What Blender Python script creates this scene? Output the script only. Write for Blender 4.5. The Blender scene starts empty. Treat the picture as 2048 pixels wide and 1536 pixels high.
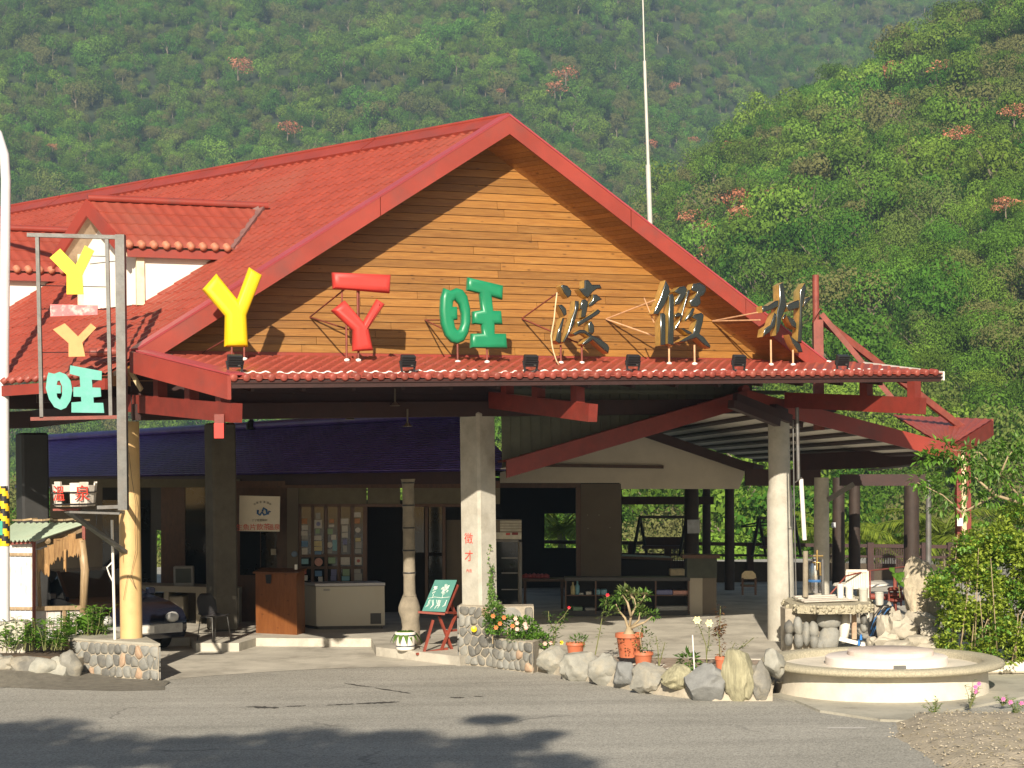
import bpy, bmesh, math, random
from mathutils import Vector, Matrix, noise
from mathutils.geometry import tessellate_polygon
rnd = random.Random(7)
SC = bpy.context.scene
COL = SC.collection
# ------------------------------------------------------------------ camera
F, ROLL, CAMZ, KS = 3500.0, 0.013, 3.0, 0.39
cd = bpy.data.cameras.new('camera'); cam = bpy.data.objects.new('camera', cd); COL.objects.link(cam)
cd.sensor_width = 36; cd.lens = F*36/2048; cd.shift_y = 182/2048; cd.clip_start = .1; cd.clip_end = 4000
cam.location = (0, 0, CAMZ)
cam.rotation_euler = (Matrix.Rotation(math.radians(90), 3, 'X') @ Matrix.Rotation(-ROLL, 3, 'Z')).to_euler()
SC.camera = cam
# ------------------------------------------------------------------ sky, sun, exposure
SUND = Vector((.085, 1, -.495)).normalized()
wd = bpy.data.worlds.new('World'); SC.world = wd; wd.use_nodes = True
nt = wd.node_tree; nt.nodes.clear()
sky = nt.nodes.new('ShaderNodeTexSky'); sky.sky_type = 'NISHITA'; sky.sun_disc = False
sky.sun_elevation = math.asin(-SUND.z); sky.sun_rotation = math.atan2(-SUND.x, -SUND.y)
sky.air_density = 1.2; sky.dust_density = 1.5
bg = nt.nodes.new('ShaderNodeBackground'); bg.inputs[1].default_value = .05
wo = nt.nodes.new('ShaderNodeOutputWorld'); nt.links.new(sky.outputs[0], bg.inputs[0]); nt.links.new(bg.outputs[0], wo.inputs[0])
sl = bpy.data.lights.new('sun', 'SUN'); sl.energy = 5.0; sl.angle = math.radians(.53); sl.color = (1, .885, .72)
so = bpy.data.objects.new('sun', sl); COL.objects.link(so); so.location = (-2, -30, 30)
so.rotation_euler = SUND.to_track_quat('-Z', 'Y').to_euler()
vs = SC.view_settings; vs.view_transform = 'Standard'; vs.look = 'None'; vs.exposure = .6; vs.gamma = 1; vs.use_curve_mapping = False
SC.cycles.max_bounces = 6; SC.cycles.diffuse_bounces = 3; SC.cycles.transparent_max_bounces = 8
SC.cycles.use_denoising = True; SC.cycles.volume_bounces = 0
SC.render.resolution_x = 1024; SC.render.resolution_y = 768
# ------------------------------------------------------------------ picture measurements -> points in the place
def ray(px, py):
    dx, dy = px-1024, py-950
    return Vector(((dx-ROLL*dy)/F, 1, -(dy+ROLL*dx)/F))
C0 = Vector((0, 0, CAMZ))
def PP(px, py, c): d = ray(px, py); return C0 + d*(c/(1-KS*d.x))       # on a wall parallel to the gable
def P(px, py, Y): return C0 + ray(px, py)*Y
def G(px, py, z=0.0): d = ray(px, py); return C0 + d*((z-CAMZ)/d.z)     # on a level floor
def proj(p):
    q = p-C0; x = q.x/q.y*F; y = -q.z/q.y*F
    return (1024+x+ROLL*y, 950+y-ROLL*x)
U = Vector((-.771, .637, 0)).normalized()                               # along the hall
W = Vector((1, KS, 0)).normalized()                                     # across the hall
NV = Vector((KS, -1, 0)).normalized()                                   # gable normal, to the road
UP = Vector((0, 0, 1))
# ------------------------------------------------------------------ objects
def tag(o, label=None, cat=None, group=None, kind=None):
    if label: o['label'] = label
    if cat: o['category'] = cat
    if group: o['group'] = group
    if kind: o['kind'] = kind
    return o
def thing(name, label, cat, loc, group=None, rz=0):
    o = bpy.data.objects.new(name, None); COL.objects.link(o); o.location = loc; o.rotation_euler = (0, 0, rz)
    o.empty_display_size = .2
    return tag(o, label, cat, group)
def attach(o, par):
    o.parent = par
    # meshes are built in world coordinates: shift so the origin sits at the parent's base
    return o
def wmat(o):
    m = Matrix.LocRotScale(o.location, o.rotation_euler, o.scale)
    return wmat(o.parent) @ m if o.parent else m
class MB:
    def __init__(s): s.v = []; s.f = []; s.m = []; s.mi = 0; s.uvs = None
    def add(s, vs, fs):
        b = len(s.v); s.v += [tuple(p) for p in vs]
        for f in fs: s.f.append(tuple(i+b for i in f)); s.m.append(s.mi)
        return s
    def hexa(s, p):   # 0-3 bottom ring, 4-7 top ring
        return s.add(p, [(3, 2, 1, 0), (4, 5, 6, 7), (0, 1, 5, 4), (1, 2, 6, 5), (2, 3, 7, 6), (3, 0, 4, 7)])
    def box(s, c, sx, sy, sz, X=Vector((1, 0, 0)), Y=None, Z=UP, bev=0):
        c = Vector(c); X = Vector(X).normalized()
        if Y is None: Y = Vector(Z).cross(X).normalized()
        Z = Vector(Z)
        x, y, z = X*sx/2, Y*sy/2, Z*sz/2
        if bev:
            b = bev
            ring = []
            for (ix, iy) in ((-1, -1), (1, -1), (1, 1), (-1, 1)):
                ring.append((ix, iy))
            vs = []
            for zz, ins in ((-1, b), (-1, 0), (1, 0), (1, b)):
                zo = Z*(sz/2*zz) - Z*(zz*(b if ins == 0 else 0))
                for (ix, iy) in ring:
                    a = X*(ix*(sx/2-b)); d = Y*(iy*(sy/2-b))
                    e1 = X*(ix*(b-ins)); e2 = Y*(iy*(b-ins))
                    if ix*iy > 0: vs += [c+zo+a+d+e2, c+zo+a+d+e1]
                    else: vs += [c+zo+a+d+e1, c+zo+a+d+e2]
            # order round the ring
            fs = []
            n = 8
            order = [0, 1, 2, 3, 4, 5, 6, 7]
            vv = []
            for k in range(4):
                r = vs[k*8:(k+1)*8]
                cc = sum(r, Vector())/8
                r = sorted(r, key=lambda q: math.atan2((q-cc).dot(Y), (q-cc).dot(X)))
                vv += r
            for k in range(3):
                for i in range(n):
                    j = (i+1) % n
                    fs.append((k*n+i, k*n+j, (k+1)*n+j, (k+1)*n+i))
            fs.append(tuple(reversed(range(n)))); fs.append(tuple(range(3*n, 4*n)))
            return s.add(vv, fs)
        return s.hexa([c-x-y-z, c+x-y-z, c+x+y-z, c-x+y-z, c-x-y+z, c+x-y+z, c+x+y+z, c-x+y+z])
    def bar(s, a, b, wd_, ht, up=UP):
        a, b = Vector(a), Vector(b); d = (b-a).normalized()
        sd = d.cross(Vector(up))
        if sd.length < 1e-4: sd = d.cross(Vector((1, 0, 0)))
        sd.normalize(); uu = sd.cross(d).normalized()
        x, z = sd*wd_/2, uu*ht/2
        return s.hexa([a-x-z, a+x-z, b+x-z, b-x-z, a-x+z, a+x+z, b+x+z, b-x+z])
    def tube(s, pts, r, n=8, cap=True):
        pts = [Vector(p) for p in pts]
        if not hasattr(r, '__len__'): r = [r]*len(pts)
        b = len(s.v); prev = None
        for i, p in enumerate(pts):
            d = (pts[min(i+1, len(pts)-1)]-pts[max(i-1, 0)]).normalized()
            if prev is None:
                a = d.cross(UP)
                if a.length < .05: a = d.cross(Vector((0, 1, 0)))
            else: a = prev - d*prev.dot(d)
            a.normalize(); prev = a; e = d.cross(a)
            for k in range(n):
                t = 2*math.pi*k/n
                s.v.append(tuple(p + a*(r[i]*math.cos(t)) + e*(r[i]*math.sin(t))))
        for i in range(len(pts)-1):
            for k in range(n):
                j = (k+1) % n
                s.f.append((b+i*n+k, b+i*n+j, b+(i+1)*n+j, b+(i+1)*n+k)); s.m.append(s.mi)
        if cap:
            s.f.append(tuple(b+k for k in reversed(range(n)))); s.m.append(s.mi)
            q = b+(len(pts)-1)*n
            s.f.append(tuple(q+k for k in range(n))); s.m.append(s.mi)
        return s
    def lathe(s, c, prof, n=32, ax=UP, jit=0):
        c = Vector(c); ax = Vector(ax).normalized()
        a = ax.cross(Vector((0, 1, 0)))
        if a.length < .1: a = ax.cross(Vector((1, 0, 0)))
        a.normalize(); e = ax.cross(a)
        b = len(s.v)
        for (r, z) in prof:
            for k in range(n):
                t = 2*math.pi*k/n
                rr = r*(1+(noise.noise(Vector((math.cos(t)*2, math.sin(t)*2, z*3)))*jit if jit else 0))
                s.v.append(tuple(c + a*(rr*math.cos(t)) + e*(rr*math.sin(t)) + ax*z))
        for i in range(len(prof)-1):
            for k in range(n):
                j = (k+1) % n
                s.f.append((b+i*n+k, b+i*n+j, b+(i+1)*n+j, b+(i+1)*n+k)); s.m.append(s.mi)
        if prof[0][0] > 1e-5: s.f.append(tuple(b+k for k in reversed(range(n)))); s.m.append(s.mi)
        if prof[-1][0] > 1e-5:
            q = b+(len(prof)-1)*n; s.f.append(tuple(q+k for k in range(n))); s.m.append(s.mi)
        return s
    def prism(s, poly, vec, hole=None):
        """planar outline (3-D points) pushed along vec; the outline is the back, +vec the front"""
        poly = [Vector(p) for p in poly]; vec = Vector(vec)
        loops = [poly] + ([[Vector(p) for p in hole]] if hole else [])
        allp = [p for l in loops for p in l]
        b = len(s.v); n = len(allp)
        for p in allp: s.v.append(tuple(p))
        for p in allp: s.v.append(tuple(p+vec))
        for t in tessellate_polygon(loops):
            i, j, k = t
            nn = (allp[j]-allp[i]).cross(allp[k]-allp[i])
            if nn.dot(vec) < 0: i, k = k, i
            s.f.append((b+n+i, b+n+j, b+n+k)); s.m.append(s.mi)
            s.f.append((b+k, b+j, b+i)); s.m.append(s.mi)
        o = 0
        for l in loops:
            m = len(l)
            for i in range(m):
                j = (i+1) % m
                s.f.append((b+o+i, b+o+j, b+n+o+j, b+n+o+i)); s.m.append(s.mi)
            o += m
        return s
    def blob(s, c, rx, ry, rz, seed=0, amp=.15, sub=2, freq=1.6, R=None, flat=0, cuts=0):
        bm = bmesh.new(); bmesh.ops.create_icosphere(bm, subdivisions=sub, radius=1)
        b = len(s.v); c = Vector(c); off = Vector((seed*3.7, seed*1.3, seed*2.1))
        rq = random.Random(seed*13+5); pl = [(Vector((rq.gauss(0, 1), rq.gauss(0, 1), rq.gauss(0, .8))).normalized(), rq.uniform(.62, .9)) for _ in range(cuts)]
        for v in bm.verts:
            d = v.co.normalized()
            k = 1 + amp*noise.noise(d*freq+off) + amp*.5*noise.noise(d*freq*2.3+off)
            w_ = d*k
            for (pn_, pd_) in pl:
                e_ = w_.dot(pn_)-pd_
                if e_ > 0: w_ = w_-pn_*e_*.9
            if cuts: w_ = w_*(1+.03*noise.noise(d*7+off)+.018*noise.noise(d*15+off))
            q = Vector((w_.x*rx, w_.y*ry, w_.z*rz))
            if flat: q.z = max(q.z, -rz*flat)
            if R: q = R @ q
            s.v.append(tuple(c+q))
        for f in bm.faces:
            s.f.append(tuple(b+v.index for v in f.verts)); s.m.append(s.mi)
        bm.free(); return s
    def leaf(s, p, d, n, L, wd_, fold=.15):
        """one leaf: pointed, folded along the midrib, 4 triangles"""
        p = Vector(p); d = Vector(d).normalized(); n = Vector(n)
        sd = d.cross(n)
        if sd.length < .01: sd = d.cross(Vector((.3, .8, .5)))
        sd.normalize(); nn = sd.cross(d).normalized()
        m = p+d*L*.45
        return s.add([p, m+sd*wd_/2+nn*fold*wd_, p+d*L-nn*L*.12, m-sd*wd_/2+nn*fold*wd_, m], [(0, 1, 4), (1, 2, 4), (2, 3, 4), (3, 0, 4)])
    def card(s, p, n, sz, R):
        n = Vector(n).normalized(); a = n.orthogonal().normalized(); e = n.cross(a)
        t = R.uniform(0, 6.28); ca, sa = math.cos(t), math.sin(t)
        a, e = a*ca+e*sa, e*ca-a*sa
        x, y = a*sz*R.uniform(.6, 1.1), e*sz*R.uniform(.35, .7)
        p = Vector(p); q = n*sz*.25
        return s.add([p-x, p+y+q*.3, p+x, p-y+q*.3], [(0, 1, 2, 3)])
    def build(s, name, mat, par=None, smooth=None, world=True):
        me = bpy.data.meshes.new(name)
        used = sorted({i for f in s.f for i in f})
        if len(used) < len(s.v):
            mp_ = {i: k for k, i in enumerate(used)}; s.v = [s.v[i] for i in used]; s.f = [tuple(mp_[i] for i in f) for f in s.f]
        vs_ = s.v
        if par is not None and world:
            inv = wmat(par).inverted(); vs_ = [tuple(inv @ Vector(p)) for p in s.v]
        me.from_pydata(vs_, [], s.f)
        for m in (mat if isinstance(mat, (list, tuple)) else [mat]): me.materials.append(m)
        if isinstance(mat, (list, tuple)): me.polygons.foreach_set('material_index', s.m)
        if smooth is not None:
            me.polygons.foreach_set('use_smooth', [True]*len(me.polygons))
            if smooth < 180: me.set_sharp_from_angle(angle=math.radians(smooth))
        me.update()
        o = bpy.data.objects.new(name, me); COL.objects.link(o)
        if par is not None: o.parent = par
        return o
def top(mb, name, mat, label, cat, group=None, kind=None, smooth=None, base=None):
    """a thing that is one mesh; origin moved to its base"""
    vsv = [Vector(p) for p in mb.v]
    if base is None:
        z = min(p.z for p in vsv); base = Vector((sum(p.x for p in vsv)/len(vsv), sum(p.y for p in vsv)/len(vsv), z))
    mb.v = [tuple(p-base) for p in vsv]
    o = mb.build(name, mat, None, smooth); o.location = base
    return tag(o, label, cat, group, kind)
def copy_tree(o, parent=None):
    c = o.copy(); COL.objects.link(c)
    if parent is not None: c.parent = parent
    for ch in list(o.children): copy_tree(ch, c)
    return c
# ------------------------------------------------------------------ materials
MATS = {}
class NT:
    def __init__(s, m): s.t = m.node_tree
    def n(s, ty, **kw):
        o = s.t.nodes.new(ty)
        for k, v in kw.items():
            if k.startswith('i_'):
                key = k[2:]; key = int(key) if key.isdigit() else key.replace('_', ' ')
                o.inputs[key].default_value = v
            else: setattr(o, k, v)
        return o
    def l(s, a, b): s.t.links.new(a, b)
def rgb(c): return (c[0], c[1], c[2], 1)
def mat(name, col, rough=.6, var=.25, scale=6, bump=.0, bscale=40, metal=0, obj_var=0, island=0, stain=None, stain_scale=1.2, stain_amt=.5,
        stretch=None, coat=0, spec=.5, hue=0):
    """principled surface: base colour with two scales of noise, optional per-object or per-island shift, stains and fine relief"""
    if name in MATS: return MATS[name]
    m = bpy.data.materials.new(name); m.use_nodes = True; t = NT(m); b = m.node_tree.nodes['Principled BSDF']
    geo = t.n('ShaderNodeNewGeometry'); src = geo.outputs['Position']
    if stretch:
        mp = t.n('ShaderNodeMapping'); mp.inputs['Scale'].default_value = stretch
        if len(stretch) == 3: pass
        t.l(src, mp.inputs[0]); src = mp.outputs[0]
    n1 = t.n('ShaderNodeTexNoise', i_Scale=scale, i_Detail=5.0, i_Roughness=.65); t.l(src, n1.inputs['Vector'])
    mr = t.n('ShaderNodeMapRange', i_1=.3, i_2=.7, i_3=1-var, i_4=1+var); t.l(n1.outputs[0], mr.inputs[0])
    val = mr.outputs[0]
    if obj_var:
        oi = t.n('ShaderNodeObjectInfo'); m2 = t.n('ShaderNodeMapRange', i_3=1-obj_var, i_4=1+obj_var); t.l(oi.outputs['Random'], m2.inputs[0])
        mm = t.n('ShaderNodeMath', operation='MULTIPLY'); t.l(val, mm.inputs[0]); t.l(m2.outputs[0], mm.inputs[1]); val = mm.outputs[0]
    if island:
        m2 = t.n('ShaderNodeMapRange', i_3=1-island, i_4=1+island); t.l(geo.outputs['Random Per Island'], m2.inputs[0])
        mm = t.n('ShaderNodeMath', operation='MULTIPLY'); t.l(val, mm.inputs[0]); t.l(m2.outputs[0], mm.inputs[1]); val = mm.outputs[0]
    mx = t.n('ShaderNodeMix', data_type='RGBA', blend_type='MULTIPLY'); mx.inputs[0].default_value = 1
    mx.inputs[6].default_value = rgb(col); t.l(val, mx.inputs[7])
    out = mx.outputs[2]
    if hue:
        hs = t.n('ShaderNodeHueSaturation'); oi = t.n('ShaderNodeObjectInfo')
        m3 = t.n('ShaderNodeMapRange', i_3=.5-hue, i_4=.5+hue); t.l(oi.outputs['Random'], m3.inputs[0]); t.l(m3.outputs[0], hs.inputs['Hue'])
        t.l(out, hs.inputs['Color']); out = hs.outputs[0]
    if stain:
        n2 = t.n('ShaderNodeTexNoise', i_Scale=stain_scale, i_Detail=7.0, i_Roughness=.7); t.l(geo.outputs['Position'], n2.inputs['Vector'])
        m4 = t.n('ShaderNodeMapRange', i_1=.48, i_2=.68, i_3=0.0, i_4=stain_amt); t.l(n2.outputs[0], m4.inputs[0])
        x2 = t.n('ShaderNodeMix', data_type='RGBA'); t.l(m4.outputs[0], x2.inputs[0]); t.l(out, x2.inputs[6]); x2.inputs[7].default_value = rgb(stain); out = x2.outputs[2]
    t.l(out, b.inputs['Base Color'])
    b.inputs['Roughness'].default_value = rough; b.inputs['Metallic'].default_value = metal; b.inputs['Specular IOR Level'].default_value = spec
    if coat: b.inputs['Coat Weight'].default_value = coat; b.inputs['Coat Roughness'].default_value = .08
    if bump:
        n3 = t.n('ShaderNodeTexNoise', i_Scale=bscale, i_Detail=4.0); t.l(src, n3.inputs['Vector'])
        bp = t.n('ShaderNodeBump', i_Strength=bump, i_Distance=.02); t.l(n3.outputs[0], bp.inputs['Height']); t.l(bp.outputs[0], b.inputs['Normal'])
    MATS[name] = m
    return m
def leaf_mat(name, col, col2, trans=.35, rough=.5, obj=True, brown=None, gloss=.04, vary=(.6, 1.45), patch=False):
    """foliage: colour differs leaf by leaf and plant by plant, some light passes through"""
    if name in MATS: return MATS[name]
    m = bpy.data.materials.new(name); m.use_nodes = True; t = NT(m); m.node_tree.nodes.clear()
    geo = t.n('ShaderNodeNewGeometry'); oi = t.n('ShaderNodeObjectInfo')
    mx = t.n('ShaderNodeMix', data_type='RGBA'); t.l(oi.outputs['Random'] if obj else geo.outputs['Random Per Island'], mx.inputs[0])
    mx.inputs[6].default_value = rgb(col); mx.inputs[7].default_value = rgb(col2)
    mr = t.n('ShaderNodeMapRange', i_3=vary[0], i_4=vary[1]); t.l(geo.outputs['Random Per Island'], mr.inputs[0])
    m2 = t.n('ShaderNodeMix', data_type='RGBA', blend_type='MULTIPLY'); m2.inputs[0].default_value = 1; t.l(mx.outputs[2], m2.inputs[6]); t.l(mr.outputs[0], m2.inputs[7])
    out = m2.outputs[2]
    if patch:
        pn = t.n('ShaderNodeTexNoise', i_Scale=.022, i_Detail=4.0, i_Roughness=.6); t.l(geo.outputs['Position'], pn.inputs['Vector'])
        pm = t.n('ShaderNodeMapRange', i_1=.35, i_2=.65, i_3=.72, i_4=1.3); t.l(pn.outputs[0], pm.inputs[0])
        w2 = t.n('ShaderNodeMath', operation='MULTIPLY'); w2.inputs[1].default_value = 7.31; t.l(oi.outputs['Random'], w2.inputs[0])
        w3 = t.n('ShaderNodeMath', operation='FRACT'); t.l(w2.outputs[0], w3.inputs[0])
        tm = t.n('ShaderNodeMapRange', i_3=.66, i_4=1.27); t.l(w3.outputs[0], tm.inputs[0])
        pq = t.n('ShaderNodeMath', operation='MULTIPLY'); t.l(pm.outputs[0], pq.inputs[0]); t.l(tm.outputs[0], pq.inputs[1])
        m9 = t.n('ShaderNodeMix', data_type='RGBA', blend_type='MULTIPLY'); m9.inputs[0].default_value = 1; t.l(out, m9.inputs[6]); t.l(pq.outputs[0], m9.inputs[7]); out = m9.outputs[2]
    if brown:
        wn = t.n('ShaderNodeTexWhiteNoise', noise_dimensions='1D'); t.l(oi.outputs['Random'], wn.inputs['W'])
        gt = t.n('ShaderNodeMapRange', i_1=.72, i_2=.9, i_3=0.0, i_4=.85); t.l(wn.outputs[0], gt.inputs[0])
        m3 = t.n('ShaderNodeMix', data_type='RGBA'); t.l(gt.outputs[0], m3.inputs[0]); t.l(out, m3.inputs[6]); m3.inputs[7].default_value = rgb(brown); out = m3.outputs[2]
    di = t.n('ShaderNodeBsdfDiffuse'); tr = t.n('ShaderNodeBsdfTranslucent'); t.l(out, di.inputs[0]); t.l(out, tr.inputs[0])
    gl = t.n('ShaderNodeBsdfGlossy', i_Roughness=rough); gl.inputs[0].default_value = (.8, .9, .7, 1)
    a = t.n('ShaderNodeMixShader'); a.inputs[0].default_value = trans; t.l(di.outputs[0], a.inputs[1]); t.l(tr.outputs[0], a.inputs[2])
    b = t.n('ShaderNodeMixShader'); b.inputs[0].default_value = gloss; t.l(a.outputs[0], b.inputs[1]); t.l(gl.outputs[0], b.inputs[2])
    o = t.n('ShaderNodeOutputMaterial'); t.l(b.outputs[0], o.inputs[0])
    MATS[name] = m
    return m
RED = mat('roof_red', (.285, .054, .034), .45, .16, 3, .05, 60, stain=(.27, .075, .05), stain_scale=.55, stain_amt=.8)
REDF = mat('fascia_red', (.28, .042, .028), .45, .16, 1.5, .04, 50, stain=(.17, .05, .042), stain_scale=1.6, stain_amt=.65)
REDD = mat('painted_red_beam', (.19, .026, .017), .5, .2, 5, .1, 40, stain=(.12, .03, .02), stain_scale=2, stain_amt=.5)
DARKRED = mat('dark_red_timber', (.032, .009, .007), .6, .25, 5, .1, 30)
TILE = mat('eave_tile_red', (.28, .058, .042), .5, .2, 9, .05, 60, obj_var=.18, stain=(.28, .12, .08), stain_scale=5)
def wood(name, col, col2, axis=(1, 1, 14), obj_var=.22):
    if name in MATS: return MATS[name]
    m = bpy.data.materials.new(name); m.use_nodes = True; t = NT(m); b = m.node_tree.nodes['Principled BSDF']
    geo = t.n('ShaderNodeNewGeometry'); mp = t.n('ShaderNodeMapping'); mp.inputs['Scale'].default_value = axis; t.l(geo.outputs['Position'], mp.inputs[0])
    oi = t.n('ShaderNodeObjectInfo'); ad = t.n('ShaderNodeVectorMath', operation='MULTIPLY_ADD')
    t.l(oi.outputs['Random'], ad.inputs[0]); ad.inputs[1].default_value = (31, 17, 23); t.l(mp.outputs[0], ad.inputs[2])
    n1 = t.n('ShaderNodeTexNoise', i_Scale=3.2, i_Detail=6.0, i_Roughness=.62, i_Distortion=.6); t.l(ad.outputs[0], n1.inputs['Vector'])
    cr = t.n('ShaderNodeValToRGB'); cr.color_ramp.elements[0].position = .32; cr.color_ramp.elements[1].position = .68
    cr.color_ramp.elements[0].color = rgb(col2); cr.color_ramp.elements[1].color = rgb(col); t.l(n1.outputs[0], cr.inputs[0])
    m2 = t.n('ShaderNodeMapRange', i_3=1-obj_var, i_4=1+obj_var); t.l(oi.outputs['Random'], m2.inputs[0])
    mx = t.n('ShaderNodeMix', data_type='RGBA', blend_type='MULTIPLY'); mx.inputs[0].default_value = 1; t.l(cr.outputs[0], mx.inputs[6]); t.l(m2.outputs[0], mx.inputs[7])
    # knots
    ml = t.n('ShaderNodeMapping'); ml.inputs['Scale'].default_value = (1.5, 1.5, 4); t.l(geo.outputs['Position'], ml.inputs[0])
    vo = t.n('ShaderNodeTexVoronoi', i_Scale=2.2); t.l(ml.outputs[0], vo.inputs['Vector'])
    kr = t.n('ShaderNodeMapRange', i_1=.06, i_2=.14, i_3=.75, i_4=0.0); t.l(vo.outputs['Distance'], kr.inputs[0])
    m3 = t.n('ShaderNodeMix', data_type='RGBA'); t.l(kr.outputs[0], m3.inputs[0]); t.l(mx.outputs[2], m3.inputs[6]); m3.inputs[7].default_value = rgb([c*.4 for c in col2])
    # paler weathered blotches
    nb = t.n('ShaderNodeTexNoise', i_Scale=1.1, i_Detail=6.0, i_Roughness=.75); t.l(mp.outputs[0], nb.inputs['Vector'])
    br = t.n('ShaderNodeMapRange', i_1=.54, i_2=.72, i_3=0.0, i_4=.45); t.l(nb.outputs[0], br.inputs[0])
    m4 = t.n('ShaderNodeMix', data_type='RGBA'); t.l(br.outputs[0], m4.inputs[0]); t.l(m3.outputs[2], m4.inputs[6]); m4.inputs[7].default_value = rgb((min(1, col[0]*1.25), col[1]*1.5, col[2]*2.4))
    t.l(m4.outputs[2], b.inputs['Base Color']); b.inputs['Roughness'].default_value = .45
    bp = t.n('ShaderNodeBump', i_Strength=.25, i_Distance=.01); t.l(n1.outputs[0], bp.inputs['Height']); t.l(bp.outputs[0], b.inputs['Normal'])
    MATS[name] = m; return m
WOOD = wood('gable_wood', (.315, .147, .030), (.215, .088, .017), (1, 1, 14), .2)
SOFFIT = wood('soffit_wood', (.38, .17, .045), (.29, .12, .028), (9, 9, 2))  # bounced light under the overhang is put into this lighter tone
BROWNW = wood('brown_joinery', (.085, .032, .013), (.05, .018, .008), (6, 6, 2))
PODIUMW = wood('podium_wood', (.20, .072, .02), (.14, .045, .012), (6, 6, 1))
OLDW = wood('weathered_wood', (.40, .29, .17), (.22, .15, .08), (9, 9, 1.2))
BARKW = wood('bark_slab', (.46, .28, .12), (.26, .14, .06), (14, 14, 1.5))
CONC = mat('column_concrete', (.45, .43, .37), .85, .14, 4, .25, 25, stain=(.30, .27, .21), stain_scale=1.8, stain_amt=.6)
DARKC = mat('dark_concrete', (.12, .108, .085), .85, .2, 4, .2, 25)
WHITE = mat('white_paint', (.78, .75, .68), .55, .05, 3, .05, 40, stain=(.55, .5, .42), stain_scale=1.5, stain_amt=.25)
CREAM = mat('ochre_paint', (.62, .42, .19), .5, .06, 4, .03, 30, stain=(.5, .28, .12), stain_scale=5, stain_amt=.35)
STEEL = mat('galvanised_steel', (.14, .14, .135), .5, .25, 6, .08, 40, metal=.35, stain=(.14, .11, .09), stain_scale=4)
BLACKM = mat('black_metal', (.018, .018, .02), .45, .2, 8, .05, 60)
RUSTY = mat('rusty_red_steel', (.22, .05, .035), .6, .25, 7, .15, 50, stain=(.12, .05, .03), stain_scale=3)
PALEW = mat('pale_timber', (.62, .5, .3), .6, .15, 12)
BEAD = mat('white_sealant', (.85, .83, .78), .5, .05, 10)
YEL = mat('yellow_vinyl', (.78, .54, .006), .55, .03, 2)
REDV = mat('red_vinyl', (.52, .045, .035), .52, .1, 2)
GRNV = mat('green_vinyl', (.012, .22, .10), .36, .1, 2)
CHROME = mat('dark_chrome', (.125, .13, .125), .17, .1, 3, .02, 20, metal=.92)
GILT = mat('gilt_side', (.62, .42, .12), .38, .2, 12, .1, 40, metal=.55)
YELF = mat('yellow_board', (.86, .60, .012), .5, .04, 3)
PINKF = mat('faded_pink_board', (.75, .16, .17), .6, .1, 4, stain=(.8, .6, .55), stain_scale=9, stain_amt=.9)
ORGF = mat('faded_orange_board', (.66, .33, .12), .6, .1, 5, stain=(.5, .2, .07), stain_scale=5, stain_amt=.6)
TEALF = mat('teal_board', (.11, .40, .34), .6, .06, 4, stain=(.2, .5, .42), stain_scale=4)
GLASS = mat('dark_glass', (.012, .015, .016), .06, .1, 2)
INK_RED = mat('red_ink', (.55, .05, .03), .6, .1, 9)
INK_BLK = mat('black_ink', (.02, .02, .02), .6, .1, 9)
INK_BLU = mat('blue_ink', (.03, .12, .3), .6, .1, 9)
exec_parts = None
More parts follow.
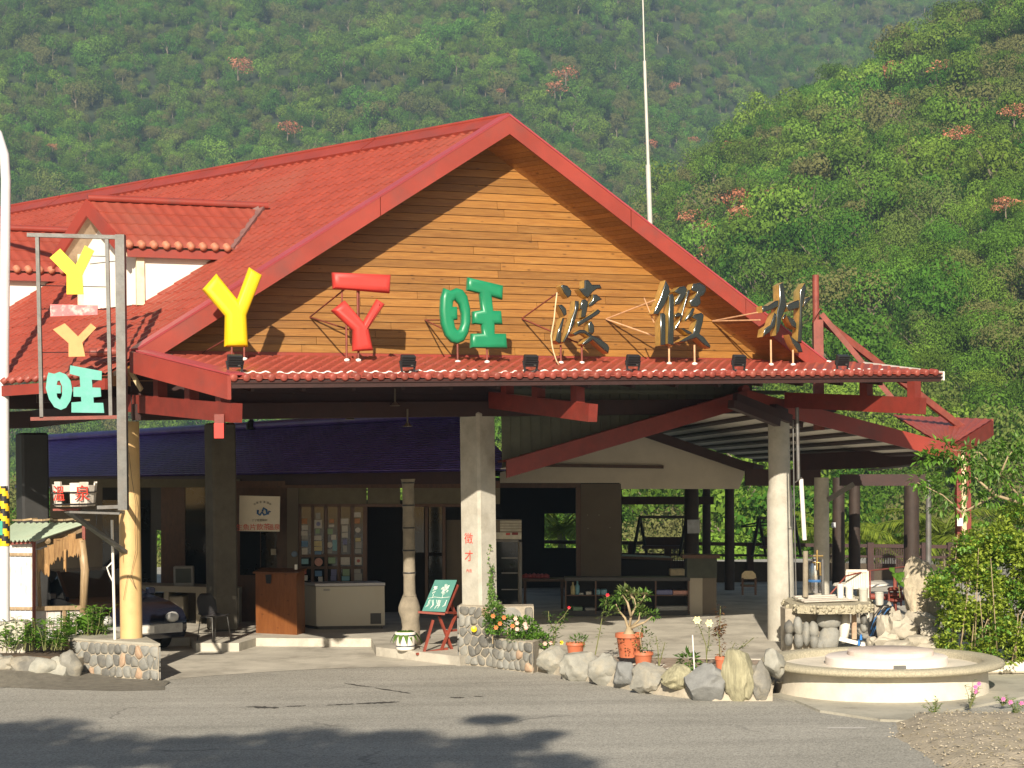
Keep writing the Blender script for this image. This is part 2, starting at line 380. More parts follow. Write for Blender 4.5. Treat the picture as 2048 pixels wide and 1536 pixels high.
# ================================================================== SETTING
def ground_mat():
    m = bpy.data.materials.new('asphalt'); m.use_nodes = True; t = NT(m); b = m.node_tree.nodes['Principled BSDF']
    geo = t.n('ShaderNodeNewGeometry'); src = geo.outputs['Position']
    big = t.n('ShaderNodeTexNoise', i_Scale=.35, i_Detail=6.0, i_Roughness=.62); t.l(src, big.inputs['Vector'])
    cr = t.n('ShaderNodeValToRGB'); e = cr.color_ramp.elements; e[0].position = .3; e[1].position = .7
    e[0].color = (.29, .28, .245, 1); e[1].color = (.365, .35, .31, 1); t.l(big.outputs[0], cr.inputs[0])
    # aggregate speckle
    vo = t.n('ShaderNodeTexVoronoi', i_Scale=60.0); t.l(src, vo.inputs['Vector'])
    sp = t.n('ShaderNodeMapRange', i_1=0.0, i_2=1.0, i_3=.6, i_4=1.42); t.l(vo.outputs['Color'], sp.inputs[0])
    m1 = t.n('ShaderNodeMix', data_type='RGBA', blend_type='MULTIPLY'); m1.inputs[0].default_value = 1; t.l(cr.outputs[0], m1.inputs[6]); t.l(sp.outputs[0], m1.inputs[7])
    # worn wheel tracks running along the road
    mp = t.n('ShaderNodeMapping'); mp.inputs['Scale'].default_value = (.09, 1.3, 1); mp.inputs['Rotation'].default_value = (0, 0, .12); t.l(src, mp.inputs[0])
    tr = t.n('ShaderNodeTexNoise', i_Scale=1.6, i_Detail=4.0); t.l(mp.outputs[0], tr.inputs['Vector'])
    tm = t.n('ShaderNodeMapRange', i_1=.3, i_2=.72, i_3=.88, i_4=1.12); t.l(tr.outputs[0], tm.inputs[0])
    m2 = t.n('ShaderNodeMix', data_type='RGBA', blend_type='MULTIPLY'); m2.inputs[0].default_value = 1; t.l(m1.outputs[2], m2.inputs[6]); t.l(tm.outputs[0], m2.inputs[7])
    # thin cracks
    dn = t.n('ShaderNodeTexNoise', i_Scale=1.3, i_Detail=5.0); t.l(src, dn.inputs['Vector'])
    va = t.n('ShaderNodeVectorMath', operation='MULTIPLY_ADD'); t.l(dn.outputs['Color'], va.inputs[0]); va.inputs[1].default_value = (.9, .9, 0); t.l(src, va.inputs[2])
    v2 = t.n('ShaderNodeTexVoronoi', feature='DISTANCE_TO_EDGE', i_Scale=.23); t.l(va.outputs[0], v2.inputs['Vector'])
    ck = t.n('ShaderNodeMapRange', i_1=.0, i_2=.006, i_3=.45, i_4=0.0); t.l(v2.outputs['Distance'], ck.inputs[0])
    gate = t.n('ShaderNodeTexNoise', i_Scale=.5); t.l(src, gate.inputs['Vector'])
    gm = t.n('ShaderNodeMapRange', i_1=.5, i_2=.58); t.l(gate.outputs[0], gm.inputs[0])
    mu = t.n('ShaderNodeMath', operation='MULTIPLY'); t.l(ck.outputs[0], mu.inputs[0]); t.l(gm.outputs[0], mu.inputs[1])
    m3 = t.n('ShaderNodeMix', data_type='RGBA'); t.l(mu.outputs[0], m3.inputs[0]); t.l(m2.outputs[2], m3.inputs[6]); m3.inputs[7].default_value = (.03, .03, .03, 1)
    # pale chips
    v3 = t.n('ShaderNodeTexVoronoi', i_Scale=5.0); t.l(src, v3.inputs['Vector'])
    ch = t.n('ShaderNodeMapRange', i_1=.03, i_2=.05, i_3=.7, i_4=0.0); t.l(v3.outputs['Distance'], ch.inputs[0])
    m4 = t.n('ShaderNodeMix', data_type='RGBA'); t.l(ch.outputs[0], m4.inputs[0]); t.l(m3.outputs[2], m4.inputs[6]); m4.inputs[7].default_value = (.4, .38, .33, 1)
    t.l(m4.outputs[2], b.inputs['Base Color']); b.inputs['Roughness'].default_value = .88
    bp = t.n('ShaderNodeBump', i_Strength=.4, i_Distance=.008); t.l(vo.outputs['Distance'], bp.inputs['Height']); t.l(bp.outputs[0], b.inputs['Normal'])
    return m
ASPH = ground_mat()
FLOORC = mat('forecourt_concrete', (.50, .47, .40), .85, .16, 1.6, .2, 60, stain=(.2, .18, .15), stain_scale=.9, stain_amt=.7)
APRON = mat('apron_concrete', (.42, .40, .33), .9, .2, 3, .3, 30, stain=(.17, .16, .13), stain_scale=1.5, stain_amt=.8)
def sheet(name, pts, z, m, thick=0):
    mb = MB()
    if thick: mb.prism([(p[0], p[1], z-thick) for p in pts], (0, 0, thick))
    else: mb.add([(p[0], p[1], z) for p in pts], [tuple(range(len(pts)))])
    return tag(mb.build(name, m), kind='structure')
sheet('road', [(-90, -40), (90, -40), (90, 60), (-90, 60)], 0, ASPH)
# forecourt: a worn concrete sheet a few millimetres above the asphalt, with an irregular edge
fe = [G(318, 1362), G(420, 1352), G(520, 1345), G(640, 1338), G(800, 1334), G(918, 1331), G(1000, 1300)]
sheet('forecourt', [(p.x, p.y) for p in fe] + [(2, 34), (-12, 34), (-12, 27.5)], .004, FLOORC)
slab = [G(262, 1279, .15), G(380, 1275, .15), G(392, 1286, .15), G(478, 1286, .15), G(512, 1276, .15), G(742, 1277, .15), G(752, 1294, .15), G(920, 1313, .15),
        G(1000, 1301, .15), G(1100, 1312, .15), G(1330, 1316, .15), G(1545, 1318, .15), G(1700, 1318, .15), G(1900, 1318, .15), G(2060, 1318, .15)]
sheet('terrace_floor', [(p.x, p.y) for p in slab] + [(16, 46), (-16, 46), (-16, 34)], .15, FLOORC, .3)
# ---- hills
CREST = [(-260, -4), (-60, -2), (-23, 8), (-2, 23), (17.6, 43), (31, 57), (48, 68), (77, 82), (96, 93), (104, 98), (150, 118), (260, 146)]
def lerp(tab, x):
    if x <= tab[0][0]: return tab[0][1]
    for (a, b), (c, d) in zip(tab, tab[1:]):
        if x <= c: return b+(d-b)*(x-a)/(c-a)
    return tab[-1][1]
def sm(t): t = max(0, min(1, t)); return t*t*(3-2*t)
def near_h(x, y):
    zc = lerp(CREST, x)
    if y < 335: z = -7 + (zc+7)*max(0, (y-80)/255)**.92
    else: z = zc - (y-335)*.55
    z += 3.2*noise.noise(Vector((x/38, y/38, 1)))*sm((y-90)/90) + 2*noise.noise(Vector((x/14, y/14, 5)))*sm((y-80)/60)
    return z
def far_h(x, y):
    y0 = 350 + min(110, max(0, x-20)*1.3)
    z = -6 + max(0, y-y0)*.56
    z += 22*noise.noise(Vector((x/120, y/120, 3)))*sm((y-y0)/120) + 5*noise.noise(Vector((x/45, y/45, 9)))*sm((y-y0)/60)
    return z
def terrain(x, y):
    if y < 46.5: return -.6
    z = max(near_h(x, y), far_h(x, y), -7)
    return -.6*(1-sm((y-46.5)/10)) + z*sm((y-46.5)/10) if y < 56.5 else z
FLOORF = mat('forest_floor', (.03, .045, .015), .95, .5, .3)
def terrain_mesh():
    xs = [-330+6.5*i for i in range(118)]; ys = [46+1.2*i for i in range(12)] + [61+6.5*i for i in range(150)]
    vs_ = [(x, y, terrain(x, y)) for y in ys for x in xs]; nx = len(xs)
    fs = [(j*nx+i, j*nx+i+1, (j+1)*nx+i+1, (j+1)*nx+i) for j in range(len(ys)-1) for i in range(nx-1)]
    mb = MB(); mb.v = vs_; mb.f = fs; mb.m = [0]*len(fs)
    return tag(mb.build('hills', FLOORF, smooth=180), kind='structure')
terrain_mesh()
# ---- forest: tree models (trunk + crown of leaf clumps)
LEAF_HILL = leaf_mat("hill_leaves", (.066, .182, .024), (.175, .27, .04), .3, brown=(.19, .185, .075), gloss=0.0, vary=(.65, 1.3), patch=True)
LEAF_RUST = leaf_mat('rust_blossom', (.42, .15, .075), (.5, .2, .11), .2)
BARK = mat('grey_bark', (.20, .17, .12), .9, .3, 6)
def crown_mesh(seed, n, sz, kind=0):
    R = random.Random(seed); mb = MB()
    lobes = [(Vector((0, 0, .62)), .42)]
    for k in range(R.randint(7, 10)):
        a = R.uniform(0, 6.28); rr = R.uniform(.25, .62)
        lobes.append((Vector((math.cos(a)*rr, math.sin(a)*rr, R.uniform(.35, .95)-rr*.3)), R.uniform(.2, .36)))
    tot = sum(r*r for _, r in lobes)
    for c, r in lobes:
        for i in range(int(n*r*r/tot)):
            d = Vector((R.gauss(0, 1), R.gauss(0, 1), R.gauss(.25, .9))).normalized()
            p = c + Vector((d.x*r, d.y*r, d.z*r*.75))*R.uniform(.72, 1.06)
            nn = (d + Vector((R.uniform(-1, 1), R.uniform(-1, 1), R.uniform(-.6, 1)))*.5)
            mb.card(p, nn, sz*R.uniform(.6, 1.35), R)
    return mb
def trunk_mesh(seed, h=.55):
    R = random.Random(seed); mb = MB()
    mb.tube([(0, 0, -.25), (.02, 0, .2), (R.uniform(-.05, .05), R.uniform(-.05, .05), h)], [.035, .03, .018], 5)
    for k in range(4):
        a = R.uniform(0, 6.28)
        mb.tube([(0, 0, .25+.06*k), (math.cos(a)*.22, math.sin(a)*.22, .5+.05*k), (math.cos(a)*.42, math.sin(a)*.42, .66+.04*k)], [.018, .011, .005], 4)
    return mb
lib = bpy.data.collections.new('tree_models')     # models for the instanced wood; never linked to the scene itself
CROWNS = []; TRUNKS = []
for k in range(7):
    cm = crown_mesh(50+k, 2000, .037) if k < 4 else crown_mesh(50+k, 4200, .025)
    o = cm.build('crown_model', LEAF_HILL); CROWNS.append(o.data); COL.objects.unlink(o)
    tm = trunk_mesh(80+k); o2 = tm.build('trunk_model', BARK); TRUNKS.append(o2.data); COL.objects.unlink(o2)
    j = MB(); j.v = list(cm.v); j.f = list(cm.f); j.m = [0]*len(cm.f); j.mi = 1; j.add(tm.v, tm.f)
    oj = j.build('wood_model_%d' % k, [LEAF_HILL, BARK]); COL.objects.unlink(oj); lib.objects.link(oj)
    bpy.data.objects.remove(o); bpy.data.objects.remove(o2)
def in_frame(p, m=60):
    if p.y < 5: return False
    x, y = proj(p); return -m < x < 2048+m and -m < y < 1536+m
def roof_hides(x, y):     # rough outline of the hall in the picture, to choose trees that show
    if 840 < y < 1110 and (1240 < x < 1540 or 1600 < x < 2048): return False
    if y > 700: return x < 1650 or y > 1100
    if x < 1017: return y > 415-.184*x+8
    return y > 228+.74*(x-1017) if x < 1650 else False
R = random.Random(11)
sites = []
y = 72.0
while y < 960:
    sp = 4.4 if y < 340 else 4.6 + (y-340)*.0045
    x = -.33*y-30
    xm = .33*y+30
    while x < xm:
        X = x+R.uniform(-.45, .45)*sp; Y = y+R.uniform(-.45, .45)*sp
        z = terrain(X, Y)
        nh, fh = near_h(X, Y), far_h(X, Y)
        if not (Y > 335+25 and nh > fh+1) and not (fh < -4 and nh < -6.5 and Y > 120):
            s = R.uniform(3.4, 6.4)*(1.5 if R.random() < .16 else 1)
            if Y > 340: s *= 1.25
            sites.append((X, Y, z, s, R.uniform(0, 6.28), R.randrange(4) if Y > 190 else 4+R.randrange(3)))
        x += sp
    y += sp*.92
def shows(s):
    p = Vector((s[0], s[1], s[2]+s[3]*.6)); 
    if not in_frame(p, 0): return False
    px, py = proj(p)
    if roof_hides(px, py): return False
    # not behind the near spur
    for k in range(1, 24):
        q = C0 + (p-C0)*(k/24)
        if q.y > 60 and terrain(q.x, q.y)+2.5 > q.z: return False
    return True
sites.sort(key=lambda s: -s[3]/s[1])
solo = []; rest = []
for s in sites:
    if len(solo) < 300 and s[1] < 420 and shows(s): solo.append(s)
    else: rest.append(s)
TL = 'leafy green forest tree on the hillside behind the red roofed hall'
for (X, Y, z, s, a, k) in solo:
    t = thing('hillside_tree', TL, 'tree', (X, Y, z-.3), 'green trees on the hillside', a); t.scale = (s*.78, s*.78, s)
    c = bpy.data.objects.new('crown', CROWNS[k]); COL.objects.link(c); c.parent = t; c['kind'] = 'stuff'
    c = bpy.data.objects.new('trunk', TRUNKS[k]); COL.objects.link(c); c.parent = t
# the rest of the wood as one object: points carrying size, turn and model, instanced with geometry nodes
me = bpy.data.meshes.new('forest'); me.from_pydata([(s[0], s[1], s[2]-.3) for s in rest], [], [])
for nm, ty, vals in (('size', 'FLOAT', [s[3] for s in rest]), ('turn', 'FLOAT', [s[4] for s in rest]), ('pick', 'INT', [s[5] for s in rest])):
    at = me.attributes.new(nm, ty, 'POINT'); at.data.foreach_set('value', vals)
fo = bpy.data.objects.new('forest', me); COL.objects.link(fo); tag(fo, 'dense green wood covering the far hillsides', 'forest', kind='stuff')
ng = bpy.data.node_groups.new('wood', 'GeometryNodeTree')
ng.interface.new_socket('Geometry', in_out='INPUT', socket_type='NodeSocketGeometry'); ng.interface.new_socket('Geometry', in_out='OUTPUT', socket_type='NodeSocketGeometry')
N = ng.nodes; gi = N.new('NodeGroupInput'); go = N.new('NodeGroupOutput'); iop = N.new('GeometryNodeInstanceOnPoints'); ci = N.new('GeometryNodeCollectionInfo')
ci.inputs[0].default_value = lib; ci.inputs['Separate Children'].default_value = True; ci.inputs['Reset Children'].default_value = True
iop.inputs['Pick Instance'].default_value = True
def attr(nm, ty):
    a = N.new('GeometryNodeInputNamedAttribute'); a.data_type = ty; a.inputs[0].default_value = nm; return a.outputs[0]
cx = N.new('ShaderNodeCombineXYZ'); cs = N.new('ShaderNodeCombineXYZ'); L_ = ng.links
L_.new(attr('turn', 'FLOAT'), cx.inputs[2]); sz_ = attr('size', 'FLOAT'); mm_ = N.new('ShaderNodeMath'); mm_.operation = 'MULTIPLY'; mm_.inputs[1].default_value = .78
L_.new(sz_, mm_.inputs[0]); L_.new(mm_.outputs[0], cs.inputs[0]); L_.new(mm_.outputs[0], cs.inputs[1]); L_.new(sz_, cs.inputs[2])
L_.new(gi.outputs[0], iop.inputs['Points']); L_.new(ci.outputs[0], iop.inputs['Instance']); L_.new(attr('pick', 'INT'), iop.inputs['Instance Index'])
L_.new(cx.outputs[0], iop.inputs['Rotation']); L_.new(cs.outputs[0], iop.inputs['Scale']); L_.new(iop.outputs[0], go.inputs[0])
md = fo.modifiers.new('wood', 'NODES'); md.node_group = ng
# ---- rust-coloured trees in bloom
def hit(px, py):
    d = ray(px, py); t = 62.0
    while t < 900:
        q = C0+d*t
        if terrain(q.x, q.y)+2.6 > q.z: return Vector((q.x, q.y, terrain(q.x, q.y)))
        t += 1.5
    return C0+d*900
rc = [crown_mesh(150+k, 420, .06).build('rust_model', LEAF_RUST) for k in range(2)]
for o in rc: COL.objects.unlink(o)
RC = [o.data for o in rc]
for (px, py, wpx) in ((476, 152, 40), (1132, 165, 36), (1110, 193, 30), (575, 275, 34), (1352, 182, 20), (1385, 458, 42), (1408, 478, 34), (1470, 428, 50), (1478, 455, 40), (1540, 405, 28),
                      (1605, 408, 34), (1418, 520, 32), (1800, 163, 44), (1888, 158, 38), (1462, 307, 26), (1920, 300, 48), (1905, 325, 24), (2028, 245, 40), (2012, 436, 38), (1385, 290, 18), (1795, 222, 24), (105, 300, 14), (1300, 300, 22), (1000, 190, 12)):
    p = hit(px, py); s = wpx*p.y/F*1.35
    t = thing('rust_flowering_tree', 'tree in rust orange bloom standing out of the green hillside forest', 'tree', (p.x, p.y, p.z-.2+2.6), 'rust flowering trees on the hillside', R.uniform(0, 6))
    t.location.z = p.z + 2.6; t.location = C0+(t.location-C0)*.98
    s = max(s, 1.2); t.scale = (s*.8, s*.8, max(s*.7, 1.0))
    c = bpy.data.objects.new('crown', RC[R.randrange(2)]); COL.objects.link(c); c.parent = t; c['kind'] = 'stuff'
    c = bpy.data.objects.new('trunk', TRUNKS[R.randrange(6)]); COL.objects.link(c); c.parent = t
def glyphs(txt, size, origin, xdir, updir, m, name, par, ext=.002, vertical=False):
    """flat print: text turned to mesh and laid on a surface"""
    cu = bpy.data.curves.new(name, 'FONT'); cu.body = txt; cu.size = size; cu.align_x = 'CENTER'; cu.align_y = 'CENTER'; cu.extrude = ext; cu.resolution_u = 3
    o = bpy.data.objects.new(name, cu); COL.objects.link(o); bpy.context.view_layer.update()
    me = bpy.data.meshes.new_from_object(o.evaluated_get(bpy.context.evaluated_depsgraph_get())); bpy.data.objects.remove(o)
    X = Vector(xdir).normalized(); Y = Vector(updir).normalized(); Z = X.cross(Y); O = Vector(origin)
    inv = wmat(par).inverted() if par else Matrix()
    for v in me.vertices: v.co = inv @ (O + X*v.co.x + Y*v.co.y + Z*v.co.z)
    me.materials.clear(); me.materials.append(m)
    ob = bpy.data.objects.new(name, me); COL.objects.link(ob)
    if par: ob.parent = par
    return ob
def puffy(name, loops, mp, m, par, depth=.05, bev=.05, sides=None):
    """outline filled, pushed out and rounded at the rim like padded vinyl; mp maps picture points to the sign's plane"""
    cu = bpy.data.curves.new(name, 'CURVE'); cu.dimensions = '2D'; cu.fill_mode = 'BOTH'; cu.extrude = depth; cu.bevel_depth = bev; cu.bevel_resolution = 3; cu.offset = -bev*.95
    O = mp(*loops[0][0])
    for lp in loops:
        sp = cu.splines.new('POLY'); pts = [mp(*q)-O for q in lp]; sp.points.add(len(pts)-1)
        for p, q in zip(sp.points, pts): p.co = (q.dot(W), q.z, 0, 1)
        sp.use_cyclic_u = True
    o = bpy.data.objects.new(name, cu); COL.objects.link(o); bpy.context.view_layer.update()
    me = bpy.data.meshes.new_from_object(o.evaluated_get(bpy.context.evaluated_depsgraph_get())); bpy.data.objects.remove(o)
    inv = wmat(par).inverted()
    for v in me.vertices: v.co = inv @ (O + W*v.co.x + UP*v.co.y + NV*v.co.z)
    me.materials.clear(); me.materials.append(m)
    if sides:
        me.materials.append(sides); nl = inv.to_3x3() @ NV
        for f in me.polygons:
            if abs(f.normal.dot(nl)) < .35 and f.normal.dot(inv.to_3x3() @ W) < .2: f.material_index = 1
    me.polygons.foreach_set('use_smooth', [True]*len(me.polygons)); me.set_sharp_from_angle(angle=math.radians(50))
    ob = bpy.data.objects.new(name, me); COL.objects.link(ob); ob.parent = par
    return ob
# ================================================================== THE RED-ROOFED HALL
hall = thing('resort_hall', 'large hall with red tiled roof, wooden plank gable and canopy over its entrance', 'building', PP(960, 1328, 28.0))
def hp(mb, name, m, smooth=None, par=None, kind=None, label=None):
    o = mb.build(name, m, par or hall, smooth); return tag(o, label, kind=kind)
CF, CW = 27.45, 28.2
A = PP(1017, 248, CF); Lr = PP(262, 725, CF); Rr = PP(1650, 738, CF)
Ld, Rd = (Lr-A), (Rr-A)
nL = U.cross(Ld).normalized(); nL = nL if nL.z > 0 else -nL
nR = U.cross(Rd).normalized(); nR = nR if nR.z > 0 else -nR
def pantile(o, along, down, nrm, na, nd, per_al, tile, amp=.019, step=.014, sub=6, bot=True):
    """pressed tile sheet: barrel corrugations along, stepped tile courses down; closed below by a flat sheet"""
    mb = MB(); al = along.normalized(); dn = down.normalized(); la, ldn = along.length, down.length
    ncol = max(1, round(la/per_al))*sub; rows = max(1, round(ldn/tile)); vs_ = []
    prof = []
    for k in range(sub):
        f = k/sub; prof.append(amp*(max(0, math.sin(2*math.pi*f))**.8*1.25 if f < .5 else -.35*math.sin(2*math.pi*(f-.5))))
    levels = []
    for r in range(rows):
        levels += [(r/rows, .0), ((r+.985)/rows, step)]
    levels.append((1, step*.3))
    for (t, h) in levels:
        for c in range(ncol+1):
            vs_.append(o + al*(la*c/ncol) + dn*(ldn*t) + nrm*(h+prof[c % sub]))
    n = ncol+1; fs = [(i*n+c, i*n+c+1, (i+1)*n+c+1, (i+1)*n+c) for i in range(len(levels)-1) for c in range(ncol)]
    if nrm.dot((al.cross(dn))) > 0: fs = [tuple(reversed(f)) for f in fs]
    fs = [tuple(reversed(f)) for f in fs]
    mb.add(vs_, fs)
    if bot:
        q = [o, o+along, o+along+down, o+down]; q = [p-nrm*.03 for p in q]
        mb.add(q, [(0, 1, 2, 3)])
    return mb
# left slope: four sheets side by side, reaching a little below the rake's foot
Ldn = Ld*1.055
for k in range(4):
    o = A + U*(.02 + 5.0*k) + nL*.05
    hp(pantile(o, U*4.985, Ldn, nL, 0, 0, .2, .31), 'roof_sheet', RED, 60)
hp(MB().prism([A-UP*.055, A+U*20-UP*.055, A+U*20+Ldn*.985-UP*.055, A+Ldn*.94-UP*.055], nL*.045), 'roof_deck', DARKRED)
# eave tile ends and gutter board of the left eave
mb = MB(); mb.bar(A+Ldn+U*.05-UP*.1, A+Ldn+U*19.9-UP*.1, .05, .16); hp(mb, 'eave_board', REDF)
for k in range(48):
    p = A+Ldn*1.004+U*(.3+.2*k)+nL*.06
    hp(MB().lathe(p, [(.0, .025), (.035, .02), (.052, .0), (.055, -.06)], 8, ax=Ldn.normalized()), 'eave_tile', TILE, 50)
# right slope
for k in range(3):
    hp(pantile(A+U*(.02+6.6*k)+nR*.05, U*6.58, Rd, nR, 0, 0, .2, .31), 'roof_sheet', RED, 60)
hp(MB().prism([A-UP*.055, A+U*20-UP*.055, A+U*20+Rd-UP*.055, A+Rd-UP*.055], nR*.045), 'roof_deck', SOFFIT)
# ridge cap, two folded flanges
for k in range(7):
    mb = MB(); a = A+U*(2.9*k)+UP*.10; b = A+U*(2.9*k+2.86)+UP*.10
    l, r = Ld.normalized()*.32, Rd.normalized()*.32
    mb.add([a+UP*.05, b+UP*.05, b+l+nL*.03, a+l+nL*.03, b+r+nR*.03, a+r+nR*.03, a+l-nL*.02, b+l-nL*.02, a+r-nR*.02, b+r-nR*.02],
           [(0, 1, 2, 3), (0, 5, 4, 1), (3, 2, 7, 6), (5, 8, 9, 4), (0, 3, 6), (0, 8, 5)])
    mb.tube([a+UP*.045, b+UP*.045], .035, 8)
    hp(mb, 'ridge_cap', REDF, 40)
# verge flashing and fascia boards along both rakes
FH = .30
for d, n in ((Ld, nL), (Rd, nR)):
    foot = A + d*(.985 if d is Ld else 1.0)
    a = A+UP*.135; b = foot+UP*.135
    for f0_, f1_ in ((0, .365), (.367, .73), (.732, 1)):   # three lengths butted together
        p_, q_ = a.lerp(b, f0_), a.lerp(b, f1_); j_ = NV*(.003 if f0_ == .367 else 0)
        hp(MB().prism([p_+j_, q_+j_, q_-UP*FH+j_, p_-UP*FH+j_], NV*.05), 'rake_fascia', REDF)
    mb = MB(); mb.prism([a+NV*.06-n*.012, b+NV*.06-n*.012, b+U*.17-n*.012, a+U*.17-n*.012], n*.03); hp(mb, 'verge_flashing', mat('flashing_mauve', (.36, .06, .07), .38, .1, 2))
# soffit boards under the overhang (tongue and groove, one board per 11 cm)
for d, n in ((Rd, nR), (Ld, nL)):
    L_n = d.length; nb = int(L_n/.11); dd = d.normalized()
    for k in range(nb):
        a = A-UP*.09+dd*(k*.11+.1); b = a+dd*.104
        # boards stay behind the fascia and stop at the wall
        e = U*.87
        hp(MB().hexa([a-U*0, b, b+e, a+e, a+n*.018, b+n*.018, b+e+n*.018, a+e+n*.018]), 'soffit_board', SOFFIT)
# gable wall of lapped planks
w0 = PP(1000, 716, CW); zb = 4.93
S0 = Vector((w0.x, w0.y, 0)) - W*W.dot(Vector((w0.x, w0.y, 0))-Vector((0, CW, 0)))      # origin s=0 at x~0
S0 = Vector((0, CW, 0))
def wallpt(s, z, out=0): return S0 + W*s + UP*z + NV*out
def edge_s(d, z):
    # where the soffit underside meets the wall plane at height z
    base = A-UP*.075
    # points base + d*t + U*k with Y = CW + KS*X
    def g(t, k): q = base+d*t+U*k; return q
    for i in range(60):
        pass
    t = (z-base.z)/d.z
    q = base+d*t
    k = (CW-(q.y-KS*q.x))/(U.y-KS*U.x)
    q = q+U*k
    return (q-S0).dot(W)
zz = zb; pitch = .1235; apex_z = A.z-.075
R = random.Random(3)
while zz < apex_z-.05:
    z1 = min(zz+pitch, apex_z-.01)
    l0, l1, r0, r1 = edge_s(Ld, zz)-.05, edge_s(Ld, z1)-.05, edge_s(Rd, zz)+.05, edge_s(Rd, z1)+.05
    cuts = [0]; Lw = r0-l0
    pos = R.uniform(2.2, 4.2)
    while pos < Lw-1.2: cuts.append(pos); pos += R.uniform(2.6, 4.3)
    cuts.append(Lw)
    for a, b in zip(cuts, cuts[1:]):
        sa0 = l0+a+.003; sb0 = l0+b-.003; sa1 = l1 if a == 0 else sa0; sb1 = r1 if b == Lw else sb0
        o1 = .026+R.uniform(-.002, .003)
        mb = MB().hexa([wallpt(sa0, zz, -.01), wallpt(sb0, zz, -.01), wallpt(sb0, zz, o1), wallpt(sa0, zz, o1),
                        wallpt(sa1, z1-.004, -.01), wallpt(sb1, z1-.004, -.01), wallpt(sb1, z1-.004, .010), wallpt(sa1, z1-.004, .010)])
        hp(mb, 'plank', WOOD)
    zz += pitch
mb = MB(); mb.prism([wallpt(edge_s(Ld, zb-.1)-.1, zb-.2, -.06), wallpt(edge_s(Rd, zb-.1)+.1, zb-.2, -.06), wallpt(0, apex_z, -.06)], -NV*.04); hp(mb, 'gable_backing', DARKRED)
mb = MB(); mb.prism([wallpt(edge_s(Ld, zb), zb-.09, .0), wallpt(edge_s(Rd, zb), zb-.09, .0), wallpt(edge_s(Rd, zb), zb-.005, .0), wallpt(edge_s(Ld, zb), zb-.005, .0)], NV*.045); hp(mb, 'base_flashing', REDF)
# dark timber band below the gable, between the columns
sl_ = (PP(262, 800, CW)-S0).dot(W); sr_ = (PP(1002, 800, CW)-S0).dot(W); se_ = (PP(1660, 800, CW)-S0).dot(W)
nband = 5
for k in range(nband):
    z0 = 3.95+(zb-.1-3.95)*k/nband; z1 = 3.95+(zb-.1-3.95)*(k+1)/nband-.01
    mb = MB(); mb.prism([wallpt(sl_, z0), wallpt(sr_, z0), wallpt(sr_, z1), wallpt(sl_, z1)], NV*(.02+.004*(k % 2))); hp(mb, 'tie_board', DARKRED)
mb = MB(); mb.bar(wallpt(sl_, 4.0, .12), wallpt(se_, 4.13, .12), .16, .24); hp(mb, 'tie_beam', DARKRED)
# grey-green sheet wall above the terrace roof
SHEETW = mat('sheet_wall_green', (.10, .107, .072), .6, .15, 4, stain=(.07, .07, .05), stain_scale=3)
s = sr_; k = 0
while s < (PP(1500, 800, CW)-S0).dot(W):
    zb_ = lambda q: 3.0 + (4.27-3.08)*max(0, min(1, (wallpt(q, 0).x+.1)/3.95)) + .12
    mb = MB(); mb.prism([wallpt(s, zb_(s)), wallpt(s+.172, zb_(s+.172)), wallpt(s+.172, 4.82), wallpt(s, 4.82)], NV*.018)
    mb.prism([wallpt(s+.15, zb_(s+.15), .018), wallpt(s+.168, zb_(s+.168), .018), wallpt(s+.168, 4.82, .018), wallpt(s+.15, 4.82, .018)], NV*.014)
    hp(mb, 'wall_sheet', SHEETW); s += .176
mb = MB(); mb.bar(wallpt(sr_, 4.35, .05), wallpt(se_-.9, 4.35, .05), .05, .07); hp(mb, 'sheet_rail', SHEETW)
# ---- canopy over the entrance
cTL, cTR, cBL, cBR = PP(266, 710, 27.25), PP(1690, 724, CW), PP(462, 759, 25.0), PP(1886, 748, 25.0)
cn = (cBR-cBL).cross(cTL-cBL).normalized(); cn = cn if cn.z > 0 else -cn
def can(u, v): return (cTL*(1-u)+cTR*u)*(1-v) + (cBL*(1-u)+cBR*u)*v
NCAN = 66
def canopy(u0, u1, nper):
    mb = MB(); sub = 6; rows = 11; vs_ = []; nc = nper*sub
    lv = []
    for r in range(rows): lv += [(r/rows, 0), ((r+.98)/rows, .02)]
    lv.append((1, .01))
    for (t, h) in lv:
        for c in range(nc+1):
            f = (c % sub)/sub
            pr = .019*(max(0, math.sin(2*math.pi*f))**.8*1.2 if f < .5 else -.3*math.sin(2*math.pi*(f-.5)))
            vs_.append(can(u0+(u1-u0)*c/nc, t)+cn*(h+pr))
    n = nc+1
    mb.add(vs_, [(i*n+c, (i+1)*n+c, (i+1)*n+c+1, i*n+c+1) for i in range(len(lv)-1) for c in range(nc)])
    q = [can(u0, 0), can(u1, 0), can(u1, 1), can(u0, 1)]; mb.add([p-cn*.04 for p in q], [(0, 1, 2, 3)])
    return mb
for k in range(6): hp(canopy(k/6+.0004, (k+1)/6-.0004, 11), 'canopy_sheet', RED, 60)
ex = (cBL-cTL).normalized()
for k in range(NCAN):
    p = can((k+.25)/NCAN, 1) + cn*.022
    hp(MB().lathe(p, [(.0, .02), (.038, .018), (.052, .008), (.057, -.015), (.056, -.12)], 9, ax=(can(.5, 1)-can(.5, 0)).normalized()), 'eave_tile', TILE, 50)
hp(MB().bar(can(.002, .985)-UP*.07, can(.998, .985)-UP*.07, .03, .11), 'eave_board', DARKRED)
# underside boards of the canopy, rafters
for k in range(16):
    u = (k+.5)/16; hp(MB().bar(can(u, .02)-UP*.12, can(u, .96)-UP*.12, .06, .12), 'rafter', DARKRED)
hp(MB().prism([can(0, 0)-UP*.055, can(1, 0)-UP*.055, can(1, 1)-UP*.055, can(0, 1)-UP*.055], UP*.012), 'canopy_lining', DARKRED)
